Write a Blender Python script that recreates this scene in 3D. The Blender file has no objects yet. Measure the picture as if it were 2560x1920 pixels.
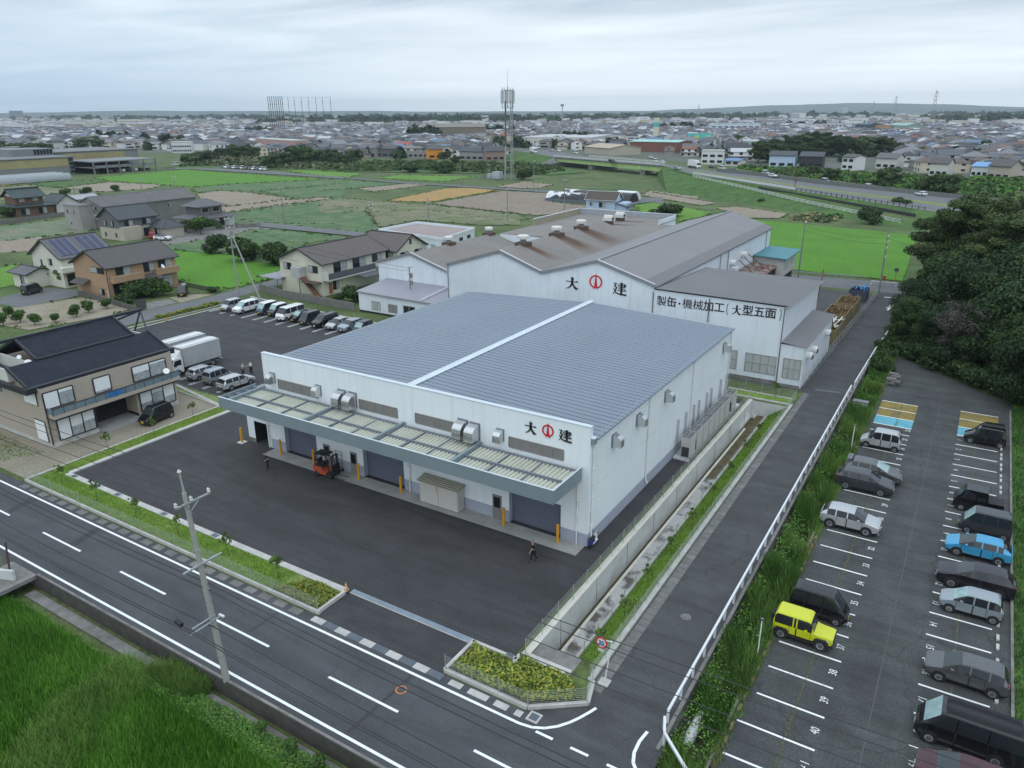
import bpy, bmesh, math, random
import numpy as np
from mathutils import Vector, Matrix
R = random.Random(7)
SC = bpy.context.scene
COL = SC.collection

# ------------------------------------------------------------------ camera
F, PITCH, ROLL, YAW, CAMZ = 1881.6, 0.348416, -0.0045697, -0.555567, 30.0
cp, sp = math.cos(PITCH), math.sin(PITCH)
FW = Vector((math.sin(YAW)*cp, math.cos(YAW)*cp, -sp))
rt0 = Vector((math.cos(YAW), -math.sin(YAW), 0)); up0 = rt0.cross(FW)
RT = rt0*math.cos(ROLL) + up0*math.sin(ROLL)
UP = -rt0*math.sin(ROLL) + up0*math.cos(ROLL)
cam = bpy.data.cameras.new('camera'); camo = bpy.data.objects.new('camera', cam); COL.objects.link(camo)
cam.sensor_fit = 'HORIZONTAL'; cam.sensor_width = 36; cam.lens = 36*F/2560
cam.clip_start = 0.5; cam.clip_end = 40000
m = Matrix((RT, UP, -FW)).transposed().to_4x4(); m.translation = (0, 0, CAMZ)
camo.matrix_world = m
SC.camera = camo

# ------------------------------------------------------------------ sky and sun (overcast)
SUN_EL, SUN_AZ = math.radians(62), math.radians(140)
w = bpy.data.worlds.new('World'); SC.world = w; w.use_nodes = True
nt = w.node_tree; nt.nodes.clear()
def nd(t, **k):
    n = nt.nodes.new(t)
    for a, b in k.items():
        if a == 'inp':
            for i, v in b.items(): n.inputs[i].default_value = v
        else: setattr(n, a, b)
    return n
out = nd('ShaderNodeOutputWorld'); bg = nd('ShaderNodeBackground', inp={1: 0.125})
sky = nd('ShaderNodeTexSky', sky_type='NISHITA', sun_disc=False, sun_elevation=SUN_EL, sun_rotation=SUN_AZ, air_density=1.2, dust_density=2.5)
tc = nd('ShaderNodeTexCoord'); sep = nd('ShaderNodeSeparateXYZ')
nt.links.new(tc.outputs['Generated'], sep.inputs[0])
def mth(op, a, b=None, c=None, clamp=False):
    n = nd('ShaderNodeMath', operation=op, use_clamp=clamp)
    for i, v in enumerate((a, b, c)):
        if v is None: continue
        if isinstance(v, (int, float)): n.inputs[i].default_value = v
        else: nt.links.new(v, n.inputs[i])
    return n.outputs[0]
z = mth('MAXIMUM', sep.outputs[2], 0.0)
zz = mth('ADD', z, 0.045)
comb = nd('ShaderNodeCombineXYZ')
nt.links.new(mth('DIVIDE', sep.outputs[0], zz), comb.inputs[0]); nt.links.new(mth('DIVIDE', sep.outputs[1], zz), comb.inputs[1])
mp = nd('ShaderNodeMapping'); mp.inputs['Rotation'].default_value = (0, 0, 0.7); mp.inputs['Scale'].default_value = (0.8, 1.5, 1)
nt.links.new(comb.outputs[0], mp.inputs[0])
n1 = nd('ShaderNodeTexNoise', inp={'Scale': 0.55, 'Detail': 7.0, 'Roughness': 0.55, 'Distortion': 0.4})
n2 = nd('ShaderNodeTexNoise', inp={'Scale': 0.16, 'Detail': 3.0, 'Roughness': 0.5})
nt.links.new(mp.outputs[0], n1.inputs['Vector']); nt.links.new(comb.outputs[0], n2.inputs['Vector'])
mix = mth('ADD', mth('MULTIPLY', n1.outputs[0], 0.6), mth('MULTIPLY', n2.outputs[0], 0.4))
cr = nd('ShaderNodeValToRGB'); nt.links.new(mix, cr.inputs[0])
e = cr.color_ramp.elements
e[0].position = 0.37; e[0].color = (3.9, 4.95, 6.1, 1)
e[1].position = 0.66; e[1].color = (8.6, 9.5, 10.2, 1)
q = cr.color_ramp.elements.new(0.5); q.color = (5.8, 6.8, 7.8, 1)
# pale band near the horizon, bluer to the west
hz = nd('ShaderNodeMapRange', inp={1: 0.0, 2: 0.16, 3: 1.0, 4: 0.0}); hz.interpolation_type = 'SMOOTHSTEP'
nt.links.new(sep.outputs[2], hz.inputs[0])
west = nd('ShaderNodeMapRange', inp={1: -0.92, 2: -0.55, 3: 0.0, 4: 1.0}); west.interpolation_type = 'SMOOTHSTEP'
nt.links.new(sep.outputs[0], west.inputs[0])
hc = nd('ShaderNodeMix', data_type='RGBA'); nt.links.new(west.outputs[0], hc.inputs[0])
hc.inputs[6].default_value = (5.4, 7.1, 8.8, 1); hc.inputs[7].default_value = (10.2, 11.2, 11.7, 1)
cm = nd('ShaderNodeMix', data_type='RGBA'); nt.links.new(mth('MULTIPLY', hz.outputs[0], 0.85), cm.inputs[0])
nt.links.new(cr.outputs[0], cm.inputs[6]); nt.links.new(hc.outputs[2], cm.inputs[7])
fin = nd('ShaderNodeMix', data_type='RGBA', inp={0: 0.93}); nt.links.new(sky.outputs[0], fin.inputs[6]); nt.links.new(cm.outputs[2], fin.inputs[7])
zb = nd('ShaderNodeMapRange', inp={1: .14, 2: .7, 3: 1.2, 4: 1.95}); nt.links.new(sep.outputs[2], zb.inputs[0])   # overcast: brightest overhead
vs = nd('ShaderNodeVectorMath', operation='SCALE'); nt.links.new(fin.outputs[2], vs.inputs[0]); nt.links.new(zb.outputs[0], vs.inputs['Scale'])
nt.links.new(vs.outputs[0], bg.inputs[0]); nt.links.new(bg.outputs[0], out.inputs[0])
sun = bpy.data.lights.new('sun', 'SUN'); sun.energy = .8; sun.angle = math.radians(85); sun.color = (1, .97, .92)
suno = bpy.data.objects.new('sun', sun); COL.objects.link(suno)
sd = Vector((math.sin(SUN_AZ)*math.cos(SUN_EL), math.cos(SUN_AZ)*math.cos(SUN_EL), math.sin(SUN_EL)))
suno.rotation_euler = sd.to_track_quat('Z', 'Y').to_euler()
SC.view_settings.view_transform = 'Standard'; SC.view_settings.look = 'None'
SC.view_settings.exposure = -0.40; SC.view_settings.gamma = 1.0; SC.view_settings.use_curve_mapping = False
SC.cycles.max_bounces = 5; SC.cycles.diffuse_bounces = 3; SC.cycles.glossy_bounces = 2; SC.cycles.transparent_max_bounces = 6
SC.cycles.volume_bounces = 0

# ------------------------------------------------------------------ surveying: a photo point on the level z
def ray(x, y): return FW*F + RT*(x-1280) - UP*(y-960)
def at(p, z=0.0):
    d = ray(*p); t = (z-CAMZ)/d.z
    return Vector((d.x*t, d.y*t, z))
def hgt(pb, pt):
    b = at(pb); d = ray(*pt); t = math.hypot(b.x, b.y)/math.hypot(d.x, d.y)
    return CAMZ + d.z*t
def win(x0, y0, s): return lambda x, y: (x0+x/s, y0+y/s)
A1, A2, A3 = win(0, 200, 2.572), win(800, 160, 2.572), win(1600, 180, 2.304)
A4, A5, A6, A7, A8 = win(0, 440, 3.16), win(600, 500, 3.16), win(1250, 450, 2.949), win(1900, 450, 2.765), win(0, 700, 3.16)
Z1, Z2, Z3 = win(500, 850, 3.687), win(1000, 950, 3.318), win(1400, 800, 2.766)
Z4, Z5, Z6, Z7, Z8 = win(2000, 950, 3.318), win(1750, 1400, 2.731), win(1050, 1350, 2.765), win(0, 1150, 3.16), win(0, 1400, 2.212)
D = lambda x, y: (x*1.15733, y*1.15733)
def atl(W, pts, z=0.0): return [at(W(*p), z) for p in pts]

# ------------------------------------------------------------------ materials
MATS = {}
def M(name, col, rough=.75, metal=0., var=.12, scale=1.2, fine=0., fscale=40., bump=0., bscale=30., spec=None, coord='pos', second=None, sscale=.15, samt=.5, alpha=None, stripes=None, streak=0., crack=0., obj_var=0., sharp=(.35, .65)):
    if name in MATS: return MATS[name]
    mt = bpy.data.materials.new(name); mt.use_nodes = True
    t = mt.node_tree; b = t.nodes['Principled BSDF']; L = t.links.new
    b.inputs['Roughness'].default_value = rough; b.inputs['Metallic'].default_value = metal
    if spec is not None: b.inputs['Specular IOR Level'].default_value = spec
    if coord == 'pos': src = t.nodes.new('ShaderNodeNewGeometry').outputs['Position']
    else: src = t.nodes.new('ShaderNodeTexCoord').outputs['Object']
    cur = None
    def rgb(c):
        n = t.nodes.new('ShaderNodeRGB'); n.outputs[0].default_value = (*c, 1); return n.outputs[0]
    cur = rgb(col)
    def noise(s, d=4., r=.6):
        n = t.nodes.new('ShaderNodeTexNoise'); n.inputs['Scale'].default_value = s; n.inputs['Detail'].default_value = d; n.inputs['Roughness'].default_value = r
        L(src, n.inputs['Vector']); return n.outputs[0]
    def mixc(f, a, c, typ='MIX'):
        n = t.nodes.new('ShaderNodeMix'); n.data_type = 'RGBA'; n.blend_type = typ
        if isinstance(f, float): n.inputs[0].default_value = f
        else: L(f, n.inputs[0])
        L(a, n.inputs[6]); L(c, n.inputs[7]); return n.outputs[2]
    def rng(v, a, c, lo, hi):
        n = t.nodes.new('ShaderNodeMapRange'); n.inputs[1].default_value = a; n.inputs[2].default_value = c; n.inputs[3].default_value = lo; n.inputs[4].default_value = hi
        L(v, n.inputs[0]); return n.outputs[0]
    if second is not None:
        cur = mixc(rng(noise(sscale, 5., .65), sharp[0], sharp[1], 0., samt), cur, rgb(second))
    def scalec(c, v):
        n = t.nodes.new('ShaderNodeVectorMath'); n.operation = 'SCALE'; L(c, n.inputs[0]); L(v, n.inputs['Scale']); return n.outputs[0]
    if var: cur = scalec(cur, rng(noise(scale), .3, .7, 1-var, 1+var))
    if fine: cur = scalec(cur, rng(noise(fscale, 2., .7), .3, .7, 1-fine, 1+fine))
    if streak:    # rain streaks running down the sheet
        mp_ = t.nodes.new('ShaderNodeMapping'); mp_.inputs['Scale'].default_value = (1.3, 1.3, .07); L(src, mp_.inputs[0]); n = t.nodes.new('ShaderNodeTexNoise'); n.inputs['Scale'].default_value = 1.6; n.inputs['Detail'].default_value = 4; L(mp_.outputs[0], n.inputs['Vector'])
        cur = scalec(cur, rng(n.outputs[0], .5, .75, 1., 1-streak))
    if crack:     # crack lines and sealed joints
        v = t.nodes.new('ShaderNodeTexVoronoi'); v.feature = 'DISTANCE_TO_EDGE'; v.inputs['Scale'].default_value = .14
        mp_ = t.nodes.new('ShaderNodeVectorMath'); mp_.operation = 'ADD'; n = t.nodes.new('ShaderNodeTexNoise'); n.inputs['Scale'].default_value = .8; n.inputs['Detail'].default_value = 5; L(src, n.inputs['Vector']); sc_ = t.nodes.new('ShaderNodeVectorMath'); sc_.operation = 'SCALE'; sc_.inputs['Scale'].default_value = 1.6; L(n.outputs['Color'], sc_.inputs[0]); L(src, mp_.inputs[0]); L(sc_.outputs[0], mp_.inputs[1]); L(mp_.outputs[0], v.inputs['Vector'])
        cur = scalec(cur, rng(v.outputs['Distance'], .0, .010, 1-crack, 1.))
        mq = t.nodes.new('ShaderNodeMapping'); mq.inputs['Scale'].default_value = (.12, .9, 1); mq.inputs['Rotation'].default_value = (0, 0, .25 if crack > .3 else 0); L(src, mq.inputs[0]); n2 = t.nodes.new('ShaderNodeTexNoise'); n2.inputs['Scale'].default_value = .7; n2.inputs['Detail'].default_value = 3; n2.inputs['Distortion'].default_value = 1.2; L(mq.outputs[0], n2.inputs['Vector'])
        cur = scalec(cur, rng(n2.outputs[0], .35, .65, .86, 1.16))
    if stripes:   # (axis, per metre, duty, factor): seams or courses in the sheet itself
        ax, per, duty, fac = stripes
        s = t.nodes.new('ShaderNodeSeparateXYZ'); L(src, s.inputs[0])
        def mm(op, a, v):
            n = t.nodes.new('ShaderNodeMath'); n.operation = op; L(a, n.inputs[0]); n.inputs[1].default_value = v; return n.outputs[0]
        fr = mm('LESS_THAN', mm('FRACT', mm('MULTIPLY', s.outputs[ax], per), 0), duty)
        cur = scalec(cur, rng(fr, 0., 1., 1., fac))
    if obj_var:
        oi = t.nodes.new('ShaderNodeObjectInfo'); cur = scalec(cur, rng(oi.outputs['Random'], 0., 1., 1-obj_var, 1+obj_var))
    L(cur, b.inputs['Base Color'])
    if bump:
        bn = t.nodes.new('ShaderNodeBump'); bn.inputs['Strength'].default_value = bump; bn.inputs['Distance'].default_value = .1
        L(noise(bscale, 3., .6), bn.inputs['Height']); L(bn.outputs[0], b.inputs['Normal'])
    if alpha is not None: b.inputs['Alpha'].default_value = alpha
    MATS[name] = mt
    return mt

# ------------------------------------------------------------------ mesh builder
class MB:
    def __init__(s): s.v = []; s.f = []; s.m = []; s.mats = []
    def mi(s, mat):
        if mat not in s.mats: s.mats.append(mat)
        return s.mats.index(mat)
    def poly(s, pts, mat):
        n = len(s.v); s.v += [tuple(p) for p in pts]; s.f.append(tuple(range(n, n+len(pts)))); s.m.append(s.mi(mat)); return s
    def hexa(s, p, mat):      # 8 points: bottom 4, top 4
        n = len(s.v); s.v += [tuple(q) for q in p]; k = s.mi(mat)
        for f in ((3, 2, 1, 0), (4, 5, 6, 7), (0, 1, 5, 4), (1, 2, 6, 5), (2, 3, 7, 6), (3, 0, 4, 7)):
            s.f.append(tuple(n+i for i in f)); s.m.append(k)
        return s
    def box(s, x0, x1, y0, y1, z0, z1, mat):
        return s.hexa([(x0, y0, z0), (x1, y0, z0), (x1, y1, z0), (x0, y1, z0), (x0, y0, z1), (x1, y0, z1), (x1, y1, z1), (x0, y1, z1)], mat)
    def prism(s, pts, z0, z1, mat, topz=None):
        n = len(s.v); k = s.mi(mat); N = len(pts)
        a = sum(pts[i][0]*pts[(i+1) % N][1]-pts[(i+1) % N][0]*pts[i][1] for i in range(N))
        if a < 0: pts = pts[::-1]
        s.v += [(p[0], p[1], z0) for p in pts] + [(p[0], p[1], z1) for p in pts]
        s.f.append(tuple(n+i for i in range(N))[::-1]); s.m.append(k)
        s.f.append(tuple(n+N+i for i in range(N))); s.m.append(k)
        for i in range(N):
            j = (i+1) % N; s.f.append((n+i, n+j, n+N+j, n+N+i)); s.m.append(k)
        return s
    def slab(s, pts, th, mat):   # 3D polygon thickened downwards
        n = len(s.v); k = s.mi(mat); N = len(pts)
        nz = sum(pts[i][0]*pts[(i+1) % N][1]-pts[(i+1) % N][0]*pts[i][1] for i in range(N))
        if nz < 0: pts = pts[::-1]
        s.v += [(p[0], p[1], p[2]-th) for p in pts] + [tuple(p) for p in pts]
        s.f.append(tuple(n+i for i in range(N))[::-1]); s.m.append(k)
        s.f.append(tuple(n+N+i for i in range(N))); s.m.append(k)
        for i in range(N):
            j = (i+1) % N; s.f.append((n+i, n+j, n+N+j, n+N+i)); s.m.append(k)
        return s
    def bar(s, p, q, wd, ht, mat):
        p, q = Vector(p), Vector(q); d = (q-p)
        if d.length < 1e-6: return s
        d.normalize(); u = Vector((0, 0, 1)) if abs(d.z) < .95 else Vector((1, 0, 0))
        a = d.cross(u).normalized()*wd/2; b = a.cross(d).normalized()*ht/2
        return s.hexa([p-a-b, p+a-b, p+a+b, p-a+b, q-a-b, q+a-b, q+a+b, q-a+b], mat)
    def tube(s, p, q, r0, mat, r1=None, n=8, cap=True):
        r1 = r0 if r1 is None else r1
        p, q = Vector(p), Vector(q); d = (q-p).normalized(); u = Vector((0, 0, 1)) if abs(d.z) < .95 else Vector((1, 0, 0))
        a = d.cross(u).normalized(); b = d.cross(a).normalized(); k = s.mi(mat); o = len(s.v)
        for c, r in ((p, r0), (q, r1)):
            for i in range(n):
                t = 2*math.pi*i/n; s.v.append(tuple(c+a*(r*math.cos(t))+b*(r*math.sin(t))))
        for i in range(n):
            j = (i+1) % n; s.f.append((o+i, o+n+i, o+n+j, o+j)); s.m.append(k)
        if cap:
            s.f.append(tuple(o+i for i in range(n))); s.m.append(k); s.f.append(tuple(o+n+i for i in range(n))[::-1]); s.m.append(k)
        return s
    def pipe(s, pts, r, mat, n=6):
        for a, b in zip(pts[:-1], pts[1:]): s.tube(a, b, r, mat, n=n, cap=True)
        return s
    def lathe(s, prof, mat, cx=0, cy=0, n=16):
        o = len(s.v); k = s.mi(mat)
        for r, zz in prof:
            for i in range(n):
                t = 2*math.pi*i/n; s.v.append((cx+r*math.cos(t), cy+r*math.sin(t), zz))
        for j in range(len(prof)-1):
            for i in range(n):
                i2 = (i+1) % n; s.f.append((o+j*n+i, o+j*n+i2, o+(j+1)*n+i2, o+(j+1)*n+i)); s.m.append(k)
        s.f.append(tuple(o+(len(prof)-1)*n+i for i in range(n))); s.m.append(k)
        return s
    def data(s, name, smooth=None):
        me = bpy.data.meshes.new(name); me.from_pydata(s.v, [], s.f)
        for mt in s.mats: me.materials.append(mt)
        me.polygons.foreach_set('material_index', s.m)
        if smooth is not None:
            me.polygons.foreach_set('use_smooth', [True]*len(s.f)); me.update(); me.set_sharp_from_angle(angle=math.radians(smooth))
        me.update(); return me
    def build(s, name, parent=None, smooth=None, world=True, label=None):
        if parent is not None and world:
            l = parent.matrix_basis.translation if parent.parent is None else (parent.parent.matrix_basis.translation + parent.matrix_basis.translation)
            s.v = [(x-l.x, y-l.y, zz-l.z) for x, y, zz in s.v]
        o = bpy.data.objects.new(name, s.data(name, smooth)); COL.objects.link(o)
        if parent is not None: o.parent = parent
        if label: o['label'] = label
        return o
MB.bl = lambda s, name, parent=None, smooth=None: s.build(name, parent, smooth, False)
def link(name, me, parent=None, loc=None):
    o = bpy.data.objects.new(name, me); COL.objects.link(o); o.parent = parent
    if loc is not None: o.location = loc
    return o
def tag(o, label=None, cat=None, group=None, kind=None):
    if label: o['label'] = label
    if cat: o['category'] = cat
    if group: o['group'] = group
    if kind: o['kind'] = kind
    return o
def thing(name, label, cat, loc=(0, 0, 0), rz=0., group=None):
    o = bpy.data.objects.new(name, None); COL.objects.link(o); o.empty_display_size = .3
    o.location = loc; o.rotation_euler = (0, 0, rz)
    return tag(o, label, cat, group)
def kids(o): return [c for c in COL.objects if c.parent == o]
def dup(root, loc, rz=0., label=None, scale=None):
    r = root.copy(); COL.objects.link(r); r.location = loc; r.rotation_euler = (0, 0, rz)
    if scale: r.scale = scale
    if label: r['label'] = label
    for ch in root.children:
        c = ch.copy(); COL.objects.link(c); c.parent = r
        for g in ch.children:
            d_ = g.copy(); COL.objects.link(d_); d_.parent = c
    return r
def struct(name, mb, label=None, smooth=None):
    o = mb.build(name, smooth=smooth); tag(o, label, None, None, 'structure'); return o
def stuff(name, me, label):
    o = link(name, me); tag(o, label, None, None, 'stuff'); return o
def quads_mesh(name, verts, mat, per=4, mats=None, mi=None):
    """verts: (N,per,3) array -> one mesh of N separate faces"""
    N = len(verts); me = bpy.data.meshes.new(name)
    me.vertices.add(N*per); me.vertices.foreach_set('co', np.asarray(verts, dtype=np.float32).ravel())
    me.loops.add(N*per); me.loops.foreach_set('vertex_index', np.arange(N*per, dtype=np.int32))
    me.polygons.add(N); me.polygons.foreach_set('loop_start', np.arange(0, N*per, per, dtype=np.int32))
    for mt in (mats or [mat]): me.materials.append(mt)
    if mi is not None: me.polygons.foreach_set('material_index', np.asarray(mi, dtype=np.int32))
    me.update(calc_edges=True); me.validate()
    return me
def inside(poly, x, y):
    """vectorised point in polygon"""
    c = np.zeros(len(x), bool); n = len(poly)
    for i in range(n):
        x0, y0 = poly[i][:2]; x1, y1 = poly[(i+1) % n][:2]
        k = ((y0 > y) != (y1 > y)) & (x < (x1-x0)*(y-y0)/((y1-y0) or 1e-9)+x0)
        c ^= k
    return c
def scatter(poly, n, rng):
    xs = [p[0] for p in poly]; ys = [p[1] for p in poly]
    x = rng.uniform(min(xs), max(xs), n); y = rng.uniform(min(ys), max(ys), n); k = inside(poly, x, y)
    return x[k], y[k]
def blades(name, label, poly, n, h, wdt, mats, seed=1, z=0.0, lean=.35, zf=None, hf=None):
    """upright grass blades standing on a patch of ground"""
    rng = np.random.default_rng(seed); x, y = scatter(poly, n, rng); N = len(x)
    a = rng.uniform(0, 2*np.pi, N); hh = h*rng.uniform(.6, 1.3, N)
    if hf is not None: hh = hh*hf(x, y)
    b = rng.uniform(0, 2*np.pi, N); ln = lean*hh*rng.uniform(.3, 1., N)
    zb = np.full(N, z) if zf is None else zf(x, y)
    dx, dy = np.cos(a)*wdt/2*rng.uniform(.6, 1.4, N), np.sin(a)*wdt/2*rng.uniform(.6, 1.4, N)
    tx, ty = x+np.cos(b)*ln, y+np.sin(b)*ln
    V = np.stack([np.stack([x-dx, y-dy, zb], 1), np.stack([x+dx, y+dy, zb], 1), np.stack([tx+dx*.25, ty+dy*.25, zb+hh], 1), np.stack([tx-dx*.25, ty-dy*.25, zb+hh], 1)], 1)
    k = (np.sin(x*.9+1.7*np.sin(y*.5))+np.sin(y*.8+x*.3)+rng.normal(0, .8, N))
    mi = np.digitize(k, np.linspace(-1.2, 1.2, len(mats)-1)) if len(mats) > 1 else np.zeros(N)
    return stuff(name, quads_mesh(name, V, None, mats=mats, mi=mi), label)
def leaf_mesh(name, lobes, n, size, mats, seed=0, flat=0., shell=.7):
    """leaf-sized faces spread through lobes (cx,cy,cz,rx,ry,rz)"""
    rng = np.random.default_rng(seed); out_ = []; mi = []
    vol = np.array([l[3]*l[4]*l[5] for l in lobes])**.67; vol = vol/vol.sum()
    for li, l in enumerate(lobes):
        k = max(6, int(n*vol[li])); d = rng.normal(size=(k, 3)); d /= np.linalg.norm(d, axis=1)[:, None]
        r = rng.uniform(shell, 1.06, k)[:, None]; r[rng.random(k) < .2] *= .7
        c = np.array(l[:3])+d*r*np.array(l[3:6])
        nrm = d+rng.normal(0, .55, (k, 3)); nrm[:, 2] += flat; nrm /= np.linalg.norm(nrm, axis=1)[:, None]
        t = np.cross(nrm, rng.normal(size=(k, 3))); t /= np.linalg.norm(t, axis=1)[:, None]; b = np.cross(nrm, t)
        s = (size*rng.uniform(.55, 1.35, k))[:, None]
        out_.append(np.stack([c-t*s*.5-b*s*.32, c+t*s*.5-b*s*.32, c+t*s*.42+b*s*.36, c-t*s*.42+b*s*.36], 1))
        mi.append(np.clip((rng.normal(.5, .35, k)*len(mats)).astype(int), 0, len(mats)-1))
    return quads_mesh(name, np.concatenate(out_), None, mats=mats, mi=np.concatenate(mi))

# ------------------------------------------------------------------ palette
asph_new = M('fresh asphalt', (.039, .039, .042), .88, var=.16, scale=.5, fine=.3, fscale=9, crack=.12, second=(.050, .049, .051), sscale=.12, samt=.8, bump=.15, bscale=60)
asph_road = M('road asphalt', (.068, .070, .075), .85, var=.10, scale=.4, fine=.28, fscale=12, second=(.056, .058, .063), sscale=.3, samt=.7, crack=.16, bump=.12, bscale=60)
asph_side = M('side road asphalt', (.062, .064, .067), .85, var=.14, scale=.6, fine=.3, fscale=10, second=(.05, .051, .052), sscale=.25, samt=.8, crack=.3)
asph_lot = M('old lot asphalt', (.046, .048, .049), .88, var=.2, scale=.45, fine=.35, fscale=8, second=(.066, .072, .070), sscale=.22, samt=.9, crack=.4)
asph_far = M('grey lane', (.13, .135, .14), .9, var=.12, scale=.3, fine=.15)
patch_dark = M('asphalt patch', (.042, .043, .046), .85, fine=.25, fscale=10)
paint = M('road paint', (.80, .81, .80), .6, var=.07, scale=2., fine=.08, fscale=12)
paint_worn = M('worn paint', (.74, .75, .74), .65, var=.12, scale=3., second=(.30, .31, .31), sscale=5., samt=.8, sharp=(.58, .66))
conc = M('pale concrete', (.50, .49, .46), .85, var=.12, scale=1.5, fine=.12, second=(.36, .35, .32), sscale=.8, samt=.6)
conc_w = M('wall concrete', (.56, .57, .57), .8, var=.08, scale=.7, second=(.40, .38, .33), sscale=.5, samt=.55, sharp=(.5, .7))
conc_d = M('old concrete', (.22, .215, .205), .9, var=.2, scale=1.2, fine=.2, second=(.12, .115, .10), sscale=.9, samt=.8)
conc_apron = M('apron concrete', (.36, .36, .345), .8, var=.12, scale=.8, second=(.27, .27, .26), sscale=.6, samt=.7)
mottle = M('stained slab', (.40, .40, .385), .85, var=.12, scale=1, second=(.10, .085, .075), sscale=.55, samt=1., sharp=(.5, .62))
moss = M('mossy gutter', (.10, .075, .035), .9, var=.4, scale=2., second=(.06, .07, .03), sscale=1.)
lid_d = M('gutter lid', (.15, .147, .14), .85, var=.2, scale=1.5, fine=.2)
steel_gr = M('galvanised grate', (.30, .36, .42), .45, metal=.6, var=.1, stripes=(0, 12, .4, .55))
steel_g2 = M('drain grate', (.16, .19, .22), .5, metal=.5, stripes=(0, 14, .5, .5))
lawn = M('lawn', (.150, .265, .032), .95, var=.25, scale=.9, fine=.3, fscale=14, second=(.19, .22, .06), sscale=.5, samt=.7, bump=.5, bscale=40)
lawn_dry = M('drier lawn', (.20, .21, .065), .95, var=.25, scale=.9, fine=.3, fscale=14, second=(.115, .19, .035), sscale=.5, samt=.7)
soil_t = M('gravelly soil', (.27, .235, .185), .95, var=.18, scale=.5, fine=.3, fscale=6, second=(.20, .19, .13), sscale=.25, samt=.8)
dirt = M('tan dirt', (.29, .245, .19), .95, var=.15, scale=.5, fine=.25, fscale=4, second=(.20, .19, .10), sscale=.2, samt=.55)
grass_base = M('rough grass', (.056, .100, .022), .97, var=.35, scale=.12, fine=.4, fscale=1.6, second=(.105, .125, .045), sscale=.035, samt=.8)
grass_bank = M('bank grass', (.062, .135, .022), .97, var=.35, scale=.3, fine=.4, fscale=2.2, second=(.045, .09, .02), sscale=.12, samt=.9)
rice = M('rice green', (.072, .205, .006), .95, var=.13, scale=.12, fine=.25, fscale=1.8, stripes=(1, .9, .3, .9))
rice_pale = M('paler rice', (.10, .215, .016), .95, var=.13, scale=.1, fine=.2, fscale=1.5, second=(.10, .21, .03), sscale=.06)
soy = M('soy rows', (.052, .128, .032), .95, var=.3, scale=.25, fine=.3, fscale=1.4, second=(.125, .155, .085), sscale=.1, samt=.8)
soy_pale = M('thin crop rows', (.095, .155, .072), .95, var=.18, scale=.35, fine=.25, fscale=1.2, second=(.20, .19, .13), sscale=.08, samt=.8)
crop_mot = M('patchy crop', (.095, .135, .045), .95, var=.25, scale=.2, fine=.3, fscale=1.2, second=(.22, .19, .13), sscale=.07, samt=.9)
soil_tan = M('ploughed tan soil', (.265, .215, .160), .97, var=.1, scale=.15, fine=.22, fscale=1.3, second=(.21, .185, .13), sscale=.05, samt=.6)
soil_brown = M('brown soil', (.215, .175, .135), .97, var=.14, scale=.2, fine=.25, fscale=1.2, second=(.25, .21, .16), sscale=.06)
straw = M('straw field', (.36, .22, .075), .97, var=.12, scale=.2, fine=.25, fscale=1.4, second=(.28, .20, .08), sscale=.05, samt=.6)
mud = M('ditch mud', (.05, .055, .035), .9, var=.3, scale=.8)
town_g = M('town ground', (.12, .12, .115), .95, var=.3, scale=.06, second=(.06, .09, .035), sscale=.03, samt=.8)

# ------------------------------------------------------------------ terrain
g = MB()
xs = [-30000, -200, -18.45, -14.35, -9.15, -6.75, 60, 30000]; ys = [20.40, 27.2, 32.4, 79.4, 104, 30000]
for i in range(len(xs)-1):
    for j in range(len(ys)-1):
        cx, cy = (xs[i]+xs[i+1])/2, (ys[j]+ys[j+1])/2
        if -18.45 < cx < -14.35 and 32.4 < cy < 79.4: continue
        if -9.15 < cx < -6.75 and 20.4 < cy < 104: continue
        g.poly([(xs[i], ys[j], -.03), (xs[i+1], ys[j], -.03), (xs[i+1], ys[j+1], -.03), (xs[i], ys[j+1], -.03)], grass_base)
g.poly([(-30000, -3000, -1.15), (30000, -3000, -1.15), (30000, 20.42, -1.15), (-30000, 20.42, -1.15)], grass_base)
g.poly([(-30000, 20.41, -1.15), (30000, 20.41, -1.15), (30000, 20.41, -.03), (-30000, 20.41, -.03)][::-1], conc_d)
# the weedy ditch beside the parking lot, a trough
g.poly([(-9.15, 20.4, -1.0), (-6.75, 20.4, -1.0), (-6.75, 104, -1.0), (-9.15, 104, -1.0)], mud)
g.poly([(-9.15, 20.4, -1.0), (-9.15, 104, -1.0), (-9.15, 104, -.03), (-9.15, 20.4, -.03)][::-1], conc_d)
g.poly([(-6.75, 20.4, -1.0), (-6.75, 104, -1.0), (-6.75, 104, -.03), (-6.75, 20.4, -.03)], conc_d)
g.poly([(-9.15, 104, -1.0), (-6.75, 104, -1.0), (-6.75, 104, -.03), (-9.15, 104, -.03)][::-1], conc_d)
# grass bank and trough of the drainage channel
g.poly([(-16.45, 32.4, -1.55), (-14.35, 32.4, -.03), (-14.35, 79.4, -.03), (-16.45, 79.4, -1.55)], lawn)
g.poly([(-18.45, 79.4, -2.2), (-14.35, 79.4, -2.2), (-14.35, 79.4, -.03), (-18.45, 79.4, -.03)], conc_w)
g.poly([(-18.45, 32.4, -2.2), (-14.35, 32.4, -2.2), (-14.35, 32.4, -.03), (-18.45, 32.4, -.03)][::-1], conc_w)
struct('ground', g)

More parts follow.
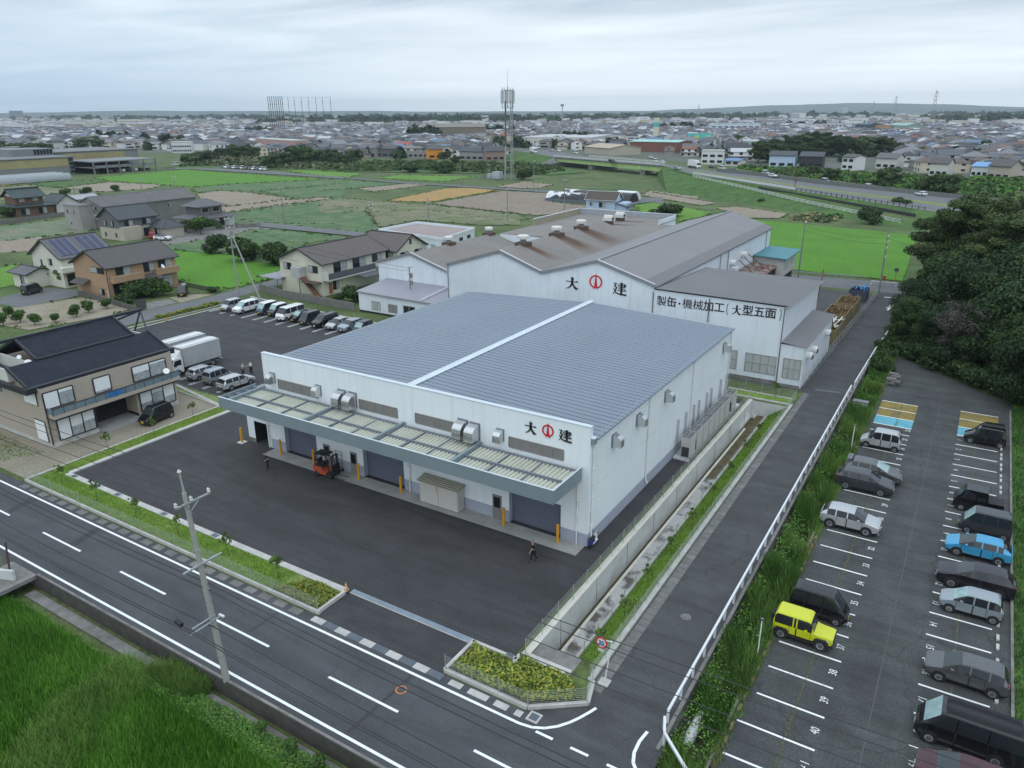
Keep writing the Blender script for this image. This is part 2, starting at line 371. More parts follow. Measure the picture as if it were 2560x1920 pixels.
LAY = {'n': 0}
def sheet(name, pts, mat, z=0.0, label=None):
    if name.split('_')[-1] == 'field' or name == 'garden_soil': LAY['n'] += 1; z = .004*LAY['n']
    elif name == 'farm_road': LAY['r'] = LAY.get('r', 0)+1; z = .2+.004*LAY['r']
    b = MB(); p = [(q[0], q[1], z) for q in pts]
    a = sum(p[i][0]*p[(i+1) % len(p)][1]-p[(i+1) % len(p)][0]*p[i][1] for i in range(len(p)))
    b.poly(p if a > 0 else p[::-1], mat); return struct(name, b, label)
def rect(x0, x1, y0, y1): return [(x0, y0), (x1, y0), (x1, y1), (x0, y1)]

# roads
sheet('main_road', rect(-260, 60, 20.40, 27.25), asph_road, -.006)
sheet('side_road', [(-16.3, 27.25), (-8.9, 27.25), (-9.1, 30), (-9.15, 119), (-8.6, 140), (-6, 153), (-13.2, 153), (-13.2, 142), (-13.05, 90), (-14.0, 84), (-14.0, 30.6), (-13.6, 29.4)], asph_side, -.004)
sheet('cross_road', [(-62, 139.6), (-6, 143.8), (-5, 153.0), (-62, 148.4)], asph_far, -.002)
sheet('old_yard', rect(-33, -13.1, 85, 141), asph_side, -.008)
sheet('side_road_patch', [(-13.05, 86.2), (-10.4, 86.6), (-10.4, 87.0), (-13.05, 86.6)], asph_far, .002)
sheet('west_road', [(-113.5, 50), (-106.6, 50), (-106.6, 79), (-108.2, 90), (-109.5, 108), (-112.6, 132), (-116.5, 132), (-112.8, 96), (-111.6, 80)], asph_far, -.004)
sheet('farm_road', atl(A5, [(160, 178), (985, 262), (985, 298), (560, 255), (150, 215)]), asph_far, -.004)
sheet('house_drive', atl(A4, [(2060, 370), (2212, 385), (2212, 415), (1300, 545), (1200, 560), (1160, 510), (1480, 440)]), conc_d, -.003)
sheet('gravel_drive', atl(A4, [(0, 960), (330, 880), (640, 900), (650, 940), (160, 1040), (0, 1010)]), asph_far, -.003)
sheet('drive_bay', atl(A4, [(1110, 1010), (1330, 970), (1400, 1000), (1180, 1055), (1110, 1050)]), conc_d, -.002)
sheet('car_port_bay', atl(A4, [(1330, 960), (1500, 935), (1690, 935), (1430, 1000)]), dirt, -.002)

# the factory yard
sheet('factory_yard', [(-64.6, 30.2), (-31.6, 30.2), (-31.6, 27.25), (-21.65, 27.25), (-21.65, 30.4), (-18.95, 30.4), (-18.95, 79), (-103.6, 79.6), (-103.6, 60.5), (-79, 49.9), (-66.6, 49.9), (-64.6, 47.8)], asph_new, -.002)
sheet('front_apron', rect(-53.4, -20.7, 41.85, 43.36), conc_apron, .012)
sheet('gravel_lot', [(-92, 27.7), (-66.9, 27.7), (-66.9, 47.6), (-78, 48.6), (-92, 48.6)], soil_t, -.006)
b = MB()   # lawn strips with their kerbs
b.poly([(-66.6, 27.6, .05), (-36, 27.6, .05), (-36, 29.85, .05), (-66.6, 29.85, .05)], lawn)
b.poly([(-36, 27.6, .05), (-31.8, 27.6, .05), (-31.8, 29.85, .05), (-36, 29.85, .05)], lawn_dry)
b.poly([(-66.8, 29.85, .05), (-65.2, 29.85, .05), (-65.2, 47.4, .05), (-66.8, 47.6, .05)], lawn)
b.poly([(-77, 48.7, .05), (-66.8, 47.6, .05), (-65.2, 47.4, .05), (-66.6, 49.3, .05), (-77, 49.4, .05)], lawn)
b.poly([(-21.5, 80.1, .03), (-14.4, 80.1, .03), (-14.4, 81.7, .03), (-21.5, 81.7, .03)], lawn)
struct('lawn', b)
b = MB()
b.box(-64.95, -31.7, 29.86, 30.36, -.02, .10, conc); b.box(-65.15, -64.65, 30.36, 47.6, -.02, .10, conc)
b.bar((-65.0, 47.5, .05), (-77.0, 49.55, .05), .4, .1, conc)
b.box(-67.0, -66.8, 27.7, 47.7, -.02, .12, conc); b.bar((-66.9, 47.7, .05), (-78, 48.7, .05), .15, .12, conc)
b.box(-66.7, -31.5, 27.38, 27.56, -.02, .22, conc); b.box(-31.75, -31.55, 27.56, 30.2, -.02, .24, conc)
b.box(-31.55, -21.75, 30.14, 30.20, -.02, .012, conc)
# planter kerbs in the south-east corner
for p, q in (((-21.62, 27.45), (-21.62, 30.38)), ((-21.62, 30.3), (-18.6, 30.3)), ((-18.6, 29.9), (-18.6, 30.8)), ((-18.6, 30.72), (-15.65, 30.72)), ((-16.15, 27.45), (-13.55, 29.4)), ((-21.62, 27.45), (-16.15, 27.45)), ((-13.55, 29.4), (-14.0, 31.0))):
    b.bar((*p, .08), (*q, .08), .22, .22, conc)
b.box(-14.35, -14.05, 31, 80, -.03, .16, conc); b.box(-105.0, -104.8, 60.5, 79, -.02, .1, conc)
b.box(-103.9, -103.6, 60.6, 79.4, -.02, .012, conc)
b.box(-21.6, -14.4, 81.7, 81.9, -.02, .14, conc); b.box(-21.6, -14.4, 79.85, 80.1, -.02, .12, conc)
struct('kerb', b)
b = MB()   # drain lids, grates, sump
x = -66.2
while x < -33:
    b.box(x, x+.92, 26.66, 27.2, -.01, .012, lid_d if R.random() < .55 else conc_d)
    x += 1.42
x = -31.6; i = 0
while x < -22:
    b.box(x, x+.98, 26.72, 27.2, -.01, .012, steel_g2 if i % 2 else conc); x += 1.02; i += 1
for xx, n_ in ((-20.9, 2), (-19.6, 3), (-17.9, 2), (-16.6, 1)):
    b.box(xx, xx+.42*n_, 26.70, 27.12, -.01, .012, conc)
b.box(-15.9, -15.2, 26.75, 27.45, -.01, .02, conc); b.box(-15.78, -15.32, 26.87, 27.33, -.01, .028, steel_g2)
y = 30.5
while y < 84:
    b.box(-13.95, -13.30, y, y+.62, -.01, .012, lid_d if R.random() < .75 else conc_d); y += .66
b.box(-31.5, -21.72, 30.22, 30.60, -.01, .008, steel_gr)
for xx in (-63.8, -60.5, -57.4, -51.2, -45.0, -38.7): b.box(xx-.3, xx+.3, 29.9, 30.3, .09, .106, steel_g2)
b.box(-19.3, -18.8, 30.22, 30.5, .05, .2, steel_g2)
struct('drain_covers', b)

# painted markings of the roads
b = MB()
def line(p, q, wd=.15, z=.004, mat=paint):
    p, q = Vector((*p, z)), Vector((*q, z)); d = (q-p).normalized(); n_ = Vector((-d.y, d.x, 0))*wd/2
    b.poly([p-n_, q-n_, q+n_, p+n_], mat)
line((-260, 20.95), (60, 20.95), .17); line((-260, 26.34), (-16.0, 26.34), .17)
for k in range(-20, 6): line((-21.9+k*9.93+.0, 23.65), (-26.95+k*9.93, 23.65), .16)
for k in range(8): line((-15.0+2*k, 26.32), (-14.0+2*k, 26.32), .16)
pts = [(-16.0, 26.34), (-15.3, 26.45), (-14.7, 26.75), (-14.2, 27.2), (-13.8, 27.75), (-13.5, 28.3), (-13.2, 29.0), (-13.05, 29.4)]
for p, q in zip(pts[:-1], pts[1:]): line(p, q, .17)
pts = [(-10.1, 29.3), (-10.2, 28.5), (-10.15, 27.7), (-9.95, 27.1), (-9.6, 26.7), (-9, 26.45), (-8, 26.34)]
for p, q in zip(pts[:-1], pts[1:]): line(p, q, .17)
line((-8, 26.34), (60, 26.34), .17)
line((-12.2, 139.5), (-9.2, 140.1), .45, .004, paint_worn)
for xx, y0, y1 in ((-62.6, 23.9, 26.2), (-53.4, 23.7, 26.2)):
    b.poly([(xx, y0, .002), (xx+.7, y0, .002), (xx+.1, y1, .002), (xx-.6, y1, .002)], patch_dark)
struct('road_markings', b)
# strips of newer asphalt and seams
b = MB()
b.poly([(-34.0, 24.0, .0), (-33.86, 24.0, .0), (-33.86, 26.2, .0), (-34.0, 26.2, .0)], patch_dark)
b.poly([(-23.3, 21.2, .0), (-23.1, 21.2, .0), (-22.9, 26.2, .0), (-23.1, 26.2, .0)], patch_dark)
b.lathe([(0.34, .0), (.34, .004)], lid_d, -11.6, 39.3, 20); b.lathe([(.33, .0), (.33, .004)], M('orange cover', (.5, .17, .05), .7), -22.8, 25.0, 18); b.lathe([(.25, .0), (.25, .006)], asph_road, -22.8, 25.0, 18)
struct('road_patches', b)

# parking lot to the east
sheet('parking_lot', [(-6.75, 20.4), (5.9, 20.4), (5.9, 90.2), (6.1, 92.3), (-6.65, 105), (-6.75, 104)], asph_lot, -.004)
b = MB()
yl = [32.5+2.5*k for k in range(19)]
for i, y in enumerate(yl):
    b.poly([(-6.42 if y < 34 else -6.05, y-.065, .002), (-2.55, y-.065, .002), (-2.55, y+.065, .002), (-6.42 if y < 34 else -6.05, y+.065, .002)], paint_worn if i % 3 == 2 else paint)
line((-6.4, 30.0), (-2.5, 30.05), .13, .002)
yl2 = [40.35+2.49*k for k in range(-4, 17)]
for i, y in enumerate(yl2):
    b.poly([(1.4, y-.065, .002), (4.8, y-.0, .002), (4.8, y+.13, .002), (1.4, y+.065, .002)], paint_worn if i % 4 == 1 else paint)
yb = M('faded yellow paint', (.24, .175, .035), .8, var=.2, scale=1.2, second=(.12, .11, .06), sscale=.8, samt=.7, sharp=(.42, .62))
bb = M('light blue paint', (.11, .36, .45), .7, var=.12, scale=1.5, second=(.08, .18, .2), sscale=.9, samt=.6, sharp=(.5, .7))
for x0, x1, y0 in ((-6.05, -2.55, 79.35), (1.4, 4.8, 80.2)):
    for k, c in enumerate((bb, yb, yb)):
        b.poly([(x0, y0+2.42*k+.1, .0), (x1, y0+2.42*k+.1, .0), (x1, y0+2.42*k+2.42, .0), (x0, y0+2.42*k+2.42, .0)], c)
    for k in range(4): b.poly([(x0, y0+2.42*k, .004), (x1, y0+2.42*k, .004), (x1, y0+2.42*k+.13, .004), (x0, y0+2.42*k+.13, .004)], paint)
struct('parking_markings', b)
b = MB()   # seams with weeds, leaf litter
seam = M('weedy seam', (.085, .085, .045), .95, var=.4, scale=2.)
for xx in (-4.0, 3.0): b.poly([(xx-.04, 21, -.001), (xx+.04, 21, -.001), (xx+.04, 88, -.001), (xx-.04, 88, -.001)], seam)
b.poly([(-.52, 21, -.001), (-.46, 21, -.001), (-.56, 100, -.001), (-.62, 100, -.001)], M('seam', (.085, .087, .085), .9))
struct('lot_seams', b)

def text_mesh(txt, size, thick, mat, offset=0.0, sx=1.0):
    cu = bpy.data.curves.new('text', 'FONT'); cu.body = txt; cu.size = size; cu.extrude = thick; cu.align_x = 'CENTER'; cu.align_y = 'CENTER'; cu.offset = offset
    cu.resolution_u = 3
    o = bpy.data.objects.new('text', cu); COL.objects.link(o)
    dg = bpy.context.evaluated_depsgraph_get(); me = bpy.data.meshes.new_from_object(o.evaluated_get(dg))
    bpy.data.objects.remove(o); me.materials.clear(); me.materials.append(mat)
    if sx != 1.0:
        for v in me.vertices: v.co.x *= sx
    return me
def join_text(name, items):
    v = []; f = []; mats = []; mi = []
    for me, M4 in items:
        n = len(v); v += [tuple(M4 @ x.co) for x in me.vertices]
        for p in me.polygons: f.append(tuple(n+i for i in p.vertices))
    nm = bpy.data.meshes.new(name); nm.from_pydata(v, [], f); nm.materials.append(items[0][0].materials[0]); nm.update(); return nm
its = []
for n_ in range(22, 43):
    its.append((text_mesh(str(n_), .62, .001, paint_worn, .0, 1.0), Matrix.Translation((-2.78, 31.35+(41-n_)*2.5, .006)) @ Matrix.Rotation(math.pi/2, 4, 'Z') @ Matrix.Diagonal((.8, 1.0, 1, 1))))
for n_ in range(1, 21):
    its.append((text_mesh(str(n_), .62, .001, paint_worn, .0, 1.0), Matrix.Translation((1.68, 49.1+(13-n_)*2.49, .006)) @ Matrix.Rotation(-math.pi/2, 4, 'Z') @ Matrix.Diagonal((.8, 1.0, 1, 1))))
o = link('stall_numbers', join_text('stall_numbers', its)); tag(o, kind='structure')
its = []
for ch, p in (('止', (948, 842)), ('ま', (918, 865)), ('れ', (890, 890))):
    q = at(A7(*p)); its.append((text_mesh(ch, 1.1, .001, paint_worn, .03), Matrix.Translation((q.x, q.y, .006)) @ Matrix.Rotation(-.05, 4, 'Z') @ Matrix.Diagonal((1.1, 2.6, 1, 1))))
o = link('stop_lettering', join_text('stop_lettering', its)); tag(o, kind='structure')
# wheel stops at the heads of the stalls
ws = MB().box(-.08, .08, -.28, .28, 0, .11, M('terracotta block', (.26, .16, .11), .9, var=.2, scale=3)).data('parking_block')
ws2 = MB().box(-.08, .08, -.28, .28, 0, .11, conc).data('parking_block')
for k, n_ in enumerate(list(range(24, 42))):
    y = 31.35+(41-n_)*2.5
    for s_, wd_ in ((-.5, 'south'), (.5, 'north')):
        o = link('parking_block', ws, None, (-6.52, y+s_, 0)); tag(o, f'brown {wd_} block heading stall {n_} by the weeds', 'parking block', 'parking blocks heading the stalls')
for n_ in range(1, 20):
    y = 49.1+(13-n_)*2.49
    for s_, wd_ in ((-.5, 'south'), (.5, 'north')):
        o = link('parking_block', ws2, None, (5.1, y+s_, 0)); tag(o, f'pale {wd_} block heading stall {n_} by the grass', 'parking block', 'parking blocks heading the stalls')
b = MB(); b.box(5.75, 5.9, 21, 90, -.03, .14, conc_d); b.box(-6.85, -6.7, 21, 92, -.03, .1, conc_d); struct('lot_kerb', b)

# the drainage channel
b = MB()
b.box(-18.55, -18.2, 31.0, 79.3, -2.2, .05, conc_w)                 # retaining wall
b.box(-18.6, -18.15, 31.0, 79.3, .05, .12, M('wall coping', (.60, .575, .50), .85, var=.1))
for y in np.arange(35, 79, 5.2): b.box(-18.21, -18.19, y, y+.05, -2.0, .05, moss)
struct('retaining_wall', b)
b = MB()
b.poly([(-18.2, 32.4, -2.1), (-17.75, 32.4, -2.1), (-17.75, 79.4, -2.1), (-18.2, 79.4, -2.1)], moss)
b.box(-17.75, -17.55, 32.4, 75, -2.2, -1.62, M('coping pale', (.56, .54, .47), .85, var=.12, scale=2))
b.poly([(-17.55, 32.4, -1.66), (-16.55, 32.4, -1.66), (-16.55, 62, -1.66), (-17.55, 62, -1.66)], mottle)
b.poly([(-17.55, 62, -1.66), (-16.55, 62, -1.66), (-16.55, 79.4, -1.66), (-17.55, 79.4, -1.66)], moss)
b.box(-16.6, -16.42, 32.4, 79.4, -1.8, -1.42, conc)
struct('drain_channel', b)
b = MB(); b.box(-18.6, -15.4, 30.85, 31.15, -.03, .14, conc); b.box(-18.6, -15.4, 31.15, 32.4, -.03, -.008, conc_d); struct('channel_headwall', b)
# south side of the road: ledge above the paddy
b = MB(); b.box(-51.4, 60, 19.35, 20.05, -1.16, -1.02, conc_d); b.box(-51.4, 60, 20.40, 20.55, -.05, .02, conc_d); b.box(-51.4, 60, 20.34, 20.399, -1.2, .0, M('dark stained wall', (.06, .057, .05), .9, var=.25, scale=1.5))
b.box(-54.6, -51.4, 17.2, 20.5, -.30, -.02, conc_d); struct('roadside_ledge', b)

# ------------------------------------------------------------------ fields (each a sheet of its own)
FZ = 0.0
EDGES = []
def field(name, W, pts, mat, z=FZ, lab=None): EDGES.extend((at(W(*p)), at(W(*q))) for p, q in zip(pts, pts[1:]+pts[:1]) if not (p[0] == q[0] and p[0] in (0, 2212))); sheet(name, atl(W, pts), mat, z, lab)
field('rice_field', A1, [(600, 628), (1190, 574), (1420, 592), (2080, 640), (1480, 668), (1230, 688), (1060, 675), (700, 650)], rice)
field('rice_field', A1, [(1740, 568), (2212, 584), (2212, 628), (2080, 622)], rice_pale)
field('crop_field', A1, [(1240, 690), (1480, 672), (2100, 640), (2212, 632), (2212, 665), (1640, 716), (1420, 708), (1250, 728)], soy)
field('soil_field', A1, [(1255, 735), (1400, 712), (1570, 722), (1880, 762), (1520, 808), (1330, 800)], soil_tan)
field('soil_field', A1, [(1400, 818), (1540, 808), (2060, 755), (2150, 765), (1440, 852)], soil_tan)
field('crop_field', A1, [(1470, 856), (2212, 752), (2212, 926), (1490, 926)], soy)
field('crop_field', A1, [(1660, 716), (2212, 668), (2212, 748), (2160, 752), (1880, 758)], soy)
field('crop_field', A1, [(190, 672), (420, 640), (690, 656), (390, 690)], grass_bank)
field('soil_field', A1, [(395, 694), (700, 657), (1060, 675), (960, 700), (640, 720)], soil_tan)
field('soil_field', A1, [(0, 652), (190, 655), (0, 684)], straw)
field('crop_field', A1, [(0, 692), (180, 676), (640, 722), (620, 760), (300, 790), (0, 770)], crop_mot)
field('crop_field', A4, [(0, 400), (700, 320), (720, 440), (0, 520)], soy_pale)
field('soil_field', A4, [(0, 520), (330, 480), (320, 590), (0, 610)], soil_tan)
field('rice_field', A4, [(0, 730), (150, 690), (200, 850), (0, 885)], rice_pale)
field('garden_soil', A4, [(0, 1040), (160, 1040), (640, 960), (1050, 1040), (900, 1100), (230, 1220), (0, 1180)], dirt)
field('rice_field', A4, [(1270, 580), (2212, 660), (2212, 800), (1700, 912), (1370, 810)], rice)
field('crop_field', A4, [(1300, 550), (2212, 415), (2212, 655), (1270, 578)], soy)
field('rice_field', A5, [(0, 490), (360, 500), (370, 560), (190, 600), (0, 690)], rice)
field('crop_field', A5, [(0, 258), (160, 226), (880, 300), (600, 330), (380, 400), (360, 500), (0, 488)], soy)
field('crop_field', A5, [(0, 100), (500, 35), (985, 70), (1100, 230), (985, 260), (160, 176), (0, 160)], soy)
field('soil_field', A5, [(0, 40), (330, 0), (600, 0), (0, 78)], soil_tan)
field('rice_field', A2, [(370, 735), (490, 714), (1010, 726), (780, 757)], rice_pale)
field('rice_field', A2, [(0, 690), (285, 705), (180, 730), (0, 720)], rice_pale)
field('crop_field', A2, [(0, 742), (360, 760), (530, 772), (300, 792), (0, 816)], soy)
field('soil_field', A2, [(232, 802), (560, 770), (730, 776), (340, 822)], soil_tan)
field('straw_field', A2, [(430, 880), (800, 803), (940, 797), (1150, 812), (700, 890)], straw)
field('soil_field', A2, [(715, 900), (1170, 818), (1500, 832), (1490, 890), (1740, 918), (1740, 945), (1390, 975)], soil_brown)
field('crop_field', A2, [(0, 880), (200, 866), (420, 890), (700, 906), (1380, 990), (1200, 1010), (700, 940), (0, 960)], crop_mot)
field('crop_field', A5, [(1000, 60), (1420, 30), (2212, 120), (2212, 200), (1900, 200), (1400, 160), (1100, 220)], crop_mot)
field('soil_field', A2, [(1130, 792), (1310, 756), (1500, 776), (1400, 803)], soil_tan)
sheet('rice_field', [(-66, 156), (-11, 154.5), (-11.5, 170), (-14, 216), (-66, 226)], rice)
field('rice_field', A6, [(985, 190), (1130, 165), (1560, 240), (1500, 270), (1310, 310), (1300, 262), (1040, 240)], rice_pale)
field('soil_field', A6, [(1035, 110), (1110, 80), (1480, 128), (1450, 145), (1130, 90)], soil_tan)
field('soil_field', A6, [(1010, 108), (1120, 92), (1600, 172), (1480, 190)], soil_tan)
field('soil_field', A3, [(440, 785), (560, 778), (850, 818), (800, 845), (600, 842)], soil_tan)
sheet('farm_road', atl(A2, [(100, 730), (460, 765), (1480, 830), (2212, 900), (2212, 885), (1480, 818), (460, 757), (100, 724)]), asph_far, .006)
sheet('farm_road', atl(A2, [(1960, 868), (2200, 860), (2212, 880), (2010, 905), (1860, 900)]), asph_far, .004)
sheet('farm_road', atl(A1, [(1040, 580), (1200, 560), (1430, 572), (1760, 592), (2212, 628), (2212, 638), (1700, 604), (1200, 574)]), asph_far, .006)
sheet('paddy', [(-120, -40), (60, -40), (60, 18.6), (-48.6, 18.6), (-54, 17)], M('paddy mud', (.06, .17, .010), .95, var=.3, scale=.5, second=(.08, .20, .02), sscale=.3), -1.10)
# the far ground under the town
sheet('town_ground', [(-6000, -200), (-560, 372), (-420, 392), (-300, 415), (-232, 432), (-215, 470), (-120, 455), (30, 405), (5000, 900), (9000, 12000), (-9000, 12000)], town_g, .012)

# ------------------------------------------------------------------ embankment with the trunk road
def P3(W, x, y, z): return at(W(x, y), z)
toe = [P3(A2, 2160, 705, 0), P3(A3, 150, 690, 0), P3(A3, 500, 745, 0), P3(A3, 900, 808, 0), P3(A3, 1500, 892, 0)]
fen = [P3(A2, 2200, 672, 4.6), P3(A3, 305, 606, 4.2), P3(A3, 600, 672, 3.0), P3(A3, 900, 745, 1.8), P3(A3, 1500, 872, .25)]
rn = [P3(A2, 2212, 655, 5.1), P3(A3, 305, 590, 5.0), P3(A3, 600, 636, 4.6), P3(A3, 900, 684, 4.0), P3(A3, 1640, 796, 2.4)]
rf = [P3(A2, 2212, 640, 5.1), P3(A3, 430, 572, 5.0), P3(A3, 750, 606, 4.6), P3(A3, 1000, 642, 4.0), P3(A3, 1700, 716, 2.4)]
for L_ in (toe, fen, rn, rf): q = L_[-1]+(L_[-1]-L_[-2])*.7; q.z = max(q.z, .05); L_.append(q)
m0 = [a.lerp(c, .40) for a, c in zip(rn, rf)]; m1 = [a.lerp(c, .56) for a, c in zip(rn, rf)]
fb = [p+Vector((6, 10, -p.z)) for p in rf]
b = MB()
path_in = [a.lerp(c, .22) for a, c in zip(fen, rn)]
dip = [a.lerp(c, .6)-Vector((0, 0, .5)) for a, c in zip(fen, rn)]
for A_, B_, mt in ((toe, fen, grass_bank), (fen, path_in, grass_bank), (path_in, dip, grass_base), (dip, rn, grass_bank), (rn, m0, asph_far), (m0, m1, lawn_dry), (m1, rf, asph_far), (rf, fb, grass_base)):
    for i in range(5): b.poly([A_[i], A_[i+1], B_[i+1], B_[i]], mt)
b.poly([toe[0], fen[0], path_in[0], dip[0], rn[0], m0[0], m1[0], rf[0], fb[0]][::-1], grass_bank)
struct('embankment', b)
# bridge deck and the road beyond it
wl = [P3(A2, 1505, 598, 5.1), P3(A2, 1260, 556, 5.1)]; wr = [P3(A2, 1730, 598, 5.1), P3(A2, 1500, 556, 5.1)]
b = MB()
b.poly([wl[0], wr[0], wr[1], wl[1]], asph_far)
toe2 = [p+Vector((-7, -9, -5.1)) for p in wl]; toe3 = [p+Vector((7, 9, -5.1)) for p in wr]
b.poly([toe2[0], wl[0], wl[1], toe2[1]], grass_bank); b.poly([wr[0], toe3[0], toe3[1], wr[1]], grass_bank); b.poly([toe2[0], toe3[0], wr[0], wl[0]], conc_d)
struct('approach_road', b)
t = thing('road_bridge', 'grey road bridge on a pale green girder over the river', 'bridge', rn[0])
gm = M('pale green girder', (.36, .52, .20), .6, var=.08, scale=.3); gd = M('girder flange', (.50, .56, .36), .6)
NB0, NB1, FB0, FB1 = wl[0], rn[0], wr[0], rf[0]
MB().slab([NB0, NB1, FB1, FB0], .5, asph_far).build('deck', t)
g2 = MB()
dn = (NB1-NB0); 
g2.hexa([NB0+Vector((.2, .6, -2.4)), NB1+Vector((.2, .6, -2.9)), NB1+Vector((.5, 1., -2.9)), NB0+Vector((.5, 1., -2.4)), NB0+Vector((.2, .6, -.5)), NB1+Vector((.2, .6, -.5)), NB1+Vector((.5, 1., -.5)), NB0+Vector((.5, 1., -.5))], gm)
for k in range(1, 16):
    p = NB0.lerp(NB1, k/16); g2.bar(p+Vector((.1, .5, -2.4)), p+Vector((.1, .5, -.5)), .25, .25, gd)
g2.build('girder', t)
rl = MB(); wh = M('white rail', (.72, .73, .72), .5); 
for a_, c_ in ((NB0, NB1), (FB0, FB1)):
    for hh in (.55, 1.0): rl.bar(a_+Vector((0, 0, hh)), c_+Vector((0, 0, hh)), .12, .14, wh)
    for k in range(0, 41):
        p = a_.lerp(c_, k/40); rl.bar(p, p+Vector((0, 0, 1.0)), .12, .12, wh)
rl.build('railing', t)
for k in (.33, .8):
    p = NB0.lerp(NB1, k); q_ = FB0.lerp(FB1, k); MB().slab([p+Vector((1, 1, -2.9)), p+Vector((4, -1, -2.9)), q_+Vector((4, -1, -2.9)), q_+Vector((1, 1, -2.9))], 3, conc_d).build('pier', t)
# low reeds and dark river ground between town and fields
sheet('river_bank', atl(A1, [(1050, 566), (1200, 520), (2212, 520), (2212, 584)]), grass_bank, .22)
sheet('river_bank', atl(A2, [(0, 620), (900, 628), (1500, 625), (1560, 660), (1700, 700), (1500, 715), (0, 690)]), grass_bank, .225)

# ------------------------------------------------------------------ the new factory
clad = M('white cladding', (.77, .81, .84), .5, streak=.07, var=.03, scale=.25, stripes=(0, 1.02, .025, .90))
clad_y = M('white cladding side', (.77, .81, .84), .5, streak=.07, var=.03, scale=.25, stripes=(1, 1.02, .025, .90))
plinth = M('lilac grey plinth', (.36, .385, .46), .7, var=.05)
roof_b = M('blue grey roof sheet', (.19, .228, .28), .5, metal=.15, var=.05, scale=.12, second=(.205, .24, .285), sscale=.25, samt=.8)
flash = M('pale flashing', (.60, .66, .70), .45, metal=.2, var=.05)
can_g = M('grey canopy steel', (.235, .285, .315), .5, metal=.2, var=.05, scale=.6)
can_d = M('canopy gutter steel', (.20, .225, .26), .5, metal=.25, var=.06)
can_s = M('cream canopy sheet', (.50, .51, .43), .55, var=.08, scale=.5)
shut = M('slate shutter', (.125, .14, .185), .5, var=.06, stripes=(2, 9, .18, .82))
brown_w = M('brown louvre glass', (.20, .19, .18), .35, var=.08, scale=.6)
brown_f = M('brown frame', (.23, .215, .205), .5)
stain = M('stainless hood', (.60, .60, .60), .22, metal=.9, var=.05)
pvc = M('white pvc', (.72, .72, .70), .45)
glass_d = M('dark glass', (.018, .024, .028), .08, var=.1)
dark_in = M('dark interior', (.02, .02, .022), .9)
ink = M('black sign', (.012, .012, .014), .5); red_s = M('red emblem', (.55, .012, .025), .45)
yel = M('yellow bollard', (.62, .29, .012), .5, var=.06)
nf = thing('factory_hall', 'new white factory with blue grey folded roof and a long grey canopy', 'factory', (-37.1, 43.36, 0))
XL, XR, YF, YB = -53.7, -20.52, 43.36, 77.0
b = MB()     # walls with openings on the front
ops = [(-51.8, -47.7, 2.75), (-42.1, -37.6, 2.85), (-27.22, -22.74, 2.8)]
edges = [XL] + [v for o_ in ops for v in o_[:2]] + [XR]
for i in range(0, len(edges), 2):
    b.poly([(edges[i], YF, 1.0), (edges[i+1], YF, 1.0), (edges[i+1], YF, 9.42), (edges[i], YF, 9.42)], clad)
    b.poly([(edges[i], YF+.0, 0), (edges[i+1], YF, 0), (edges[i+1], YF, 1.0), (edges[i], YF, 1.0)], plinth)
for x0, x1, h in ops:
    b.poly([(x0, YF, h), (x1, YF, h), (x1, YF, 9.42), (x0, YF, 9.42)], clad)
    b.poly([(x0, YF, 0), (x0, YF, h), (x0, YF+.6, h), (x0, YF+.6, 0)][::-1], plinth); b.poly([(x1, YF, 0), (x1, YF, h), (x1, YF+.6, h), (x1, YF+.6, 0)], plinth)
    b.poly([(x0, YF, h), (x1, YF, h), (x1, YF+.6, h), (x0, YF+.6, h)][::-1], clad)
b.poly([(XR, YF, 1.0), (XR, YB, 1.0), (XR, YB, 8.55), (XR, YF, 8.55)], clad_y)
b.poly([(XR, YF, 0), (XR, YB, 0), (XR, YB, 1.0), (XR, YF, 1.0)], plinth)
b.poly([(XL, YF, 0), (XL, YB, 0), (XL, YB, 8.55), (XL, YF, 8.55)][::-1], clad_y)
b.poly([(XR, YB, 0), (XL, YB, 0), (XL, YB, 8.55), (-37.1, YB, 9.2), (XR, YB, 8.55)], clad)
b.box(XL, XR, YF+.35, YF+.36, 8.0, 9.42, clad); b.box(XL-.02, XR+.02, YF-.03, YF+.38, 9.42, 9.50, flash)
b.poly([(XL, YF, 8.4), (XL, YF+.36, 8.4), (XL, YF+.36, 9.42), (XL, YF, 9.42)][::-1], clad); b.poly([(XR, YF, 8.4), (XR, YF+.36, 8.4), (XR, YF+.36, 9.42), (XR, YF, 9.42)], clad)
b.box(XR, XR+.012, YF+.0, YB, 4.55, 4.585, flash)
b.build('wall', nf)
b = MB()     # folded plate roof, ribs run from ridge to eaves
P_ = .66
ny = int((YB+.3-(YF+.4))/P_)
for s_, xe in ((1, XR+.35), (-1, XL-.35)):
    for k in range(ny):
        y0 = YF+.42+k*P_
        prof = [(y0, .0), (y0+.06, .0), (y0+.08, .09), (y0+.62, .09), (y0+P_, .0)]
        for (ya, za), (yb_, zb) in zip(prof[:-1], prof[1:]):
            q_ = [(-37.1, ya, 9.10+za), (xe, ya, 8.42+za), (xe, yb_, 8.42+zb), (-37.1, yb_, 9.10+zb)]
            b.poly(q_ if s_ > 0 else q_[::-1], roof_b)
        e_ = [(xe, y0+.06, 8.42), (xe, y0+.08, 8.51), (xe, y0+.62, 8.51), (xe, y0+.66, 8.42)]
        b.poly(e_[::-1] if s_ > 0 else e_, can_d)
rf_ = b.build('roof', nf)
